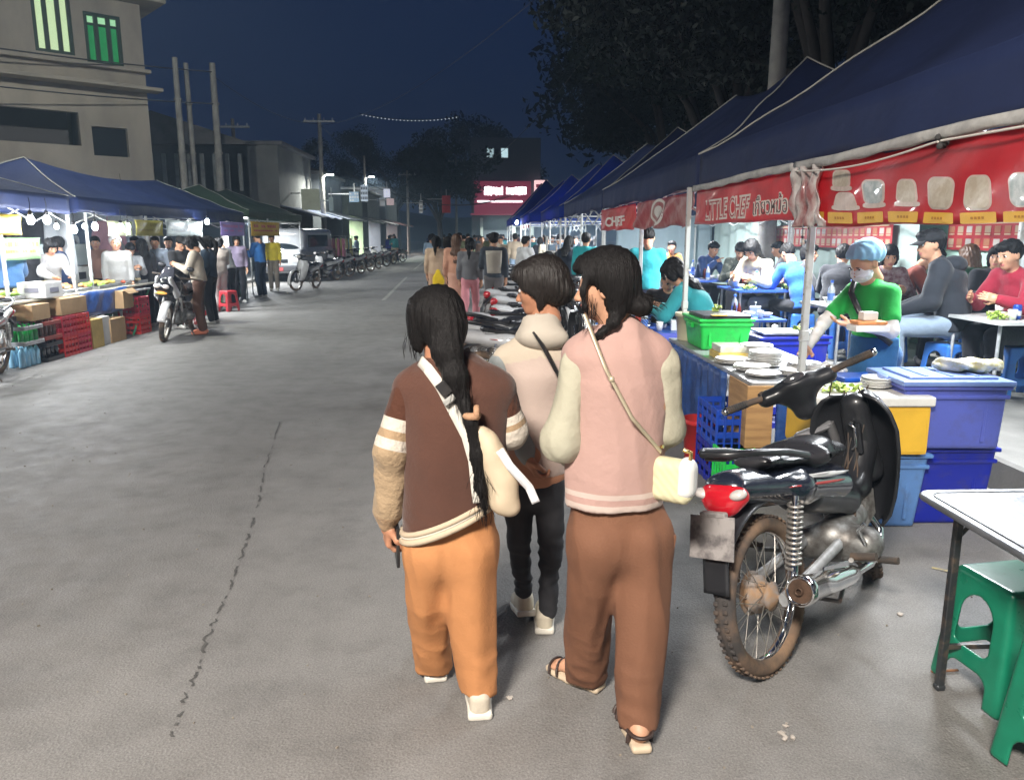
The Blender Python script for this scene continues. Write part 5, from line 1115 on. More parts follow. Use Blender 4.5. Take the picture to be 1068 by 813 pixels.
# ---------- the girl in the brown varsity jacket
def brown():
    Y = 2.48; J = jl(neck=(460, 374, Y), head=(454, 337, Y), shL=(430, 402, Y), shR=(516, 404, Y), hipL=(448, 560, Y), hipR=(492, 560, Y), pel=(468, 548, Y), waist=(466, 500, Y), chest=(468, 440, Y))
    org = Vector((J['pel'][0], Y, 0)); kL, kR = np.array(P(450, 632, Y + .05)), np.array(P(494, 640, Y - .02)); bl, br = np.array(P(453, 690, 2.62)), np.array(P(501, 724, 2.42))
    face = Vector((-.55, .83, -.18)); M = head_M(dict(head=tuple(J['head']), face=face, hs=.82)); b = B(); s = SD(.010)
    s.econe(J['pel'] + (0, 0, .03), J['waist'], (.11, .08), (.12, .085), (1, 0, 0), .05); s.econe(J['waist'], J['chest'], (.12, .085), (.135, .10), (1, 0, 0), .05); s.econe(J['chest'], J['neck'] - (0, 0, .06), (.135, .09), (.1, .06), (1, 0, 0), .05); s.cone(J['shL'], J['shR'], .05, k=.04)
    s.cone(J['neck'] - (0, 0, .05), np.array(M @ Vector((0, -.01, -.07))), .05, .048, k=.02)
    elL, wrL = np.array(P(410, 470, Y - .03)), np.array(P(405, 545, Y + .02)); elR, wrR = np.array(P(531, 448, Y + .02)), np.array(P(522, 458, Y + .2))
    s.chain([J['shL'], elL, wrL], [.040, .032, .024], .02); s.chain([J['shR'], elR, wrR], [.040, .032, .024], .02); s.chain([J['hipL'], kL, bl], [.036, .028, .024], .02); s.chain([J['hipR'], kR, br], [.036, .028, .024], .02)
    V, F_ = s.run(); b.raw(V, F_); head_add(b, M); hand_add(b, elL, wrL, (1, .3, 0), -1, .75, .95); hand_add(b, elR, wrR, (-1, 0, 0), 1, .75)
    root = b.build('person', [SKW, LIP, EYE, WHITEP]); root.data.transform(Matrix.Translation(-org)); root.location = org
    tag(root, 'girl seen from behind in brown varsity jacket, orange trousers and long ponytail', 'person', 'three girls walking away in the foreground')
    BRN = mat('brown_wool', (.078, .030, .018), .9, var=.12, vs=5, bump=.5, bs=90, bd=.004, sheen=.2)
    s = SD(.008); hem = np.array(P(468, 545, Y))
    loft(s, [(580, 424, 514), (550, 420, 517), (510, 419, 522), (470, 418, 528), (430, 417, 532), (410, 420, 532)], Y, .76, .03); loft(s, [(408, 424, 528), (386, 440, 500)], Y, .62, .03)
    s.cone(J['shL'] + (-.0, 0, -.01), J['shR'] + (.0, 0, -.01), .060, k=.04); s.cone(J['neck'] - (0, 0, .07), J['neck'] + (0, -.008, -.012), .062, .052, k=.03)
    # raised right side of hem
    hp0, hp1 = np.array(P(418, 560, Y)), np.array(P(505, 522, Y)); dv = hp1 - hp0; nrm = np.array([dv[2], 0, -dv[0]])
    nrm = nrm if nrm[2] < 0 else -nrm; s.cut(hp0, nrm); s.box((J['shR'][0] + .16, Y, hp0[2] + .05), (.02, .3, .02), 0, k=0, sub=True)
    dj = crease(.009, (9, 9, 2.2), .004, (5, 5, 12), .95, J['pel'][0] * 5 + 1, 3.0)
    sdobj('jacket', s.run(disp=dj), BRN, root, org)
    q = B()                                             # striped ribbing round the slanted hem
    HB = mat('hem_rib', (.52, .42, .30), .85, var=.08, bump=.4, bs=60, bd=.003); HD = mat('hem_rib_white', (.62, .58, .50), .85)
    for off, wd, mi in ((.004, .012, 0), (.020, .006, 1), (.032, .010, 0)):
        pts = []
        for k in range(41):
            a = 2 * math.pi * k / 40; x = hem[0] + .004 + .162 * math.cos(a); y = Y + .132 * math.sin(a); t = (x - hp0[0]) / dv[0]; pts.append((x - org.x, y - org.y, hp0[2] + dv[2] * t + off - .01))
        q.tube(pts[:-1], wd, 6, mi=mi, closed=True, caps=False)
    q.build('hem_band', [HB, HD], root)
    SLV = band_mat('varsity_sleeve', [(0, (.078, .030, .018)), (.17, (.60, .54, .46)), (.255, (.36, .25, .15)), (.315, (.60, .54, .46)), (.39, (.36, .26, .16)), (.9, (.36, .24, .14))], bs=50)
    for sh, el, wr, sd in ((J['shL'], elL, wrL, -1), (J['shR'], elR, wrR, 1)):
        s = SD(.007); s0 = sh + (sd * .016, 0, -.03); s.econe(s0, el, (.058, .066), (.054, .06), (1, 0, 0), .03); s.cone(el, el + (wr - el) * .80, .055, .052, k=.04); s.cone(el + (wr - el) * .84, wr, .040, .034, k=.012)
        L1 = np.linalg.norm(el - s0); L2 = np.linalg.norm(wr - el)
        def at(v, s0=s0, el=el, wr=wr, L1=L1, L2=L2): d1 = (el - s0) / L1; t1 = np.clip((v - s0) @ d1, 0, L1); d2 = (wr - el) / L2; t2 = np.clip((v - el) @ d2, 0, L2); return (t1 + t2) / (L1 + L2)
        sdobj('sleeve', s.run(disp=crease(.008, (11, 11, 5), .003, (8, 8, 16), 1.1, sd + 7.0, 3.0)), SLV, root, org, attr=at)
    s = SD(.009); OR = mat('orange_twill', (.46, .20, .075), .85, var=.10, vs=6, bump=.4, bs=120, bd=.004)
    loft(s, [(576, 422, 517), (560, 420, 518), (530, 424, 514)], Y, .66, .05)
    loft(s, [(698, 434, 471, 2.64, .95), (660, 429, 470, 2.58, 1.0), (620, 422, 472, 2.52, 1.15), (570, 421, 476, 2.48, 1.28)], Y, .78, .035); loft(s, [(734, 482, 518, 2.43, 1.0), (680, 473, 518, 2.45, 1.0), (630, 464, 518, 2.47, 1.15), (570, 462, 518, 2.48, 1.3)], Y, .78, .035)
    s.cut((0, 0, .035), (0, 0, -1)); s.box((br[0], br[1], -.06), (.10, .12, .13), 0, k=0, sub=True)
    dt = crease(.008, (13, 13, 1.5), .005, (9, 9, 15), .30, J['pel'][0] * 9)
    sdobj('trousers', s.run(disp=dt), OR, root, org)
    pk = P(515, 590, Y); q = B(); q.box((pk.x - org.x - .015, .02, pk.z), (.035, .14, .17), .012, rot=(0, .06, 0), seg=2); q.build('cargo_pocket', OR, root)
    SH = mat('cream_shoe', (.56, .50, .40), .6, var=.1, vs=20, bump=.3, bs=60)
    for heel, toe in ((G(455, 712), G(448, 672)), (G(501, 752), G(497, 706))):
        d = (toe - heel).normalized(); u_, so = shoe_geo(np.array(heel), np.array(heel + d * .25), .040); o = sdobj('shoe', u_, SH, root, org); sdobj('sole', so, mat('white_sole', (.66, .63, .55), .6, var=.1), o, org)
    hd = np.array(J['head']); s = SD(.007); Rm = np.array(M.to_3x3()) / .82
    def H(x, y, z): return hd + Rm @ np.array([x, y, z]) * .82
    s.ell(H(0, -.022, .042), (.084, .098, .088), Rm); s.ell(H(0, -.06, -.02), (.074, .058, .078), Rm, k=.03); s.ell(H(0, .05, .078), (.052, .044, .036), Rm, k=.03); s.ell(H(-.072, .025, -.005), (.026, .045, .085), Rm, k=.02); s.ell(H(.070, .02, .02), (.022, .045, .055), Rm, k=.02)
    s.box(H(0, .125, -.05), (.055, .078, .085), .03, Rm, k=.02, sub=True); s.ell(H(.088, -.005, -.03), (.022, .035, .045), Rm, k=.012, sub=True)
    pl = [H(0, -.09, -.02), P(466, 366, Y - .10), P(474, 392, Y - .13), P(484, 425, Y - .15)]; s.chain(pl, [.055, .044, .034, .020], .03)
    hairobj('hair', s, root, org, .0035, 40, c=(hd[0], hd[1]))
    s = SD(.007); s.chain([P(483, 418, Y - .15), P(491, 440, Y - .165), P(497, 475, Y - .165), P(502, 510, Y - .16), P(506, 536, Y - .15)], [.021, .018, .020, .015, .005], .02); o = hairobj('ponytail', s, root, org, .003, 30, c=(P(495, 470, Y - .19).x, Y - .19))
    q = B(); q.torus(tuple(P(492, 433, Y - .165) - org), .018, .012, 22, 8, 'Z'); q.torus(tuple(P(497, 430, Y - .17) - org), .015, .010, 22, 8, 'X'); q.build('scrunchie', mat('scrunchie_cloth', (.42, .24, .14), .8, bump=.8, bs=90), root)
    q = B(); loose_hairs(q, [P(504, 520, Y - .18), P(500, 490, Y - .19), P(480, 400, Y - .16)], (0, 0, -1), 80, .10, .014, seed=15); loose_hairs(q, [H(-.085, .05, -.03)], (0, 0, -1), 16, .1, .010, seed=16)
    o = q.build('loose_hair', HAIR, root); o.data.transform(Matrix.Translation(-org))
    # phone in the left hand
    c = wrL + np.array([.028, .0, -.075]); b_ = B(); b_.box((0, 0, 0), (.012, .072, .15), .006, rot=(.15, 0, .2), seg=2); tag(b_.build('mobile_phone', BLACKP, loc=c), 'dark phone held in the left hand of the orange trousered girl', 'phone')
    # crescent sling bag
    t = empty('sling_bag', P(520, 500, Y - .14), 0, 'cream crescent sling bag with white straps on the brown jacket', 'bag'); tl = t.location; BG = mat('cream_nylon', (.58, .47, .33), .55, var=.08, vs=8, bump=.5, bs=24, bd=.006)
    s = SD(.006); Yb = Y - .145
    for (u, v, rx, rz) in ((512, 470, .030, .060), (520, 490, .042, .070), (526, 508, .046, .062), (522, 522, .034, .040)): s.ell(P(u, v, Yb + .0), (rx, .038, rz), None, k=.04)
    s.cone(P(502, 452, Yb), P(533, 528, Yb), .026, .030, k=.03); sdobj('pouch', s.run(disp=folds(.003, (14, 14, 26))), BG, t, tl)
    def strap(pts, w, m, name, th=.004):
        q = B(); pts = [Vector(p) for p in pts]; fine = []
        for i in range(len(pts) - 1):
            for k in range(6): fine.append(pts[i].lerp(pts[i + 1], k / 6))
        fine.append(pts[-1]); N = len(fine) - 1
        def f(u, v):
            i = min(int(u * N), N - 1) if u < 1 else N - 1; p = fine[i].lerp(fine[i + 1], u * N - i) if u < 1 else fine[-1]; d = (fine[i + 1] - fine[i]).normalized(); x = d.cross(Vector((0, -1, 0))).normalized(); q_ = p + x * w * (v - .5); return tuple(q_ - tl)
        q.sheet(f, N, 2, th); return q.build(name, m, t)
    WS = mat('white_webbing', (.66, .63, .56), .7, var=.06, bump=.3, bs=120)
    strap([P(438, 376, Y - .03), P(446, 384, Y - .085), P(460, 403, Y - .130), P(474, 430, Y - .146), P(487, 455, Y - .150), P(494, 480, Y - .148), P(497, 510, Y - .145), P(499, 524, Y - .14)], .034, WS, 'strap')
    strap([P(503, 452, Y - .15), P(500, 480, Y - .148), P(505, 522, Y - .14)], .016, mat('tan_edge', (.45, .33, .22), .7), 'edge_strap')
    strap([P(521, 469, Y - .19), P(532, 486, Y - .195), P(543, 498, Y - .19), P(552, 508, Y - .18), P(559, 524, Y - .18)], .026, mat('bright_webbing', (.72, .72, .73), .6), 'loose_strap')
    c1 = P(463, 405, Y - .155); q = B(); q.box(tuple(c1 - tl), (.045, .016, .036), .006, rot=(0, R(52), 0), seg=2); q.build('buckle', BLACKP, t); c1 = P(469, 417, Y - .158); q = B(); q.box(tuple(c1 - tl), (.02, .014, .044), .004, rot=(0, R(52), 0)); q.build('slider', mat('grey_slider', (.35, .35, .33), .4), t)
brown()
# ---------- the girl in the beige hoodie between them
def middle():
    Y = 2.96; J = jl(neck=(564, 340, Y), head=(562, 301, Y), shL=(526, 374, Y), shR=(590, 370, Y), pel=(558, 492, Y), waist=(560, 450, Y), chest=(562, 400, Y), hipL=(548, 500, Y), hipR=(572, 500, Y))
    org = Vector((J['pel'][0], Y, 0)); kL, kR = np.array(P(541, 560, Y + .02)), np.array(P(574, 565, Y)); bl, br = np.array(P(547, 616, Y + .04)), np.array(P(571, 634, 2.96))
    face = Vector((-.93, .35, -.25)); M = head_M(dict(head=tuple(J['head']), face=face, hs=.88)); b = B(); s = SD(.010)
    s.econe(J['pel'], J['waist'], (.125, .09), (.11, .08), (1, 0, 0), .05); s.econe(J['waist'], J['chest'], (.08, .06), (.10, .07), (1, 0, 0), .03); s.econe(J['chest'], J['neck'] - (0, 0, .06), (.10, .07), (.08, .05), (1, 0, 0), .03); s.cone(J['shL'], J['shR'], .035, k=.03); s.cone(J['neck'] - (0, 0, .05), np.array(M @ Vector((0, -.01, -.07))), .05, .048, k=.02)
    elL, wrL = np.array(P(530, 430, Y - .06)), np.array(P(550, 476, Y - .08)); elR, wrR = np.array(P(596, 432, Y)), np.array(P(584, 462, Y + .18))
    s.chain([J['shL'], elL, wrL], [.040, .032, .024], .02); s.chain([J['shR'], elR, wrR], [.040, .032, .024], .02); s.chain([J['hipL'], kL, bl], [.030, .025, .020], .02); s.chain([J['hipR'], kR, br], [.030, .025, .020], .02)
    V, F_ = s.run(); b.raw(V, F_); head_add(b, M); hand_add(b, elL, wrL, (1, 0, 0), -1, .75, .95); hand_add(b, elR, wrR, (-1, 0, 0), 1, .75, .95)
    root = b.build('person', [SKW, LIP, EYE, WHITEP]); root.data.transform(Matrix.Translation(-org)); root.location = org
    tag(root, 'girl between the two others in beige hooded jacket with grey sleeves, dark slim trousers', 'person', 'three girls walking away in the foreground')
    BE = mat('beige_fleece', (.48, .43, .36), .9, var=.08, vs=5, bump=.2, bs=60, bd=.005); PB = mat('pinkish_panel', (.46, .32, .27), .9, var=.08, vs=5, bump=.4, bs=60, bd=.005); GY = mat('grey_fleece', (.24, .26, .26), .9, var=.12, vs=5, bump=.4, bs=60, bd=.005)
    hz = P(560, 492, Y).z; s = SD(.008); loft(s, [(505, 532, 592), (470, 532, 592), (430, 524, 598), (390, 521, 600), (372, 525, 597)], Y, .74, .03); loft(s, [(372, 532, 592), (352, 546, 582)], Y, .62, .03); s.cone(J['shL'], J['shR'], .052, k=.04); s.cut((0, 0, hz), (0, 0, -1))
    m = band_mat('hoodie_body', [(0, (.50, .43, .34)), (.5, (.48, .38, .33))], bs=50, bump=.15); zy = P(560, 400, Y).z
    sdobj('jacket', s.run(disp=folds(.006, (9, 9, 18))), m, root, org, attr=lambda v: np.where(v[:, 2] < zy + .12 - .25 * np.abs(v[:, 0] - J['chest'][0]), .8, .2))
    hz2 = hz - .035; s = SD(.008); s.econe((J['pel'][0], Y, hz2 - .02), (J['pel'][0], Y, hz + .05), (.105, .082), (.108, .085), (1, 0, 0)); s.cut((0, 0, hz2), (0, 0, -1)); sdobj('shirt_hem', s.run(disp=folds(.004)), cloth((.55, .25, .02)), root, org)
    s = SD(.008); n_ = J['neck']; s.econe(n_ + (0, -.01, -.035), n_ + (0, -.015, .012), (.095, .080), (.078, .066), (1, 0, 0), .04); s.ell(n_ + (.01, -.075, -.035), (.085, .042, .045), None, k=.04); s.ell(n_ + (0, .0, .045), (.060, .055, .04), None, k=.02, sub=True)
    sdobj('hood', s.run(disp=folds(.006, (12, 12, 24), 1.0)), BE, root, org)
    for sh, el, wr, sd in ((J['shL'], elL, wrL, -1), (J['shR'], elR, wrR, 1)):
        s = SD(.007); s0 = sh + (sd * .012, 0, -.03); s.cone(s0, el, .056, .050, k=.03); s.cone(el, el + (wr - el) * .82, .050, .042, k=.04); s.cone(el + (wr - el) * .86, wr, .034, .030, k=.012); sdobj('sleeve', s.run(disp=crease(.008, (11, 11, 5), .003, (8, 8, 16), 1.1, sd + 4.0, 3.0)), GY, root, org)
    s = SD(.009); DK = mat('black_denim', (.022, .022, .026), .8, var=.2, vs=8, bump=.4, bs=150, bd=.003)
    loft(s, [(512, 527, 588), (485, 533, 586)], Y, .76, .03)
    loft(s, [(615, 538, 555, 3.0), (565, 530, 553), (530, 525, 556), (505, 524, 558)], Y, 1.0, .02); loft(s, [(636, 563, 580, 2.97), (580, 562, 586), (530, 559, 589), (505, 556, 590)], Y, 1.0, .02)
    sdobj('trousers', s.run(disp=crease(.007, (12, 12, 6), .008, (6, 6, 26), .5, 3)), DK, root, org)
    SH = mat('cream_trainer', (.60, .54, .42), .6, var=.12, vs=18, bump=.3, bs=60)
    hl = np.array(G(550, 656)) + (0, .02, .045); u_, so = shoe_geo(hl, hl + np.array([-.03, .235, -.05]), .040); o = sdobj('shoe', u_, SH, root, org); sdobj('sole', so, mat('white_sole', (.66, .63, .55), .6), o, org)
    hl = np.array(G(568, 662)); u_, so = shoe_geo(hl, hl + np.array([.015, .245, 0]), .038); o = sdobj('shoe', u_, SH, root, org); sdobj('sole', so, MC['white_sole'], o, org)
    hd = np.array(J['head']); s = SD(.007); Rm = np.array(M.to_3x3()) / .88
    def H(x, y, z): return hd + Rm @ np.array([x, y, z]) * .84
    s.ell(H(0, -.028, .042), (.082, .104, .092), Rm); s.ell(H(0, -.075, -.01), (.072, .058, .075), Rm, k=.03); s.ell(H(0, .055, .08), (.058, .05, .04), Rm, k=.03); s.ell(H(-.064, .012, .0), (.026, .050, .085), Rm, k=.02); s.ell(H(.064, .012, .0), (.026, .045, .085), Rm, k=.02)
    s.box(H(0, .130, -.05), (.055, .080, .085), .03, Rm, k=.02, sub=True); s.ell(H(-.072, .062, -.06), (.03, .05, .055), Rm, k=.015, sub=True); s.ell(H(0, -.11, -.035), (.05, .045, .045), Rm, k=.02)
    hairobj('hair', s, root, org, .0035, 40, HAIRB, c=(hd[0], hd[1]))
    
    q = B(); pts = [P(556, 346, Y - .12), P(566, 360, Y - .135), P(577, 380, Y - .135), P(588, 402, Y - .135)]
    q.tube(pts, [.010, .018, .020, .012], 8, flat=.35); o = q.build('dark_strap', BLACKP, root); o.data.transform(Matrix.Translation(-org))
middle()
# ================================================================ motorbikes
def paint(name, col, flake=.0): return mat(name, col, .22, var=.15, vs=6, coat=.8, rvar=.2, bump=.03, bs=40)
TYRE = mat('dusty_tyre', (.045, .04, .038), .85, col2=(.24, .15, .09), ramp=(.38, .72), vs=6, bump=.3, bs=40); RIM = mat('rim_metal', (.50, .47, .43), .4, .9, var=.25, vs=18)
RUSTH = mat('dusty_hub', (.30, .19, .11), .8, .2, col2=(.25, .22, .20), vs=20); BPL = mat('bike_black', (.018, .019, .022), .38, coat=.2, rvar=.3, vs=5, var=.3, bump=.1, bs=70)
PNL = paint('bike_panel', (.014, .018, .032)); REDL = mat('tail_lens', (.45, .01, .02), .15, coat=1, emit=(.5, .01, .02), es=.05); CLR = mat('clear_lens', (.55, .52, .50), .12, coat=1)
VINYL = mat('seat_vinyl', (.028, .028, .032), .28, var=.2, vs=9, bump=.25, bs=180, bd=.002, rvar=.15); ALU = mat('cast_aluminium', (.30, .30, .29), .5, .7, col2=(.14, .13, .12), vs=16, bump=.2, bs=60)
DEC = mat('white_decal', (.62, .62, .62), .3); DECR = mat('red_decal', (.40, .03, .03), .3)
SPRING = mat('spring_steel', (.55, .52, .48), .35, .8, var=.3, vs=30)
WR, TR = .264, .033
def wheel(b_y, parts, steer=None, rear=True, name='wheel'):
    def T(b): 
        if steer is not None: b.M = steer
        return b
    c = (0, b_y, .30); t = T(B()); t.torus(c, WR, TR, 48, 12, 'X', sx=1.15)
    for k in range(60):                                   # tread blocks
        a = 2 * math.pi * k / 60; M = Matrix.Translation(c) @ Matrix.Rotation(a, 4, 'X')
        for x in (-.018, .018): v, f = bevbox(.018, .016, .010, .003, 1); t.raw(v, f, 0, False, M @ Matrix.Translation((x, .003 * (1 if x > 0 else -1), WR + TR - .001)))
    w = dict(n=name, b=t, m=TYRE, sub=[])
    r = T(B()); M = Matrix.Translation(c) @ Matrix.Rotation(R(90), 4, 'Y'); r.lathe([(WR - .026, -.020), (WR - .012, -.024), (WR - .012, .024), (WR - .026, .020), (WR - .034, .008), (WR - .034, -.008), (WR - .026, -.020)], 48, 0, M, False); w['sub'].append(('rim', r, CHROME if rear else RIM))
    s = T(B())
    for k in range(32):
        a = 2 * math.pi * k / 32; sd = 1 if k % 2 else -1; a2 = a + (.55 if (k // 2) % 2 else -.55); hr = .052
        s.cyl((sd * .028, b_y + hr * math.cos(a2), .30 + hr * math.sin(a2)), (sd * .003, b_y + (WR - .030) * math.cos(a), .30 + (WR - .030) * math.sin(a)), .0017, n=4, caps=False)
    w['sub'].append(('spoke', s, RIM)); h = T(B()); h.lathe([(.012, -.062), (.045, -.055), (.070, -.045), (.072, -.012), (.052, -.006), (.048, .03), (.055, .038), (.030, .050), (.012, .062)], 28, 0, M); h.cyl((-.085, b_y, .30), (.085, b_y, .30), .009, n=10)
    if rear:
        for k in range(40): a = 2 * math.pi * k / 40; h.box((0, 0, 0), (.004, .010, .006), 0) if False else None
        h.lathe([(.078, -.052), (.084, -.050), (.084, -.046), (.078, -.044)], 36, 0, M)
    w['sub'].append(('hub', h, RUSTH if rear else ALU)); parts.append(w)
def make_bike(steer_deg=26, label='', hi=True):
    st = Matrix.Translation((0, .46, 0)) @ Matrix.Rotation(R(steer_deg), 4, Vector((0, -.44, .90)).normalized()) @ Matrix.Translation((0, -.46, 0)); P_ = []
    wheel(-.61, P_, None, True, 'wheel'); wheel(.60, P_, st, False, 'wheel')
    def add(n, b, m, sub=()): P_.append(dict(n=n, b=b, m=m, sub=list(sub)))
    def sdb(s, disp=None, M=None): b = B(); V, F_ = s.run(disp=disp); b.raw(V, F_, 0, True, M); return b
    h = .0085
    # tail body and side panels
    s = SD(h); s.chain([(0, -.05, .60), (0, -.35, .66), (0, -.74, .735)], [.085, .095, .060], .05)
    s.econe((0, -.02, .60), (0, -.42, .68), (.12, .085), (.13, .075), (1, 0, 0), .04); s.econe((0, -.42, .68), (0, -.78, .75), (.13, .075), (.085, .05), (1, 0, 0), .04); s.box((0, -.4, .52), (.06, .5, .09), .02, k=.04, sub=True)
    s.box((0, -.25, .79), (.2, .34, .035), .01, k=.02, sub=True); add('tail_body', sdb(s), PNL)
    b = B()
    for sd in (-1, 1):
        for (y0, z0, y1, z1, w, mi) in ((-.10, .665, -.50, .725, .014, 0), (-.14, .640, -.56, .705, .007, 1), (-.22, .690, -.44, .722, .006, 0)):
            b.sheet(lambda u, v, sd=sd, y0=y0, z0=z0, y1=y1, z1=z1, w=w: (sd * (.134 + .004 * math.sin(u * math.pi) - .010 * u * u), y0 + (y1 - y0) * u + v * .03, z0 + (z1 - z0) * u + (v - .5) * w * math.sin(math.pi * min(1, u + .12))), 12, 2, .002, mi)
    add('decal', b, [DEC, DECR])
    s = SD(h); s.econe((0, .04, .735), (0, -.26, .765), (.085, .035), (.125, .048), (1, 0, 0), .04); s.econe((0, -.26, .765), (0, -.58, .800), (.120, .040), (.080, .028), (1, 0, 0), .05); s.ell((0, -.16, .79), (.10, .12, .035), None, k=.03); s.ell((0, -.38, .815), (.09, .09, .018), None, k=.05, sub=True); add('seat', sdb(s), VINYL)
    # centre tunnel and side covers
    s = SD(h); s.chain([(0, -.02, .56), (0, .14, .49), (0, .28, .52), (0, .40, .68)], [.065, .060, .062, .070], .04); s.econe((0, -.25, .60), (0, .10, .50), (.105, .075), (.085, .065), (1, 0, 0), .05); s.box((0, .18, .40), (.03, .3, .06), .01, k=.02, sub=True); add('centre_cover', sdb(s), BPL)
    # leg shield
    zs = [(.30, .06), (.36, .11), (.45, .145), (.55, .17), (.66, .19), (.76, .195), (.84, .175), (.90, .13), (.93, .07)]
    def shf(u, v):
        z = .30 + .63 * v; k = min(int(v * 8), 7); i = 0
        while i < len(zs) - 2 and zs[i + 1][0] < z: i += 1
        f = (z - zs[i][0]) / (zs[i + 1][0] - zs[i][0]); w = zs[i][1] + (zs[i + 1][1] - zs[i][1]) * f; x = (u - .5) * 2; return (x * w, .375 + .10 * (1 - x * x) ** .8 - .05 * abs(x) ** 3 - (z - .62) * .12, z + .01 * math.sin(x * 3))
    b = B(); b.sheet(shf, 30, 26, .012); add('leg_shield', b, BPL)
    b = B(); b.sheet(lambda u, v: (lambda p: (p[0] * 1.0, p[1] + .018, p[2]))(shf(.5 + (u - .5) * .99, .02 + .96 * v)), 30, 26, .006); add('shield_panel', b, PNL)
    s = SD(h); s.econe((0, .43, .56), (0, .36, .88), (.075, .06), (.062, .05), (1, 0, 0), .04); b = sdb(s); b.box((.035, .300, .73), (.022, .03, .14), .006); b.cyl((0, .33, .80), (0, .30, .80), .014, n=12); b.box((-.05, .345, .64), (.02, .05, .02), .004); add('steering_cover', b, BPL)
    b = B(); b.tube([(.0, .302, .68), (.022, .29, .70), (.024, .288, .78), (.0, .295, .80)], .007, 8); add('bag_hook', b, CHROME)
    # steering head: cowl, bars, forks
    s = SD(.0075); s.econe((-.15, .35, 1.015), (.15, .35, 1.015), (.055, .040), (.055, .040), (0, 1, 0), .05); s.ell((0, .40, 1.0), (.105, .085, .062), None, k=.04); s.ell((0, .33, 1.035), (.085, .06, .035), None, k=.03); s.econe((0, .385, .90), (0, .37, .98), (.055, .05), (.07, .055), (1, 0, 0), .04); s.ell((0, .285, 1.065), (.055, .03, .02), None, k=.01, sub=True)
    add('handlebar_cowl', sdb(s, M=st), BPL); b = B(); b.M = st; b.ball((0, .455, 1.0), (.082, .045, .052), 18); add('headlamp', b, CLR)
    b = B(); b.M = st; b.ball((0, .305, 1.052), (.055, .018, .030), 16); add('speedometer', b, mat('dial', (.05, .05, .055), .15, coat=1))
    for sd in (-1, 1):
        b = B(); b.M = st; b.tube([(sd * .13, .335, 1.02), (sd * .22, .30, 1.03), (sd * .35, .265, 1.035)], .016, 12, 0); b.tube([(sd * .24, .295, 1.031), (sd * .345, .267, 1.035)], [.0175, .0185], 12, 0)
        for k in range(9): p = Vector((sd * (.25 + .010 * k), .292 - .0029 * k, 1.0312 + .0004 * k)); b.torus(tuple(p), .018, .0018, 12, 5, 'X')
        b.tube([(sd * .15, .345, 1.035), (sd * .17, .34, 1.03)], .024, 12); b.ball((sd * .35, .264, 1.035), .019, 10, 1); gp = dict(n='grip', b=b, m=[RUBBER, CHROME], sub=[])
        l = B(); l.M = st; l.tube([(sd * .155, .365, 1.03), (sd * .22, .355, 1.03), (sd * .33, .335, 1.028)], [.009, .007, .006], 8, flat=.6); gp['sub'].append(('lever', l, ALU)); P_.append(gp)
    b = B(); b.M = st
    for sd in (-1, 1): b.tube([(sd * .075, .40, .80), (sd * .075, .52, .50), (sd * .075, .565, .36)], [.022, .024, .026], 10); b.cyl((sd * .075, .565, .37), (sd * .072, .60, .30), .02, n=10)
    b.box((0, .41, .79), (.18, .05, .04), .01); add('fork', b, mat('fork_silver', (.35, .35, .36), .35, .7, var=.2))
    b = B(); b.M = st
    def fend(u, v): a = R(-20 + 165 * u); x = (v - .5) * 2; rr = WR + TR + .030 - .016 * x * x; return (x * .052, .60 + rr * math.cos(a), .30 + rr * math.sin(a))
    b.sheet(fend, 26, 8, .006); add('front_fender', b, PNL)
    # rear end
    b = B()
    def rf(u, v): a = R(60 + 78 * u); x = (v - .5) * 2; rr = WR + TR + .045 + .04 * u - .016 * x * x; return (x * .068, -.61 + rr * math.cos(a), .32 + rr * math.sin(a))
    b.sheet(rf, 22, 8, .007); b.sheet(lambda u, v: ((v - .5) * .10, -.885 - .03 * u + .0 * v, .60 - .20 * u), 8, 6, .006); add('rear_fender', b, BPL)
    s = SD(.006); s.ell((0, -.800, .725), (.098, .050, .052), None); s.ell((0, -.82, .69), (.065, .032, .040), None, k=.03); lens = sdb(s); add('tail_light', lens, REDL)
    for sd in (-1, 1): b = B(); b.ball((sd * .070, -.822, .735), (.034, .030, .020), 14, 0, Matrix.Rotation(sd * R(-14), 3, 'Y')); add('indicator', b, CLR)
    b = B(); b.box((0, -.905, .60), (.175, .006, .15), .006, rot=(R(-14), 0, 0), seg=2); b.box((0, -.878, .675), (.10, .03, .02), .005); add('number_plate', b, mat('plate_smudge', (.30, .28, .27), .6, col2=(.12, .11, .11), ramp=(.42, .58), vs=14))
    b = B(); pts = [(.118, -.38, .79), (.128, -.55, .835), (.105, -.74, .87), (.05, -.83, .878), (-.05, -.83, .878), (-.105, -.74, .87), (-.128, -.55, .835), (-.118, -.38, .79)]; b.tube(pts, .0135, 10); b.box((0, -.79, .862), (.10, .07, .022), .01, seg=2); add('grab_rail', b, BPL)
    for sd in (-1, 1):
        b = B(); top, bot = Vector((sd * .115, -.50, .66)), Vector((sd * .115, -.60, .33)); d = bot - top; b.cyl(top, bot, .012, n=10); b.cyl(top + d * .55, bot, .019, n=12)
        sh = dict(n='shock_absorber', b=b, m=CHROME, sub=[]); q = B(); q.tube([tuple(top + d * (.06 + .70 * k / 130) + Vector((.026 * math.cos(k * .62), .026 * math.sin(k * .62), 0))) for k in range(131)], .0055, 6); sh['sub'].append(('spring', q, SPRING)); P_.append(sh)
        b = B(); b.tube([(sd * .075, -.10, .36), (sd * .085, -.35, .33), (sd * .092, -.63, .30)], [.018, .016, .018], 8, flat=1.5); add('swing_arm', b, GREYM)
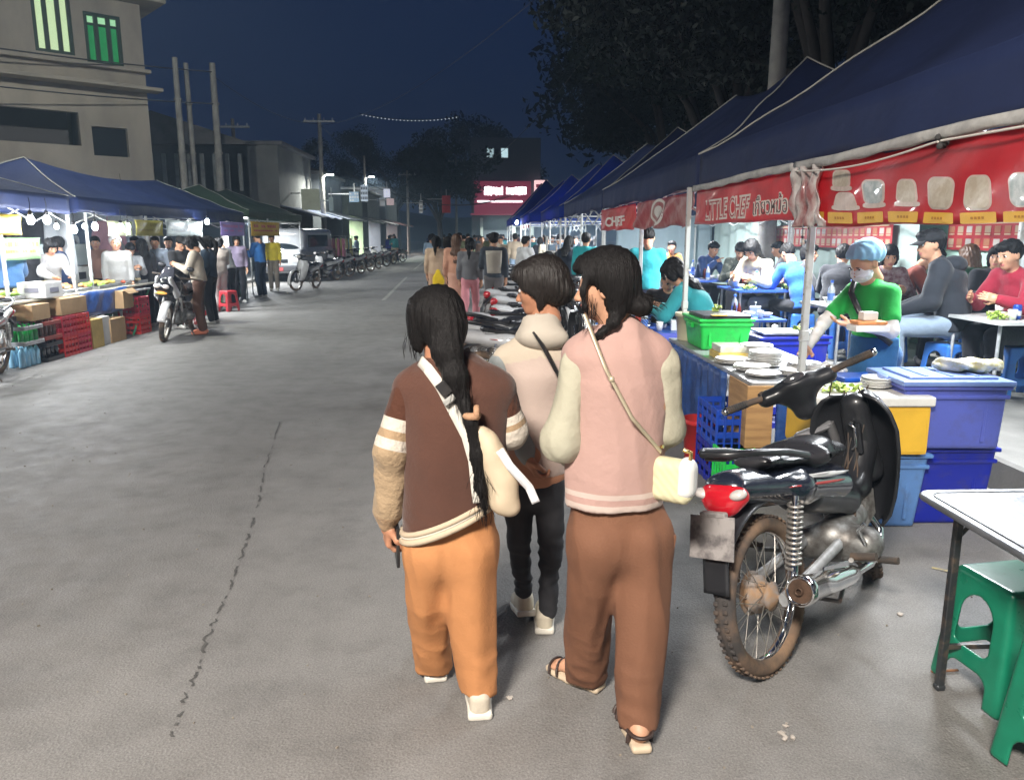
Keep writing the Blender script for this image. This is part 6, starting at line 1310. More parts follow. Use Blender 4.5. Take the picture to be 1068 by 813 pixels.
    # engine
    s = SD(.0075); s.econe((0, .0, .36), (0, .22, .40), (.085, .075), (.065, .055), (1, 0, 0), .03); s.cone((.0, .03, .33), (.125, .03, .33), .088, .076, k=.02); s.cone((0, .03, .33), (-.10, -.02, .33), .08, .07, k=.02); s.cone((0, .2, .40), (0, .33, .44), .055, .05, k=.02); s.cone((.12, .03, .33), (.135, .03, .33), .05, .045, k=.006); e_ = sdb(s)
    for k in range(8): e_.box((0, .235 + k * .013, .405 + k * .005), (.125, .005, .115), .001)
    for k in range(6): a = k * 1.05; e_.cyl((.13, .03 + .068 * math.cos(a), .33 + .068 * math.sin(a)), (.138, .03 + .068 * math.cos(a), .33 + .068 * math.sin(a)), .007, n=6)
    add('engine', e_, ALU)
    b = B(); b.tube([(.03, .33, .38), (.06, .36, .30), (.085, .28, .235), (.11, .10, .22), (.125, -.08, .24), (.135, -.20, .27)], .017, 10); pipe = dict(n='exhaust', b=b, m=CHROME, sub=[])
    q = B(); a0, a1 = Vector((.150, -.14, .262)), Vector((.175, -.66, .355)); ax = (a1 - a0).normalized(); M = Matrix.Translation(a0) @ ax.to_track_quat('Z', 'Y').to_matrix().to_4x4(); L = (a1 - a0).length
    q.lathe([(.018, 0), (.034, .03), (.042, .10), (.047, .3), (.050, L - .06), (.054, L - .055), (.055, L), (.046, L + .004), (.042, L - .006)], 28, 0, M, False); pipe['sub'].append(('muffler', q, CHROME))
    q = B(); q.lathe([(.001, L - .004), (.045, L - .004)], 28, 0, M, False); q.lathe([(.014, L - .01), (.014, L + .012), (.010, L + .012), (.010, L - .01)], 16, 0, M, False); pipe['sub'].append(('muffler_cap', q, mat('burnt_cap', (.10, .06, .04), .6, .6, var=.4, vs=30))); P_.append(pipe)
    b = B(); b.box((.165, -.34, .335), (.006, .22, .05), .004, rot=(R(-10), 0, 0)); add('heat_shield', b, CHROME)
    for sd in (-1, 1):
        b = B(); b.tube([(sd * .09, -.10, .30), (sd * .16, -.14, .32), (sd * .20, -.28, .36)], .010, 8); b.cyl((sd * .19, -.25, .365), (sd * .285, -.25, .375), .016, n=10, mi=1); add('rear_footpeg', b, [ALU, RUBBER])
        b = B(); b.cyl((sd * .07, .06, .25), (sd * .24, .06, .26), .011, n=10); b.cyl((sd * .165, .06, .26), (sd * .245, .06, .262), .016, n=10, mi=1); add('footpeg', b, [CHROME, RUBBER])
    b = B(); b.tube([(.12, .0, .30), (.155, -.02, .33), (.16, -.10, .43), (.19, -.10, .455)], .009, 8); add('kick_start', b, CHROME)
    b = B(); b.tube([(-.08, .02, .25), (-.17, -.02, .12), (-.235, -.03, .012)], .010, 8); b.box((-.24, -.03, .012), (.05, .03, .012), .003); add('side_stand', b, RUST)
    b = B(); b.tube([(.07, -.06, .24), (.11, -.18, .20), (.12, -.24, .17)], .009, 6); b.tube([(-.07, -.06, .24), (-.11, -.18, .20), (-.12, -.24, .17)], .009, 6); b.tube([(.12, -.24, .17), (-.12, -.24, .17)], .009, 6); add('centre_stand', b, RUST)
    b = B()
    for k in range(5): b.tube([(.06 * math.cos(k * 1.3), .39, .96 - .01 * k), (.05 * math.sin(k * 2.0), .33 + .02 * k, .80), (.03 * math.cos(k), .26, .60), (.06 * math.cos(k * 2), .12, .42)], .0035, 5)
    b.M = st; b.tube([(.17, .34, 1.01), (.12, .42, .90), (.05, .47, .80)], .0035, 5); add('cable', b, RUBBER)
    root = empty('motorbike', (0, 0, 0), 0, label, 'motorbike')
    for p in P_:
        o = p['b'].build(p['n'], p['m'], root)
        for n_, q, m in p['sub']: q.build(n_, m, o)
    return root
bike = make_bike(40, 'black underbone motorbike with red tail light parked beside the pink jacket girl')
r_, f_ = G(797, 693), G(930, 600); mid = (r_ + f_) / 2; hd_ = math.atan2(-(f_.x - r_.x), f_.y - r_.y)
bike.location = (mid.x + .01, mid.y - .02, .0); bike.rotation_euler = Euler((0, R(-10.5), hd_ + R(2)), 'XYZ')
GB = make_bike(-14, 'black and white motorbike with red tail light, nearest in the centre row')
GB['group'] = 'motorbikes parked in the middle of the street'
GB.location = (.62, 7.0, 0); GB.rotation_euler = Euler((0, R(-7), R(-76)), 'XYZ')
PA = {k: paint('bike_paint_' + k, c) for k, c in dict(white=(.55, .55, .55), red=(.30, .02, .025), blue=(.03, .07, .22), silver=(.35, .36, .38), black=(.012, .012, .014), maroon=(.16, .02, .03), green=(.03, .10, .08)).items()}
LOWB = {}
def slim(root):                                         # leave out parts too small to show far away
    keep = ('wheel', 'tail_body', 'seat', 'centre_cover', 'leg_shield', 'shield_panel', 'steering_cover', 'handlebar_cowl', 'headlamp', 'grip', 'fork', 'front_fender', 'rear_fender', 'tail_light', 'number_plate', 'exhaust', 'engine', 'side_stand', 'shock')
    r = root.copy(); COL.objects.link(r)
    for c in root.children:
        if c.name.split('.')[0].startswith(keep):
            d = c.copy(); COL.objects.link(d); d.parent = r
            for g in c.children:
                if g.name.startswith(('rim', 'muffler', 'hub')): e = g.copy(); COL.objects.link(e); e.parent = d
    return r
def put_bike(x, y, deg, col, label, group='motorbikes parked in the middle of the street', full=False, lean=-7, sc=1.0, seatc=None):
    o = copy_tree(GB, (x, y, 0)) if full else slim(GB); o.location = (x, y, 0); o.rotation_euler = Euler((0, R(lean), R(deg)), 'XYZ'); o['label'] = label; o['group'] = group; o.scale = (sc,) * 3
    for c in o.children:
        for s in c.material_slots:
            if s.material and s.material.name == 'bike_panel': s.link = 'OBJECT'; s.material = PA[col]
    return o
for c in GB.children:
    for s in c.material_slots:
        if s.material and s.material.name == 'bike_panel': s.link = 'OBJECT'; s.material = PA['white']
put_bike(.55, 7.75, -80, 'red', 'red motorbike second in the centre row, partly behind the beige hoodie girl', full=True)
put_bike(.70, 8.6, -74, 'black', 'black motorbike third in the centre row')
put_bike(.95, 9.6, -70, 'silver', 'silver motorbike parked behind the pink jacket girl head')
put_bike(1.0, 11.0, -75, 'blue', 'blue motorbike in the centre row near the teal shirted men')
put_bike(.9, 12.4, -70, 'white', 'white motorbike half hidden in the centre row')
put_bike(1.0, 13.8, -76, 'maroon', 'maroon motorbike parked before the second far blue tent')
put_bike(1.1, 15.4, -72, 'black', 'black scooter parked just behind the maroon one')
put_bike(1.2, 17.2, -70, 'silver', 'grey motorbike close to the bright blue tent post')
put_bike(1.1, 19.5, -75, 'red', 'dark red motorbike by the first bright blue tent')
put_bike(1.1, 22, -78, 'blue', 'far motorbike beside the white post of the bright blue tent')
# left side
LG = 'motorbikes on the left side of the street'
put_bike(-5.62, 8.75, -168, 'black', 'dark motorbike cut by the left picture edge', LG, True)
put_bike(-5.0, 20.8, 0, 'silver', 'x') if False else None
for x, y, dg, c, lb in ((-5.25, 23.9, 165, 'black', 'motorbike facing the street in front of the silver van'), (-5.6, 28.6, 145, 'maroon', 'dark motorbike just right of the van'), (-5.6, 31, 140, 'black', 'motorbike in front of the pink clothes rack'), (-5.4, 33.4, 150, 'blue', 'blue motorbike before the first lit shop'),
                        (-5.4, 35.8, 140, 'red', 'red motorbike before the first lit shop'), (-5.3, 38.4, 148, 'black', 'black motorbike before the second lit shop'), (-5.3, 41.2, 140, 'white', 'white motorbike before the second lit shop'), (-5.2, 44.5, 150, 'silver', 'far silver motorbike near the blue clothed couple'), (-5.1, 48, 140, 'black', 'far black motorbike beyond the lit shops')):
    put_bike(x, y, dg, c, lb, LG)
# sport bike with twin headlamp fairing, facing the camera on the left
def sport_bike(loc, rz):
    root = empty('motorbike', loc, 0, 'white and black faired motorbike with amber lamp facing the camera on the left', 'motorbike', LG); root.rotation_euler = Euler((0, R(-6), rz), 'XYZ'); P_ = []
    st = Matrix.Translation((0, .5, 0)) @ Matrix.Rotation(R(12), 4, Vector((0, -.40, .9)).normalized()) @ Matrix.Translation((0, -.5, 0)); wheel(-.63, P_, None, True); wheel(.66, P_, st, False)
    for p in P_:
        o = p['b'].build(p['n'], p['m'], root)
        for n_, q, m in p['sub']: q.build(n_, m, o)
    def sb(n, s, m, M=None): b = B(); V, F_ = s.run(); b.raw(V, F_, 0, True, M); return b.build(n, m, root)
    s = SD(.012); s.econe((0, -.05, .72), (0, .30, .86), (.10, .07), (.16, .12), (1, 0, 0), .05); sb('tank', s, PA['black'])
    s = SD(.012); s.econe((0, .38, .62), (0, .46, .92), (.15, .11), (.19, .13), (1, 0, 0), .05); s.ell((0, .60, .84), (.15, .13, .12), None, k=.05); s.econe((0, .05, .45), (0, .42, .62), (.13, .12), (.17, .12), (1, 0, 0), .06); sb('fairing', s, PA['black'])
    s = SD(.012)
    for sd in (-1, 1): s.econe((sd * .16, .50, .72), (sd * .10, .64, .98), (.035, .09), (.03, .05), (1, 0, 0), .03); s.cone((sd * .17, .45, .66), (sd * .13, .25, .45), .035, .02, k=.03)
    sb('fairing_side', s, PA['white'])
    for sd in (-1, 1): b = B(); b.ball((sd * .07, .715, .86), (.055, .03, .035), 14); b.build('headlamp', CLR, root)
    b = B(); b.ball((0, .725, .76), (.10, .03, .025), 14); b.build('indicator', mat('amber_lens', (.6, .25, .04), .2, emit=(.9, .45, .1), es=.6), root)
    b = B(); b.sheet(lambda u, v: ((u - .5) * .26 * (1 - .4 * v), .60 - .16 * v - .1 * (u - .5) ** 2, .95 + .20 * v), 10, 6, .004); b.build('windscreen', mat('smoked_screen', (.05, .05, .06), .1, coat=1), root)
    b = B(); b.M = st; b.sheet(lambda u, v: ((v - .5) * .12, .66 + (.34 - .012 * (v * 2 - 1) ** 2) * math.cos(R(10 + 110 * u)), .30 + (.34 - .012 * (v * 2 - 1) ** 2) * math.sin(R(10 + 110 * u))), 18, 6, .006); b.build('front_fender', PA['white'], root)
    b = B(); b.M = st
    for sd in (-1, 1): b.tube([(sd * .10, .42, .85), (sd * .10, .66, .30)], .024, 10)
    b.build('fork', ALU, root)
    for sd in (-1, 1): b = B(); b.M = st; b.tube([(sd * .08, .38, .98), (sd * .25, .34, 1.0), (sd * .36, .28, .99)], .016, 8); b.tube([(sd * .16, .36, 1.0), (sd * .20, .38, 1.12)], .006, 6, 1); b.ball((sd * .21, .375, 1.15), (.06, .012, .04), 10, 1); b.build('grip', [RUBBER, BPL], root)
    s = SD(.012); s.econe((0, -.08, .76), (0, -.45, .80), (.11, .05), (.12, .05), (1, 0, 0), .04); s.cone((0, -.45, .84), (0, -.72, .90), .08, .05, k=.04); sb('seat', s, VINYL)
    s = SD(.012); s.econe((0, -.30, .70), (0, -.80, .86), (.12, .06), (.06, .035), (1, 0, 0), .04); sb('tail_body', s, PA['black'])
    s = SD(.012); s.box((0, .08, .40), (.14, .22, .17), .05); s.cone((-.15, .02, .36), (.15, .02, .36), .09, k=.03); sb('engine', s, ALU)
    b = B(); b.tube([(.10, .35, .35), (.12, .2, .2), (.15, -.2, .22)], .022, 10); b.tube([(.15, -.2, .22), (.18, -.7, .38)], [.04, .05], 14); b.build('exhaust', CHROME, root)
    b = B(); b.tube([(-.08, .02, .25), (-.17, -.02, .12), (-.235, -.03, .01)], .012, 8); b.build('side_stand', RUST, root)
sport_bike((-4.92, 12.85, 0), R(177))
# ================================================================ stall goods and furniture on the right
def pw(u, v, Y): p = P(u, v, Y); return p
CARD = mat('cardboard', (.38, .25, .13), .85, var=.15, vs=5, bump=.2, bs=30); CARDW = mat('white_cardboard', (.55, .55, .54), .7, var=.1)
DBLUE = plastic((.008, .018, .30), .35); VBLUE = plastic((.085, .11, .42), .35); LBLUEP = plastic((.10, .22, .48), .4); GRNP = plastic((.02, .55, .08), .4); REDP = plastic((.50, .02, .02), .4)
SGREEN = mat('stool_green', (.008, .18, .10), .30, var=.15, vs=10, rvar=.2, bump=.05, bs=60); CERAM = mat('white_plate', (.70, .69, .66), .25, var=.04); VEG = mat('leaf_veg', (.30, .48, .06), .5, col2=(.50, .58, .18), vs=30)
def tub(loc, w, d, h, m, label, rz=0, lid=None, taper=.88, group=None, name='storage_tub'):
    t = empty(name, loc, rz, label, 'tub', group); th = .004
    def ring(k, z, o=0): return [(sx * (w / 2 * k + o), sy * (d / 2 * k + o), z) for sx, sy in ((-1, -1), (1, -1), (1, 1), (-1, 1))]
    b = B(); v, f = bevbox(w, d, h, .025, 3); v = [(x * (taper + (1 - taper) * (z / h + .5)), y * (taper + (1 - taper) * (z / h + .5)), z + h / 2) for x, y, z in v]; b.raw(v, f, 0, True)
    for z, o in ((h * .82, .010), (h * .965, .016)): b.box((0, 0, z), (w * (taper + (1 - taper) * z / h) + o * 2, d * (taper + (1 - taper) * z / h) + o * 2, .022), .008, seg=2)
    for k in (-.3, .3): b.box((w * k, 0, h * .42), (.02, d * (taper + .5 * (1 - taper)) + .006, h * .62), .004)
    for sx in (-1, 1): b.box((sx * (w / 2 + .012), 0, h * .74), (.03, .14, .04), .01, seg=2)
    b.build('body', m, t)
    if lid:
        b = B(); b.box((0, 0, h + .012), (w + .05, d + .05, .028), .012, seg=2); b.box((0, 0, h + .030), (w * .86, d * .82, .018), .008, seg=2)
        for k in (-.25, 0, .25): b.box((w * k, 0, h + .041), (.02, d * .7, .006), .002)
        o = b.build('lid', lid, t)
        for sx in (-1, 1): b = B(); b.box((sx * (w / 2 + .03), 0, h - .005), (.018, .12, .055), .006, seg=2); b.build('handle', lid, o)
    return t
tub((2.63, 4.27, 0), .54, .40, .46, DBLUE, 'deep blue storage tub on the ground, under the violet blue one', -.03, None)
tub((2.60, 4.22, .462), .56, .42, .36, VBLUE, 'violet blue lidded storage tub stacked on the deep blue tub', -.05, mat('tub_lid', (.16, .24, .50), .35, var=.1), .95)
b = B()                                                 # wrapped food on the tub
s = SD(.008); rs = random.Random(3)
for k in range(9): s.ell((rs.uniform(-.13, .13), rs.uniform(-.06, .06), .03), (.06, .05, .03), None, k=.02)
V, F_ = s.run(disp=lambda p: .006 * np.sin(p[:, 0] * 90 + p[:, 1] * 60) + .005 * np.sin(p[:, 2] * 120 + p[:, 0] * 40)); b.raw(V, F_)
tag(b.build('wrapped_food', mat('plastic_food_bag', (.55, .48, .20), .25, col2=(.62, .60, .50), vs=20, coat=.6, bump=.5, bs=40), loc=(2.78, 4.22, .87)), 'clear bag with yellow food lying on the violet blue tub lid', 'food bag')
def foambox(loc, w, d, h, label, rz=0):
    t = empty('foam_box', loc, rz, label, 'foam box'); b = B(); b.box((0, 0, h / 2), (w, d, h), .02, seg=2); b.build('body', mat('yellow_foam', (.68, .40, .03), .55, var=.1, vs=6), t)
    b = B(); b.box((0, 0, h + .028), (w + .03, d + .03, .055), .018, seg=3); b.build('lid', mat('foam_white', (.62, .61, .57), .7, var=.08, vs=10, bump=.2, bs=80), t)
    b = B(); b.box((-w * .22, -d / 2 - .002, h * .5), (w * .34, .004, h * .8), .001); b.box((-w * .22, -d / 2 - .005, h * .5), (w * .34, .004, h * .14), .0, mi=1); b.build('paper_label', [CARDW, MC['yellow_foam']], t); return t
tub((2.24, 4.22, 0), .50, .38, .44, LBLUEP, 'light blue basket on the ground under the yellow foam box', -.04, None, .86)
foambox((2.12, 4.18, .445), .64, .40, .27, 'yellow foam box with thick white lid behind the near motorbike', -.04)
def plates(loc, n, label, r=.11, group='stacked white plates', m=None, dz=.011):
    t = empty('plate_stack', loc, random.random(), label, 'plates', group); rs = random.Random(n)
    for k in range(n):
        b = B(); b.lathe([(.001, .002), (r * .55, .0), (r * .62, .003), (r, .016), (r * 1.01, .019), (r * .97, .019), (r * .6, .007), (.001, .006)], 26, 0, None, False); b.build('plate', m or CERAM, t, (rs.uniform(-.006, .006), rs.uniform(-.006, .006), k * dz))
    return t
plates((2.25, 4.22, .772), 5, 'stack of white plates on the foam box lid', .085)
def leaves(loc, label, n=26, r=.10, m=None):
    b = B(); rs = random.Random(int(loc[0] * 100))
    for k in range(n):
        a, q = rs.uniform(0, 6.28), rs.uniform(0, r); L = rs.uniform(.04, .08); cx, cy = q * math.cos(a), q * math.sin(a); z = .008 + rs.uniform(0, .04); d = Euler((rs.uniform(-.5, .5), rs.uniform(-.5, .5), rs.uniform(0, 6.28))).to_matrix()
        b.sheet(lambda u, v: tuple(Vector((cx, cy, z)) + d @ Vector(((u - .5) * L, (v - .5) * L * .6 * math.sin(math.pi * (u * .9 + .05)), .012 * math.sin(u * 6) + .008 * math.sin(v * 9)))), 5, 3, .001)
    return tag(b.build('leafy_greens', m or VEG, loc=loc), label, 'vegetables')
leaves((2.00, 4.12, .772), 'pale green cabbage leaves on the foam box lid')
tub((2.33, 4.62, .5), .22, .2, .27, plastic((.01, .10, .55), .4), 'small bright blue bin between foam box and violet tub', 0, None, .9, name='plastic_bin')
b = B(); b.box((2.33, 4.62, .25), (.4, .3, .5), .01); tag(b.build('wooden_crate', CARD), 'brown carton carrying the small bright blue bin', 'box')
# --- serving table between the two front posts
st_ = empty('serving_table', (2.05, 5.75, 0), 0, 'long serving table with navy tarpaulin sides between the front tent posts', 'table')
b = B(); b.box((0, 0, .705), (.72, 2.15, .03), .006); b.build('tabletop', mat('steel_top', (.42, .43, .44), .4, .5, var=.2, vs=10), st_)
for sx in (-1, 1):
    for sy in (-1, 1): b = B(); b.box((sx * .33, sy * 1.03, .345), (.035, .035, .69), .003); b.build('leg', GREYM, st_)
TARP = mat('navy_tarpaulin', (.015, .045, .17), .45, col2=(.02, .09, .34), ramp=(.42, .62), vs=3, bump=.8, bs=6, bd=.04, coat=.2)
b = B(); b.sheet(lambda u, v: (-.375 - .02 * math.sin(u * 31 + v * 4) * v - .01 * math.sin(u * 77), 1.07 - 1.75 * u, .70 - .60 * v + .02 * math.sin(u * 12) * v), 60, 12, .004); b.build('tarpaulin', TARP, st_)
PLY = mat('plywood', (.46, .27, .11), .7, col2=(.34, .19, .08), vs=3, stretch=(1, 1, 9)); b = B(); b.box((-.30, -1.085, .50), (.17, .02, .40), .003); b.box((-.372, -.89, .50), (.012, .36, .40), .003); b.build('end_panel', PLY, st_)
b = B(); b.sheet(lambda u, v: (-.20 + .55 * u, -1.11 - .02 * math.sin(u * 17) * v, .70 - .62 * v), 24, 8, .004); b.build('end_tarpaulin', TARP, st_)
def bucket(loc, r, h, m, label, name='bucket', rim=None, mlabel='bucket'):
    t = empty(name, loc, 0, label, mlabel); b = B(); b.lathe([(.001, 0), (r * .8, 0), (r * .82, .01), (r, h), (r * 1.06, h), (r * 1.06, h - .03), (r * 1.0, h - .035)], 28, 0, None, False); b.lathe([(r * .96, h), (r * .78, .012), (.001, .012)], 28, 0, None, False); b.build('body', m, t)
    b = B(); b.tube([(r * 1.05 * math.cos(a), .0 + r * 1.05 * math.sin(a) * .25, h - .02 - r * .5 * math.sin(a)) for a in [math.pi * k / 12 for k in range(13)]], .003, 5); b.build('handle', METAL, t); return t
bucket((1.58, 5.32, 0), .13, .34, REDP, 'red bucket standing in the shade below the serving table edge')
def crate(loc, w, d, h, m, label, rz=0, group=None, fill=None, fm=None):
    t = empty('plastic_crate', loc, rz, label, 'crate', group); b = B()
    for z in (.02, h * .35, h * .68, h - .02):
        for sy in (-1, 1): b.box((0, sy * d / 2, z), (w, .012, h * .16), .004)
        for sx in (-1, 1): b.box((sx * w / 2, 0, z), (.012, d - .014, h * .16), .004)
    for k in range(7):
        for sy in (-1, 1): b.box((-w / 2 + w * k / 6, sy * (d / 2 + .003), h / 2), (.014, .014, h), .003)
    for k in range(5):
        for sx in (-1, 1): b.box((sx * (w / 2 + .003), -d / 2 + d * k / 4, h / 2), (.014, .014, h), .003)
    b.box((0, 0, .008), (w - .02, d - .02, .012), .002); b.build('body', m, t); return t
def cbox(loc, w, d, h, label, rz=0, m=None, flaps=True, name='cardboard_box', pr=None):
    t = empty(name, loc, rz, label, 'box', None); b = B(); b.box((0, 0, h / 2), (w, d, h), .004); b.box((0, 0, h + .002), (.05, d * .98, .002), 0, mi=1); b.build('body', [m or CARD, mat('packing_tape', (.45, .36, .22), .3)], t)
    if flaps:
        for sx in (-1, 1): q = B(); q.box((sx * (w / 2 + .05), 0, h - .01), (.12, d * .96, .004), 0, rot=(0, sx * R(35), 0)); q.build('flap', m or CARD, t)
    if pr:
        q = B(); q.box((w / 2 + .002, 0, h * .5), (.003, d * .5, h * .3), 0); q.box((0, -d / 2 - .002, h * .5), (w * .5, .003, h * .3), 0); q.build('print', pr, t)
    return t
crate((1.67, 4.98, .0), .30, .42, .26, DBLUE, 'dark blue crate beside the table, right of the red bucket'); crate((1.67, 4.98, .265), .30, .42, .26, plastic((.01, .06, .42)), 'mid blue crate stacked on the dark blue crate near the table')
crate((1.62, 4.66, .0), .22, .22, .30, GRNP, 'bright green crate on the ground behind the handlebar of the near motorbike')
tub((1.95, 6.26, .722), .42, .50, .25, GRNP, 'bright green plastic crate with black tray on the serving table', 0, None, .86, name='plastic_crate')
b = B(); b.box((1.95, 6.22, .985), (.38, .44, .035), .01, seg=2); b.box((1.88, 6.0, 1.006), (.12, .06, .008), .002, mi=1); tag(b.build('black_tray', [BLACKP, YEL]), 'black tray with yellow sticker on top of the green crate', 'tray')
leaves((1.98, 6.36, 1.005), 'small pale leaf sprig standing on the black tray', 6, .03)
bucket((1.82, 6.66, .722), .11, .24, mat('cream_plastic', (.60, .56, .40), .4, var=.05), 'cream bucket left of the bright green crate', name='bucket')
def carton(loc, w, d, h, m, label, rz=0, name='food_carton'): b = B(); b.box((0, 0, h / 2), (w, d, h), .006, seg=2); return tag(b.build(name, m, loc=loc, rz=rz), label, 'carton')
carton((1.86, 5.66, .722), .22, .24, .05, mat('yellow_pack', (.62, .45, .10), .5, var=.2, vs=20), 'yellow food pack at the bottom of the pile by the green crate'); carton((1.865, 5.665, .773), .20, .22, .05, mat('clear_pack', (.55, .55, .40), .3, col2=(.66, .66, .6), vs=14, coat=.5), 'clear topped food pack on the yellow one')
for (x, y, n, r, lb) in ((2.05, 5.62, 9, .12, 'tall stack of white plates behind the tied food packs'), (2.00, 5.28, 9, .115, 'tall stack of white plates nearest the front post'), (1.80, 5.40, 3, .12, 'low stack of white plates at the table edge'), (1.84, 5.10, 3, .12, 'low stack of plates in front of the tall stack'), (2.18, 5.05, 5, .11, 'plates stacked behind the front tent post'), (1.84, 4.88, 2, .11, 'two plates by the near end of the table'), (2.05, 4.90, 3, .10, 'small plates at the near table end')):
    plates((x, y, .722), n, lb, r)
b = B(); s = SD(.008)
for k in range(7): s.ell((random.uniform(-.08, .08), random.uniform(-.08, .08), .03 + .02 * random.random()), (.05, .05, .035), None, k=.02)
V, F_ = s.run(disp=lambda p: .007 * np.sin(p[:, 0] * 110 + p[:, 1] * 60) + .005 * np.sin(p[:, 2] * 150)); b.raw(V, F_); tag(b.build('plastic_bag', mat('clear_bag', (.52, .53, .52), .15, coat=.8, bump=.6, bs=50), loc=(2.22, 4.85, .722)), 'crumpled clear plastic bag at the server\'s hand', 'bag')
# blue tub with food tray behind the table
tub((2.62, 6.55, .45), .62, .46, .34, DBLUE, 'royal blue tub on a crate behind the serving table', .1, None, .92); crate((2.62, 6.55, 0), .56, .42, .44, DBLUE, 'blue crate under the royal blue tub')
b = B(); b.box((0, 0, .012), (.50, .34, .02), .008, seg=2); tag(b.build('food_tray', METAL, loc=(2.62, 6.5, .80)), 'steel tray lying across the royal blue tub', 'tray'); leaves((2.72, 6.42, .822), 'green leaves on the steel tray', 18, .10)
# --- folding steel table and green stools at the right edge
ft = empty('folding_table', (1.95, 1.95, 0), 0, 'dented grey steel folding table at the right edge', 'table')
STEELT = mat('brushed_steel_top', (.26, .27, .29), .40, .7, var=.22, vs=5, rvar=.25, bump=.15, bs=30, bd=.01)
def rr2(w, d, r, n=8):
    p = []
    for cx, cy, a0 in ((w - r, d - r, 0), (-w + r, d - r, 90), (-w + r, -d + r, 180), (w - r, -d + r, 270)):
        for k in range(n + 1): a = R(a0 + 90 * k / n); p.append((cx + r * math.cos(a), cy + r * math.sin(a)))
    return p
b = B(); b.prism(rr2(.39, .63, .05), .712, .724); b.tube([(x, y, .714) for x, y in rr2(.39, .63, .05)], .012, 8, closed=True, caps=False); b.tube([(x, y, .7255) for x, y in rr2(.365, .605, .05)], .003, 6, closed=True, caps=False); b.prism(rr2(.375, .615, .05), .69, .711); b.build('tabletop', STEELT, ft)
for sx in (-1, 1):
    for sy in (-1, 1):
        b = B(); b.box((sx * .29, sy * .53, .36), (.026, .026, .70), .003); b.box((sx * .29, sy * .53, .012), (.034, .034, .024), .006); b.build('leg', mat('dark_leg', (.05, .055, .06), .4, .5, col2=(.16, .12, .09), ramp=(.5, .7), vs=20), ft)
        b = B(); b.tube([(sx * .29, sy * .53, .58), (sx * .20, sy * .53, .69)], .008, 6); b.build('brace', MC['dark_leg'], ft)
for sy in (-1, 1): b = B(); b.box((0, sy * .53, .17), (.55, .018, .018), .002); b.build('stretcher', MC['dark_leg'], ft)
def stool_mesh(hh=.45, wt=.130, wb=.168):
    s = SD(.0065); H_ = hh; s.box((0, 0, H_ / 2), (.15, .15, H_ / 2), .022); s.box((0, 0, H_ / 2 - .03), (.138, .138, H_ / 2), .015, k=.004, sub=True)
    for ax in (0, 1):
        def hf(a, b_, c): return (b_, a, c) if ax == 0 else (a, b_, c)
        c = (0, 0, .27); s.box((0, 0, .245), hf(.3, .078, .065), .03, k=.006, sub=True); s.econe(*( ((-.3, 0, .30), (.3, 0, .30)) if ax == 0 else ((0, -.3, .30), (0, .3, .30))), (.078, .078), (.078, .078), (0, 0, 1), .006, sub=True)
        s.box((0, 0, .03), hf(.3, .085, .085), .045, k=.006, sub=True)
    V, F_ = s.run(); V = np.array(V); k = 1 + (1 - V[:, 2] / H_) * (wb / wt - 1); V[:, 0] *= k * wt / .15; V[:, 1] *= k * wt / .15; b = B(); b.raw(V, F_)
    for z in (.165,): pass
    for k in range(9):
        a = k * .7
    b.torus((0, 0, hh - .006), .03, .004, 20, 6, 'Z'); return b
sm = stool_mesh().mesh('plastic_stool', SGREEN)
def stool(loc, rz, m, label, group):
    o = link('plastic_stool', sm, None, loc, rz); o.material_slots[0].link = 'OBJECT'; o.material_slots[0].material = m; return tag(o, label, 'stool', group)
stool((1.875, 2.46, 0), R(8), SGREEN, 'green plastic stool tucked at the steel table, the farther one', 'green stools at the steel table'); stool((1.80, 2.00, 0), R(14), SGREEN, 'green plastic stool cut by the lower right corner of the picture', 'green stools at the steel table')
BSTOOL = plastic((.04, .17, .55), .35); RSTOOL = plastic((.45, .03, .04), .4)
# litter
for (u, v, r_, lb) in ((531, 728, .011, 'small crumpled wrapper between the walkers'), (820, 768, .018, 'crumpled paper scrap at the bottom of the road'), (818, 756, .010, 'tiny paper scrap above the crumpled one'), (940, 641, .014, 'white scrap of paper near the motorbike front wheel')):
    p = G(u, v); s = SD(.003); rs = random.Random(u)
    for k in range(4): s.ell((rs.uniform(-r_, r_), rs.uniform(-r_, r_), r_ * .25), (r_ * .8, r_ * .4, r_ * .25), Euler((0, 0, rs.random() * 6)).to_matrix(), k=.003)
    b = B(); b.raw(*s.run(disp=lambda q: .002 * np.sin(q[:, 0] * 600 + q[:, 1] * 400))); tag(b.build('litter', mat('paper_scrap', (.40, .36, .32), .8, var=.2), loc=(p.x, p.y, .002)), lb, 'litter')
p = G(985, 701); b = B(); b.box((0, 0, .006), (.11, .012, .008), .003); tag(b.build('litter', mat('brown_stick', (.20, .09, .04), .8), loc=(p.x, p.y, .002), rz=.05), 'short brown stick by the steel table leg', 'litter')
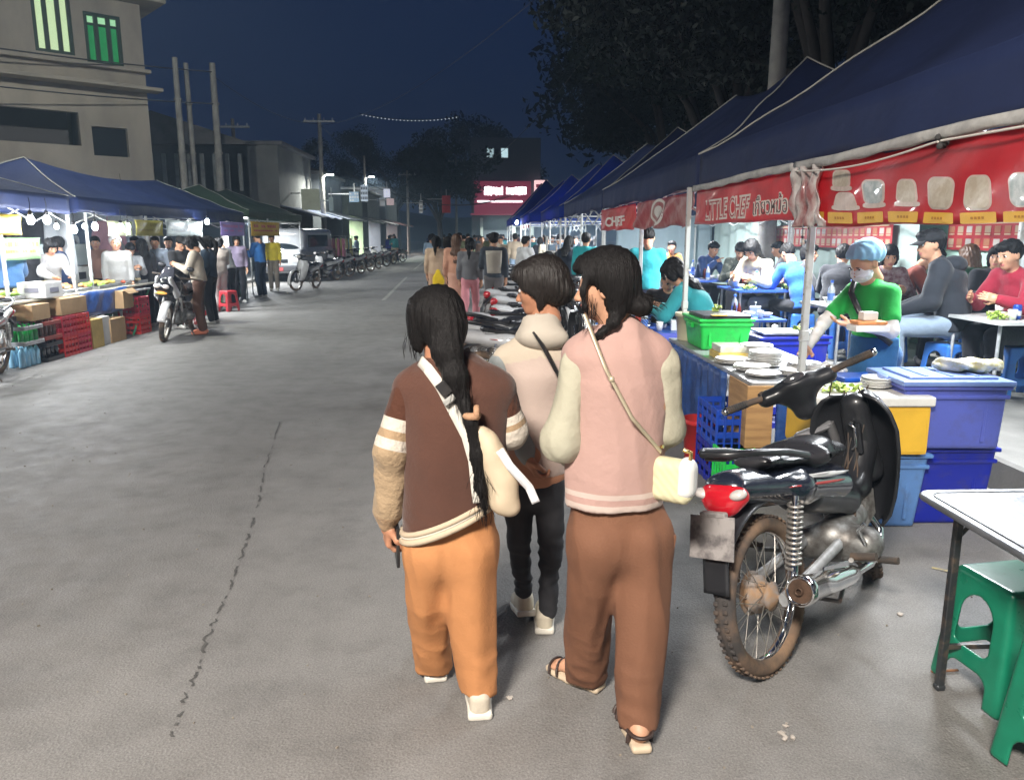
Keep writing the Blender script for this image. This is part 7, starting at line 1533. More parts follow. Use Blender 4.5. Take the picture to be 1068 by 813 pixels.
# --- dining furniture
FL = .23
def dtable(x, y, label, w=.7, d=.9, h=.72, top=None, z=FL, leg=None, cloth_=None):
    t = empty('dining_table', (x, y, z), 0, label, 'table', 'dining tables under the right tents'); b = B(); b.prism(rr2(w / 2, d / 2, .04, 5), h - .025, h); b.build('tabletop', top or mat('pale_tabletop', (.50, .51, .50), .35, var=.1), t)
    for sx in (-1, 1):
        for sy in (-1, 1): b = B(); b.tube([(sx * (w / 2 - .06), sy * (d / 2 - .08), h - .03), (sx * (w / 2 - .05), sy * (d / 2 - .07), 0)], .014, 8); b.build('leg', leg or GREYM, t)
    if cloth_:
        b = B(); b.sheet(lambda u, v: (-w / 2 - .012 - .01 * math.sin(u * 25) * v, -d / 2 + d * u, h - .5 * v), 24, 5, .003); b.sheet(lambda u, v: (-w / 2 + w * u, -d / 2 - .012 - .01 * math.sin(u * 25) * v, h - .5 * v), 20, 5, .003); b.build('cloth', cloth_, t)
    return t
BT = plastic((.03, .10, .45), .4)
TB = [(1.80, 7.62, 'blue table by the front post where the man in black eats', .75, .9, BT, 0, cloth((.09, .11, .42))), (3.62, 7.5, 'pale table of the man in the black jacket', .6, .9, None, FL, None), (4.55, 6.25, 'pale table of the person in maroon, at the right edge', .95, .75, None, FL, None),
      (3.55, 9.95, 'blue table of the girl in the cream shirt', .7, .9, BT, FL, None), (3.75, 12.0, 'blue table with tissue box, below the navy shirted man', .9, .7, BT, FL, None), (3.7, 14.0, 'far blue table of the man with the shoulder strap', .8, .7, BT, FL, None), (2.9, 16.4, 'dark blue table of the far pair in black', .9, .7, BT, 0, None), (4.7, 9.2, 'pale table of the woman in dark plaid', .7, .8, None, FL, None),
      (3.0, 8.6, 'blue table behind the teal jacket woman', .7, .7, BT, 0, None)]
for x, y, lb, w, d, m, z, cl in TB: dtable(x, y, lb, w, d, .72, m, z, None, cl)
# table-top goods: one of each kind, copied
def proto(fn, name): b = B(); mats = fn(b); return b.mesh(name, mats)
def _cup(b): b.lathe([(.001, 0), (.026, 0), (.036, .085), (.033, .085), (.024, .006), (.001, .006)], 16, 0, None, False); return [mat('cup_white', (.66, .66, .64), .35)]
def _bottle(b): b.lathe([(.001, 0), (.032, 0), (.034, .01), (.034, .13), (.028, .16), (.013, .19), (.013, .215)], 16, 0, None, False); b.lathe([(.015, .21), (.015, .235), (.001, .235)], 12, 1, None, False); b.lathe([(.0348, .04), (.0348, .11)], 16, 2, None, False); return [mat('clear_bottle', (.45, .50, .52), .1, coat=1), mat('blue_cap', (.03, .12, .5), .4), mat('blue_label', (.10, .2, .5), .4)]
def _tissue(b): b.box((0, 0, .05), (.12, .12, .10), .008, seg=2); b.sheet(lambda u, v: ((u - .5) * .07, .01 * math.sin(u * 9) * v, .10 + .05 * v), 6, 3, .001, 0); return [mat('tissue_box', (.62, .66, .68), .5)]
def _can(b): b.lathe([(.001, 0), (.026, 0), (.033, .012), (.033, .108), (.027, .12), (.001, .118)], 18, 0, None, False); b.lathe([(.0334, .03), (.0334, .07)], 18, 1, None, False); return [mat('blue_can', (.03, .09, .42), .25, .5), mat('can_white', (.6, .6, .62), .3)]
def _bowl(b): b.lathe([(.001, 0), (.035, 0), (.07, .05), (.066, .05), (.033, .008), (.001, .03)], 20, 0, None, False); b.lathe([(.001, .04), (.06, .04)], 16, 1, None, False); return [CERAM, mat('soup', (.35, .20, .08), .3, col2=(.4, .35, .1), vs=40)]
def _sauce(b):
    for i, c in enumerate(((-.04, 0), (.04, 0), (0, .05))): b.lathe([(.001, .01), (.022, .01), (.022, .11), (.009, .15), (.006, .17)], 10, i % 2, Matrix.Translation((c[0], c[1], 0)), False)
    b.box((0, .015, .008), (.16, .14, .014), .004, mi=2); return [mat('red_sauce', (.42, .04, .02), .3), mat('dark_sauce', (.05, .02, .01), .25), METAL]
PR = dict(cup=(proto(_cup, 'cup'), 'cup', 'white cup'), bottle=(proto(_bottle, 'water_bottle'), 'bottle', 'water bottle with blue cap'), tissue=(proto(_tissue, 'tissue_box'), 'tissue box', 'pale tissue box'), can=(proto(_can, 'drink_can'), 'can', 'blue drink can'), bowl=(proto(_bowl, 'soup_bowl'), 'bowl', 'white bowl of noodle soup'), sauce=(proto(_sauce, 'sauce_set'), 'sauces', 'little rack of sauce bottles'))
def put(kind, x, y, z, label, grp='dishes on the dining tables'): o = link(PR[kind][0].name, PR[kind][0], None, (x, y, z), random.random() * 6); return tag(o, label, PR[kind][1], grp)
DSC = ['blue front post table', 'black jacketed man table', 'right edge table', 'cream shirt girl table', 'navy shirted man table', 'shoulder strap man table', 'far black clad pair table', 'plaid shirt woman table', 'table behind the teal jacket']
for i, (x, y, lb, w, d, m, z, cl) in enumerate(TB):
    rs = random.Random(i + 40); zz = z + .722; used = set()
    slots = [(-.3, -.3), (-.1, -.32), (.15, -.28), (.32, -.1), (.05, .0), (-.25, .05), (.25, .25), (-.1, .3)]; rs.shuffle(slots); kinds = ['tissue', 'sauce', 'bowl', 'cup', 'bottle', 'bowl', 'cup', 'bottle']
    for k, (sx, sy) in zip(kinds, slots):
        if i == 2 and k == 'tissue': continue
        n = 1 if k not in used else 2; used.add(k)
        lb_ = PR[k][2] + ' on the %s %s of the %s' % ('near' if sy < 0 else 'far', 'left' if sx < 0 else 'right', DSC[i])
        if lb_ in used: continue
        used.add(lb_); put(k, x + sx * w * .95, y + sy * d * .95, zz, lb_, 'dishes on the dining tables')
put('can', 4.36, 6.10, FL + .722, 'blue drink can on the right edge table before the maroon hoodie'); leaves((4.22, 6.13, FL + .724), 'heap of yellow green leaves on the corner of the right edge table', 34, .12); leaves((3.35, 9.6, FL + .724), 'lettuce leaves on the table of the girl in cream', 24, .1); leaves((3.9, 9.7, FL + .724), 'green leaves on the far side table behind the server', 24, .1)
# ---------------------------------------------------------------- diners
GRP = 'diners under the right tents'
def rzto(dx, dy): return math.atan2(-dx, dy)
def diner(u, Y, face, ps, top, bot, label, hair='short', z=FL, seat=True, hoff=.22, sc=1.0, sm_=None, **k):
    f = Vector((*face, 0)).normalized(); x = P(u, 260, Y).x; o = person(ps, (x - f.x * hoff, Y - f.y * hoff, z), rzto(f.x, f.y), top, bot, label, hair, sc=sc, group=GRP, **k)
    if seat and ps.startswith('sit'): stool((x - f.x * hoff, Y - f.y * hoff - .0, z - .0), random.uniform(0, 1.5), sm_ or BSTOOL, 'blue stool under the ' + ' '.join(label.split(',')[0].split()[:12]), 'blue stools of the diners')
    return o
BLK = (.018, .018, .022)
bj = diner(986, 6.75, (-.86, .5), 'sit_back', (.022, .025, .032), (.22, .28, .36), 'man in black hooded jacket and cap, pale jeans, seated with his back to us', 'short', hoff=.1, sc=1.12); cp = link('cap', hair_mesh('cap'), bj); cp.matrix_local = pose('sit_back')['M']; cp.material_slots[0].link = 'OBJECT'; cp.material_slots[0].material = cloth((.02, .02, .022))
b = B(); s = SD(.01); s.ell((0, .02, 1.02), (.13, .10, .07)); s.ell((0, .13, 1.06), (.06, .06, .06), k=.02, sub=True); b.raw(*s.run(disp=folds(.006))); b.build('hood', cloth((.022, .025, .032)), bj)
diner(928, 8.15, (-.25, -1), 'sit', mat('dark_plaid', (.10, .03, .04), .85, col2=(.25, .20, .20), vs=14), BLK, 'woman in dark red plaid shirt facing the camera behind the server', 'pony')
diner(880, 8.9, (.5, .6), 'sit', BLK, BLK, 'person in black with short hair just above the cap of the server')
diner(856, 9.6, (.8, -.3), 'sit_up', (.05, .05, .055), BLK, 'woman in black beside the front post, hair tied', 'topknot')
diner(1062, 6.45, (-1, -.25), 'sit', (.28, .02, .04), BLK, 'person in maroon hoodie at the right edge looking at a phone', hoff=.15, sc=1.05)
diner(1046, 7.5, (-.3, -1), 'sit_up', BLK, BLK, 'woman in black behind the maroon hoodie', 'long')
diner(1012, 8.3, (-.2, 1), 'sit', (.03, .09, .05), BLK, 'person in dark green with long brown hair behind the black jacket man', 'long', hcol=mat('hair_brown', (.10, .045, .02), .4, var=.3, vs=30, stretch=(14, 14, .8), bump=.6, bs=14))
diner(958, 8.3, (.9, -.4), 'sit_low', (.20, .05, .035), BLK, 'person in russet top bending at the table left of the black jacket man', 'short')
diner(829, 9.6, (-.25, .95), 'sit_low', (.025, .11, .40), BLK, 'person in bright blue hoodie seen from behind', 'short')
diner(790, 9.9, (-.7, -.6), 'sit_low', (.58, .52, .40), (.12, .14, .18), 'long haired girl in cream shirt looking down left of the blue hoodie', 'long', sc=1.04)
diner(772, 11.6, (-.3, -1), 'sit_low', mat('camouflage', (.05, .06, .05), .85, col2=(.16, .17, .14), vs=8, ramp=(.48, .52)), BLK, 'man in dark camouflage jacket eating, facing us')
diner(744, 12.7, (.5, -.9), 'sit_eat', (.04, .08, .22), BLK, 'man in navy shirt eating with his hand at his mouth')
diner(703, 14.7, (.1, -1), 'sit_up', (.42, .20, .06), BLK, 'man in ochre shirt with a dark shoulder strap, facing us')
diner(697, 8.2, (-.1, -1), 'sit_low', (.02, .02, .024), BLK, 'man in black shirt bending over his bowl, just left of the front post', z=0, sm_=BSTOOL)
diner(738, 7.55, (-.7, .5), 'sit_low', (.03, .26, .28), BLK, 'woman with dark hair in teal jacket right of the front post, seen from behind', 'long', z=0, hoff=.05, sc=1.08)
diner(676, 10.0, (.15, 1), 'look_phone', (.03, .30, .34), (.06, .07, .12), 'man standing in turquoise shirt with his back to us', z=0, hoff=0, sc=1.07)
diner(611, 14.2, (.3, 1), 'stand', (.02, .30, .32), BLK, 'man in teal shirt standing by the farther tent posts', z=0, hoff=0, sc=1.04)
diner(637, 13.5, (.8, .5), 'sit', (.04, .05, .10), BLK, 'dark dressed person at the far red banner post', z=0); diner(655, 17.0, (.1, -1), 'sit', BLK, BLK, 'left one of the far pair in black at the dark blue table', z=0); diner(664, 17.0, (-.1, -1), 'sit_low', (.03, .03, .05), BLK, 'right one of the far pair in black at the dark blue table', z=0)
diner(812, 12.4, (-.6, .2), 'sit', (.30, .30, .32), BLK, 'grey shirted person between the cream shirt girl and the blue hoodie', 'short'); diner(905, 9.7, (.2, -1), 'sit_low', (.04, .04, .05), BLK, 'dark haired person behind the woman in plaid', 'short')
b = B(); s = SD(.01); s.ell((0, 0, .13), (.15, .09, .14), None); s.ell((0, 0, .30), (.05, .02, .04), None, k=.03); b.raw(*s.run(disp=folds(.006, (20, 20, 20)))); tag(b.build('handbag', mat('patterned_bag', (.02, .02, .025), .6, col2=(.6, .6, .58), ramp=(.49, .51), vs=11), loc=(3.55, 9.15, FL)), 'black and white patterned bag on the floor below the cream shirt girl', 'bag')
# server in green polo with cap, mask and white sleeves
Js = J_stand(bend=.30, armR=((.05, .16, -.21), (.0, .36, -.36)), armL=((.07, .07, -.23), (-.08, .24, -.20)), face=(.10, 1, -.75)); Js['shL'] = (-.130, .10, 1.27); Js['shR'] = (.130, .10, 1.27); Js['palmL'] = (0, .2, 1); Js['palmR'] = (-.5, .3, .2)
sv = figure_meshes(Js, h=.010, sleeve=.4, loose=.35); POSE['server'] = sv; sx_, sy_ = P(912, 300, 4.85).x, 4.85; fs = Vector((-.88, -.42)).normalized()
so = person('server', (sx_ - fs.x * .08, sy_ - fs.y * .08, 0), rzto(fs.x, fs.y), (.02, .36, .06), (.03, .10, .24), 'woman server in green polo, light blue cap and white face mask carrying plates', 'surgical', hcol=(.22, .42, .58), sc=.995)
b = B()
for n in 'LR':
    el, wr, sh = Vector(Js['el' + n]), Vector(Js['wr' + n]), Vector(Js['sh' + n]); q = SD(.008); q.chain([sh.lerp(el, .68), el, el.lerp(wr, .95)], [.047, .042, .030], .02); b = B(); b.raw(*q.run(disp=folds(.003, (20, 20, 60)))); b.build('sleeve', mat('white_sleeve', (.62, .60, .56), .8, bump=.4, bs=40), so)
Ms = Js and head_M(Js); q = SD(.005); q.ell((0, .050, -.040), (.070, .064, .060)); q.cut((0, .02, 0), (0, -1, .1)); b = B(); b.raw(*q.run(disp=lambda p: .0015 * np.sin(p[:, 2] * 300)), 0, True, Ms); b.build('face_mask', mat('mask_white', (.66, .68, .70), .8), so)
b = B(); b.tube([Vector((.10, .14, 1.36)), Vector((.05, .235, 1.27)), Vector((-.03, .245, 1.16)), Vector((-.11, .19, 1.04)), Vector((-.17, .10, .96))], .020, 8, flat=.4); b.build('sash', BLACKP, so)
q = SD(.009); q.econe((0, .0, .55), (0, .02, 1.0), (.20, .15), (.165, .135), (1, 0, 0)); q.cut((0, 0, .99), (0, 0, 1)); q.box((0, -.1, .7), (.3, .12, .4), .01, k=0, sub=True); b = B(); b.raw(*q.run(disp=folds(.006))); b.build('apron', cloth((.03, .12, .26)), so)
pp_ = P(905, 345, 4.52); t = empty('plate_stack', pp_, 0, 'white plates and a foam tray held against the green polo', 'plates')
b = B(); b.box((0, 0, .02), (.21, .13, .04), .015, seg=2); b.build('plate', CERAM, t); b = B(); b.box((0, 0, .052), (.18, .11, .022), .008, seg=2); b.build('food', mat('orange_food', (.60, .24, .08), .5, var=.2, vs=30), t); b = B(); b.box((0, .01, .09), (.09, .07, .05), .01, seg=2); b.build('box', mat('foam_white2', (.66, .64, .58), .7), t)
# ================================================================ left stalls
GL = 'crates and boxes of the left stalls'
lt = empty('stall_table', (-6.15, 12.0, 0), 0, 'long left stall table covered with food trays', 'table', 'tables of the left stalls')
b = B(); b.box((0, 0, .79), (.75, 4.9, .03), .005); b.build('tabletop', mat('pale_cover', (.55, .52, .42), .5, var=.15, vs=3), lt)
for sx in (-1, 1):
    for y in (-2.4, -.8, .8, 2.4): b = B(); b.box((sx * .34, y, .385), (.03, .03, .77), .003); b.build('leg', GREYM, lt)
b = B(); b.sheet(lambda u, v: (.39 + .015 * math.sin(u * 21 + v * 3), -.55 + 1.5 * u, .80 - .36 * v + .01 * math.sin(u * 8)), 24, 6, .004); b.build('cover', TARP, lt)
X_ = -5.78
def yl(u): return -X_ * 806 / (500 - u) * 1.0
def bottle_crate(y, z, col, w, m, label):
    t = empty('bottle_crate', (X_ + .02, y, z), 0, label, 'crate', GL); b = B()
    for zz in (.03, .22):
        for sy in (-1, 1): b.box((0, sy * w / 2, zz), (.3, .012, .05), .003)
        for sx in (-1, 1): b.box((sx * .15, 0, zz), (.012, w, .05), .003)
    b.build('frame', m, t)
    for i in range(2):
        for j in range(4): b = B(); b.lathe([(.001, .01), (.034, .01), (.034, .17), (.014, .23), (.014, .26), (.001, .26)], 10, 0, None, False); b.build('bottle', mat('glass_%02x%02x%02x' % tuple(int(c * 255) for c in col), col, .12, coat=1), t, (-.07 + .14 * i, -w / 2 + w * (j + .5) / 4, 0))
    return t
def waterpack(y, z, label):
    t = empty('water_pack', (X_ + .02, y, z), 0, label, 'bottle pack', GL)
    for i in range(2):
        for j in range(4): b = B(); b.lathe([(.001, 0), (.04, 0), (.042, .02), (.038, .1), (.042, .18), (.018, .24), (.001, .25)], 10, 0, None, False); b.build('bottle', mat('water_blue', (.25, .50, .68), .15, coat=1), t, (-.06 + .12 * i, -.17 + .11 * j, 0))
waterpack(yl(31), 0, 'pack of pale blue water bottles at the foot of the left stall'); bottle_crate(yl(31), .27, (.01, .35, .06), .42, GREYM, 'crate of green bottles above the water pack'); bottle_crate(yl(51), .0, (.02, .02, .025), .40, BPL, 'lower crate of dark bottles on the left'); bottle_crate(yl(51), .28, (.10, .03, .02), .40, plastic((.3, .05, .04)), 'upper crate of brown bottles on the left')
crate((X_, yl(68), 0), .34, .36, .27, REDP, 'lower red crate left of its neighbour in the left stall', group=GL); crate((X_, yl(68), .275), .34, .36, .27, plastic((.40, .02, .04)), 'upper dark red crate in the left stall', group=GL); crate((X_, yl(82), 0), .34, .36, .27, plastic((.42, .02, .05)), 'lower red crate next to the brown carton', group=GL); crate((X_, yl(82), .275), .34, .36, .27, REDP, 'upper red crate under the brown carton', group=GL)
cbox((X_ - .05, yl(60), .815), .36, .42, .20, 'white printed carton on the left stall table end', 0, CARDW, False, pr=mat('print_grey', (.2, .2, .25), .6)); cbox((X_ - .02, yl(76), .56), .36, .70, .22, 'long brown carton over the red crates', 0, None, False); cbox((X_ - .02, yl(42), .56), .36, .40, .20, 'brown carton over the bottle crates', 0, None, False)
cbox((X_, yl(97), 0), .34, .34, .42, 'yellow brown carton below the blue cover', 0, mat('yellow_carton', (.45, .32, .10), .8, var=.15), False); cbox((X_ - .02, yl(109), 0), .3, .25, .42, 'small white carton under the stall table', 0, CARDW, False); cbox((X_ - .02, yl(120), 0), .34, .5, .36, 'brown carton on the ground by the green table legs', 0, None, False); cbox((X_, yl(133), .48), .3, .35, .28, 'open brown carton at the green table', 0, None, True)
gt = empty('stall_table', (-6.0, 13.35, 0), 0, 'small table with green crossed legs on the left', 'table', 'tables of the left stalls'); b = B(); b.box((0, 0, .72), (.6, .8, .03), .005); b.build('tabletop', GREYM, gt)
for sx in (-1, 1): b = B(); b.cyl((sx * .27, -.38, 0), (sx * .27, .38, .70), .016, n=8); b.cyl((sx * .27, .38, 0), (sx * .27, -.38, .70), .016, n=8); b.build('leg', plastic((.02, .25, .12)), gt)
crate((X_ - .05, yl(150), 0), .34, .40, .30, REDP, 'lower red crate beside the white motorbike', group=GL); crate((X_ - .05, yl(150), .31), .34, .40, .30, plastic((.45, .02, .05)), 'upper red crate beside the white motorbike', group=GL)
FC_ = [mat('food_orange', (.62, .30, .10), .5, var=.25, vs=20), mat('food_green', (.30, .50, .08), .5, var=.3, vs=20), mat('food_yellow', (.62, .50, .12), .5, var=.25, vs=20), mat('food_tan', (.50, .40, .25), .6, var=.25, vs=20), mat('food_red', (.45, .10, .05), .5, var=.25, vs=20)]
rs = random.Random(9); names = ['orange fried snacks', 'green vegetables', 'yellow corn snacks', 'tan dumplings', 'orange skewers', 'green leaves', 'yellow fritters', 'red sausages', 'tan noodles']
for k in range(9):
    y = 9.85 + k * .5; t = empty('food_tray', (-6.1 + rs.uniform(-.05, .05), y, .806), rs.uniform(-.1, .1), 'tray of %s on the left stall table, %s' % (names[k], 'near its white carton' if k < 3 else ('in the middle' if k < 6 else 'toward the motorbike')), 'food tray', 'food trays on the left stall')
    b = B(); b.box((0, 0, .012), (.46, .38, .02), .006); b.box((-.22, 0, .035), (.02, .38, .04), .004); b.box((.22, 0, .035), (.02, .38, .04), .004); b.build('tray', METAL, t)
    s = SD(.018)
    for j in range(16): s.ell((rs.uniform(-.17, .17), rs.uniform(-.14, .14), .05 + rs.uniform(0, .04)), (.045, .035, .03), None, k=.01)
    b = B(); b.raw(*s.run()); b.build('food', FC_[[0, 1, 2, 3, 0, 1, 2, 4, 3][k]], t)
# white stall cart and curtain
ct = empty('glass_cabinet', (-7.0, 13.4, 0), 0, 'white food cabinet with dark print behind the left stall table', 'cabinet'); b = B(); b.box((0, 0, .55), (.5, 1.1, 1.1), .01); b.build('body', mat('cabinet_white', (.60, .62, .60), .5, var=.08), ct); b = B(); b.box((.252, 0, .95), (.006, .6, .12), .002); b.build('printed_band', mat('print_black', (.05, .05, .06), .6), ct)
b = B(); b.box((0, 0, 1.30), (.46, 1.06, .36), .01); b.build('glass', mat('cabinet_glass', (.40, .46, .46), .08, coat=1), ct)
curtain((-6.35, 12.6), (-6.95, 13.0), .9, 2.0, (.60, .62, .64), 'white curtain gathered beside the middle left post', tr=.4, amp=.05)
curtain((-8.9, 9.6), (-8.9, 15.2), .1, 2.2, (.20, .23, .27), 'grey back curtain of the crates stall'); curtain((-8.9, 15.6), (-8.9, 21.2), .1, 2.2, (.32, .36, .40), 'pale back curtain of the long dark blue tent')
curtain((-8.9, 15.4), (-6.4, 15.4), .1, 2.1, (.36, .38, .40), 'grey side curtain between the two left tents')
for i, (x, y, c, l_) in enumerate(((-6.9, 15.1, (.55, .30, .35), 'pinkish'), (-7.3, 15.2, (.12, .16, .24), 'dark blue'), (-7.8, 15.2, (.45, .48, .5), 'pale grey'), (-8.3, 15.2, (.2, .2, .22), 'charcoal'))):
    s = SD(.02); s.econe((0, 0, -.75), (0, 0, -.1), (.24, .04), (.20, .05), (1, 0, 0), .03); s.cone((-.2, 0, -.12), (-.3, 0, -.5), .05, .04); s.cone((.2, 0, -.12), (.3, 0, -.5), .05, .04); b = B(); b.raw(*s.run(disp=folds(.01))); b.tube([(0, 0, -.08), (0, 0, 0), (.02, 0, .03)], .006, 5); tag(b.build('hanging_garment', cloth(c), loc=(x, y - .1, 1.95)), l_ + ' garment hanging at the back of the crates stall', 'garment', 'garments hung behind the left stall')
# second stall: tables under the long dark blue tent
for y, lb in ((17.0, 'table with pale goods under the long dark blue tent, nearer one'), (19.6, 'table with pale goods under the long dark blue tent, farther one')):
    t = empty('stall_table', (-6.5, y, 0), 0, lb, 'table', 'tables of the left stalls'); b = B(); b.box((0, 0, .76), (.7, 2.0, .03), .005); b.build('tabletop', CARDW, t); b = B(); b.sheet(lambda u, v: (.36 + .02 * math.sin(u * 30) * v, -1 + 2 * u, .76 - .7 * v), 30, 5, .004); b.build('cloth', cloth((.30, .10, .10) if y < 18 else (.10, .16, .12)), t)
    for sy in (-1, 1):
        for sx in (-1, 1): b = B(); b.box((sx * .3, sy * .9, .37), (.03, .03, .74), 0); b.build('leg', GREYM, t)
    for k in range(4): cbox((-6.5, y - .75 + .5 * k, .78), .35, .3, .14 + .08 * (k % 2), '%s box on the %s table of the long dark blue tent' % (['small brown', 'tall white', 'low yellow', 'tall brown'][k], 'nearer' if y < 18 else 'farther'), 0, [CARD, CARDW, MC['yellow_carton'], CARD][k], False)
crate((-6.1, 18.3, 0), .34, .5, .3, mat('green_glow_plastic', (.05, .5, .15), .4), 'bright green crate between the long dark blue tent tables', group=GL)
GSL = 'people at the left stalls'
def lp(u, Y, face, ps, top, bot, label, hair='short', sc=1.0, **k):
    f = Vector((*face, 0)).normalized(); x = P(u, 260, Y).x; return person(ps, (x, Y, 0), rzto(f.x, f.y), top, bot, label, hair, sc=sc, group=GSL, **k)
BLK = (.018, .018, .022)
lp(7, 10.9, (-.5, .6), 'lean', (.05, .12, .26), BLK, 'man in blue shirt with his back to us at the left picture edge', sc=1.03); lp(22, 11.9, (.4, -.8), 'stand', BLK, BLK, 'dark dressed person behind the blue shirted man')
lp(47, 12.3, (.6, -.5), 'lean', (.38, .37, .37), (.08, .08, .10), 'person in white shirt bending over the trays left of the cabinet', 'pony'); lp(61, 12.7, (-.8, .2), 'stand_bag', (.03, .05, .13), BLK, 'person in navy shirt beside the white shirted one')
lp(121, 13.4, (.5, -.9), 'stand', (.34, .34, .33), (.35, .35, .34), 'cook in white apron and cap behind the left stall', 'surgical', hcol=(.38, .38, .38)); lp(134, 14.0, (.7, -.7), 'look_phone', (.40, .42, .44), BLK, 'young man in grey jacket bending over a phone at the green table', sc=.93)
lp(148, 14.2, (-.6, .5), 'stand', BLK, BLK, 'person in black with back turned left of the white motorbike', 'long', sc=.97); lp(162, 14.9, (.3, -.9), 'stand_bag', (.42, .50, .60), BLK, 'person in pale blue shirt behind the white motorbike'); lp(141, 15.0, (.2, -1), 'stand', (.10, .04, .06), BLK, 'person in dark red at the back of the left stall')
lp(186, 13.9, (.8, -.6), 'look_phone', (.02, .02, .022), BLK, 'young man in black looking at a phone beside the motorbike', sc=1.0); lp(205, 13.1, (-.95, -.2), 'look_phone', (.46, .40, .32), (.13, .07, .05), 'girl in beige hooded top and brown skirt with orange shoes by the motorbike', 'pony', shoes=(.75, .25, .15)); lp(217, 14.6, (-.9, .1), 'stand_bag', (.04, .06, .09), BLK, 'dark jacketed woman behind the beige girl', 'pony')
lp(228, 17.2, (-.6, .5), 'stand_bag', (.35, .30, .26), (.35, .32, .30), 'woman in beige standing near the red stools', 'bun', sc=.98); lp(238, 17.9, (-.9, .3), 'lean', (.28, .29, .30), BLK, 'person in grey leaning to the table near the red stools', 'short')
lp(271, 20.9, (-.8, .4), 'look_phone', (.03, .13, .36), (.02, .03, .05), 'man in blue jacket standing before the yellow banner', sc=1.05); lp(284, 23.5, (.2, -1), 'stand', (.62, .50, .05), (.22, .19, .16), 'person in bright yellow shirt beside the blue jacketed man', sc=1.03)
lp(100, 14.3, (.5, -1), 'stand', (.35, .20, .15), BLK, 'vendor in brown behind the white curtain'); lp(176, 15.9, (.4, -1), 'stand', (.20, .22, .26), BLK, 'grey clothed vendor under the white grey banner'); lp(247, 19.2, (.5, -1), 'stand', (.30, .25, .35), BLK, 'vendor in mauve under the purple banner', 'pony')
lp(332, 31.5, (-.8, .4), 'stand', (.30, .10, .12), BLK, 'person in red by the van front'); lp(352, 36, (-.9, .1), 'stand', (.1, .12, .2), BLK, 'person in navy looking at the first lit shop', 'long'); lp(372, 39, (-.9, .1), 'stand_bag', (.25, .35, .5), BLK, 'person in light blue at the first lit shop'); lp(406, 47, (-.5, .8), 'walk', (.03, .05, .35), (.02, .02, .1), 'left one of the far blue clothed couple'); lp(412, 47, (-.5, .8), 'walk2', (.02, .04, .25), (.02, .02, .08), 'right one of the far blue clothed couple')
for i, (x, y, lb) in enumerate(((-5.35, 14.6, 'red stool right behind the beige girl'), (-5.3, 15.3, 'red stool left of the woman in beige'), (-5.45, 17.1, 'red stool beside the person in grey'))): stool((x, y, 0), i * .5, RSTOOL, lb, 'red stools at the left stalls')
# clothes rack with garments by the first shop
for i, (x, y, c, l_) in enumerate(((-5.9, 32.2, (.55, .22, .30), 'pink'), (-5.9, 34.0, (.60, .56, .25), 'yellow'), (-6.2, 35.6, (.15, .35, .50), 'blue'))):
    t = empty('clothes_rack', (x, y, 0), 0, 'clothes rack full of %s clothes on the left' % l_, 'clothes rack', 'clothes racks on the left'); b = B(); b.tube([(-.5, 0, 0), (-.5, 0, 1.6), (.5, 0, 1.6), (.5, 0, 0)], .015, 6); b.build('frame', GREYM, t)
    for k in range(5): s = SD(.03); s.econe((0, 0, -.8), (0, 0, -.12), (.06, .24), (.05, .20), (1, 0, 0), .03); b = B(); b.raw(*s.run(disp=folds(.012, ph=k))); b.build('garment', cloth(tuple(min(1, q * (.8 + .1 * k)) for q in c)), t, (-.4 + .2 * k, 0, 1.58))
# ---------------------------------------------------------------- parked van
vn = empty('parked_van', (-6.85, 29.8, 0), R(-6), 'silver grey van parked under the green canopy', 'van'); VP = paint('van_paint', (.36, .37, .38)); GLS = mat('van_glass', (.015, .02, .025), .08, coat=1)
s = SD(.03); s.box((0, .1, .72), (.86, 2.1, .42), .12); s.box((0, .30, 1.35), (.80, 1.75, .52), .22, k=.12); b = B(); V, F_ = s.run(); b.raw(V, F_); b.build('body', VP, vn)
b = B(); b.sheet(lambda u, v: ((u - .5) * (1.50 - .16 * v), -1.62 + .40 * v + .14 * (2 * u - 1) ** 2, 1.08 + .58 * v), 12, 6, .02); b.build('windscreen', GLS, vn)
for sx in (-1, 1):
    b = B(); b.box((sx * .815, .1, 1.42), (.03, 2.3, .44), .01); b.build('side_window', GLS, vn); b = B(); b.box((sx * .62, -1.98, .78), (.30, .08, .16), .04, seg=2); b.build('headlight', CLR, vn)
    for sy in (-1.35, 1.45): b = B(); b.lathe([(.001, -.1), (.2, -.1), (.33, -.09), (.34, 0), (.33, .09), (.2, .1), (.001, .1)], 24, 0, Matrix.Translation((sx * .80, sy, .34)) @ Matrix.Rotation(R(90), 4, 'Y')); w_ = b.build('wheel', RUBBER, vn); b = B(); b.lathe([(.001, 0), (.19, 0), (.2, .01)], 20, 0, Matrix.Translation((sx * .905, sy, .34)) @ Matrix.Rotation(R(90) * sx, 4, 'Y'), False); b.build('rim', ALU, w_)
b = B(); b.box((0, -2.02, .48), (1.6, .12, .22), .05, seg=2); b.build('bumper', mat('dark_bumper', (.05, .05, .055), .5), vn); b = B(); b.box((0, -2.0, .74), (.7, .05, .12), .01); b.build('grille', BPL, vn); b = B(); b.box((0, -2.09, .46), (.42, .01, .12), .002); b.build('number_plate', mat('plate_red', (.30, .05, .05), .5), vn)
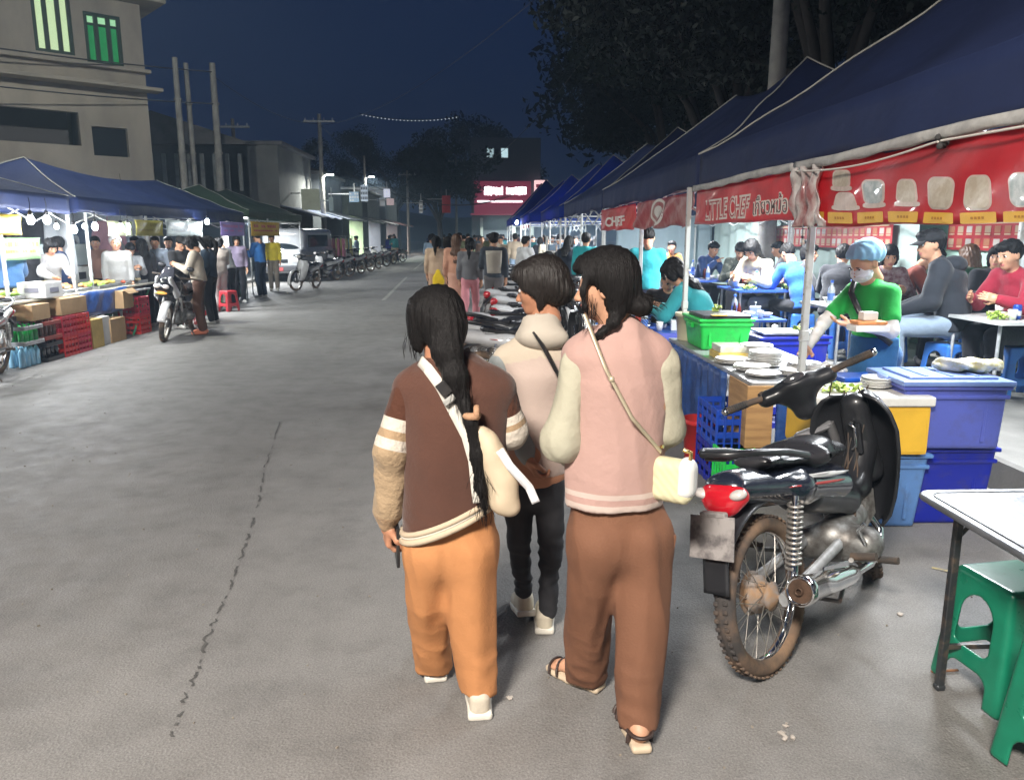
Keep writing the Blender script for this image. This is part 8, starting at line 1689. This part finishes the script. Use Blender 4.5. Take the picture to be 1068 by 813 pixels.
# ---------------------------------------------------------------- walkers ahead and the crowd
GW = 'five walkers further down the street'
def wk(u, Y, face, ps, top, bot, label, hair='long', sc=1.0, g=GW, **k):
    f = Vector((*face, 0)).normalized(); x = P(u, 260, Y).x; return person(ps, (x, Y, 0), rzto(f.x, f.y), top, bot, label, hair, sc=sc, group=g, **k)
wk(455, 15.6, (.1, 1), 'walk', (.50, .36, .25), (.45, .28, .18), 'walker in tan coat at the left end of the group, with a yellow bag', 'pony', hcol=None); b = B(); s = SD(.012); s.ell((0, 0, 0), (.12, .06, .15)); s.ell((0, 0, .17), (.05, .02, .06), k=.05); b.raw(*s.run(disp=folds(.006))); tag(b.build('yellow_bag', cloth((.75, .52, .02)), loc=P(457, 293, 15.4)), 'bright yellow bag carried by the leftmost far walker', 'bag')
wk(467, 15.9, (0, 1), 'walk2', (.22, .18, .16), (.10, .07, .07), 'walker in grey brown top, second from left', 'long', sc=.99); wk(476, 14.4, (.1, 1), 'walk_skirt', (.58, .30, .20), (.60, .33, .24), 'walker in apricot dress in the middle of the far group', 'long', hcol=MC['hair_brown'], sc=1.02)
wk(490, 13.9, (.1, 1), 'walk', (.17, .17, .18), (.62, .25, .28), 'walker with black plait in grey top and pink trousers', 'pony', sc=.98)
o = wk(515, 13.6, (0, 1), 'walk2', (.05, .06, .075), (.13, .12, .12), 'walker in dark jacket with wide beige back panel, rightmost of the far group', 'short', sc=1.04)
b = B(); b.sheet(lambda u, v: ((u - .5) * (.27 - .05 * v), -.152 + .05 * (2 * u - 1) ** 2 - .008 * math.sin(v * 6), 1.31 - .37 * v), 10, 8, .012); b.build('back_panel', cloth((.42, .38, .32)), o)
NC = [('black', (.02, .02, .024)), ('white', (.55, .55, .55)), ('navy', (.03, .05, .13)), ('grey', (.2, .2, .21)), ('red', (.30, .04, .04)), ('teal', (.04, .22, .24)), ('beige', (.42, .34, .25)), ('brown', (.14, .08, .05)), ('olive', (.10, .11, .05)), ('pale blue', (.28, .38, .50))]
rs = random.Random(12); spots = []
for (x, y, lb, n) in ((-.4, 26, 'left part of far crowd', 7), (1.0, 24, 'beside the bright blue tent', 7), (.2, 36, 'before the sign building', 10), (2.3, 27, 'at the bright row of bulbs', 6), (-3.2, 45, 'far down the street left', 6), (1.2, 48, 'crowd near the pink sign', 9)):
    for k in range(n): spots.append((x + rs.gauss(0, .8 if y < 30 else 1.6), y + rs.gauss(0, 2.2), lb))
used = set(); q = 0
for (x, y, lb) in spots:
    while True:
        a, c = rs.choice(NC), rs.choice(NC); hh = rs.choice(['short', 'short', 'pony', 'long', 'bun', 'cap'])
        if (a[0], c[0], hh, lb) not in used: used.add((a[0], c[0], hh, lb)); break
    hn = dict(short='short hair', pony='tied hair', long='long hair', bun='hair in a bun', cap='dark cap')[hh]
    f = rs.choice([(0, 1), (.2, 1), (-.2, 1), (0, -1), (.5, -1)]); person(rs.choice(['stand', 'walk', 'walk2', 'stand_bag', 'look_phone']), (x, y, 0), rzto(*f), a[1], c[1], '%s top, %s trousers, %s, %s' % (a[0], c[0], hn, lb), hh, sc=rs.uniform(.96, 1.06), group='people of the far crowd', hcol=BLK if hh == 'cap' else None)
for (u, Y, f, ps, c, b_, lb, hh) in ((548, 17, (.6, .6), 'stand_bag', (.55, .55, .55), BLK, 'person in white top beside the centre motorbikes', 'short'), (562, 16.2, (.8, .3), 'sit', (.30, .22, .12), BLK, 'person in mottled brown seated behind the centre motorbikes', 'pony'), (577, 15.8, (.5, .8), 'sit', (.55, .58, .62), BLK, 'person in white shirt seated right of the mottled brown one', 'short'),
        (592, 15.0, (.4, .9), 'look_phone', (.02, .025, .04), BLK, 'person in black bending left of the teal shirted man', 'long'), (583, 21, (.2, -1), 'stand', (.35, .28, .22), BLK, 'vendor in tan under the large bulb', 'short'), (600, 22, (-.2, -1), 'stand', (.10, .12, .16), BLK, 'dark clothed vendor under the bright blue tent', 'short'), (570, 23, (.2, -1), 'stand', (.55, .50, .40), BLK, 'vendor in cream under the left bulb of the bright row', 'pony')):
    wk(u, Y, f, ps, c, b_, lb, hh, g='people near the centre motorbikes')
# far stall fittings under the blue tents
for (x, y, lb) in ((2.4, 20.5, 'white slatted stand under the first bright blue tent'), (2.1, 26.5, 'white slatted stand under the second bright blue tent')):
    t = empty('display_rack', (x, y, 0), 0, lb, 'display rack', 'white stands under the blue tents'); b = B()
    for z in (.3, .6, .9, 1.2, 1.5): b.box((0, 0, z), (1.3, .3, .03), .003)
    for sx in (-1, 1): b.box((sx * .63, 0, .8), (.04, .3, 1.6), .003)
    b.build('frame', WHITEP, t); rs = random.Random(int(y))
    for j, z in enumerate((.32, .62, .92, 1.22)):
        b = B()
        for k in range(5): b.box((-.5 + .25 * k, 0, z + .09), (.18, .2, .16), .01)
        b.build('goods', cloth(NC[(j * 3 + int(y)) % 10][1]), t)
a_ = lbanner(545, 226, 553, 238, 31, 31.4, (.45, .05, .04), 'small red lantern like sign at the edge of the far crowd', (.6, .3, .1)); a_['group'] = 'banners of the far stalls'
# ================================================================ night haze
b = B(); b.box((0, 115, 20), (560, 340, 44), 0); hz_ = b.build('haze', [])
hm = bpy.data.materials.new('haze_air'); hm.use_nodes = True; hn = hm.node_tree; hn.nodes.remove(hn.nodes['Principled BSDF']); pv = hn.nodes.new('ShaderNodeVolumePrincipled'); pv.inputs['Color'].default_value = (.55, .75, 1, 1); pv.inputs['Density'].default_value = .0030; pv.inputs['Anisotropy'].default_value = .3
hn.links.new(pv.outputs[0], hn.nodes['Material Output'].inputs['Volume']); hz_.data.materials.append(hm); tag(hz_, kind='stuff')
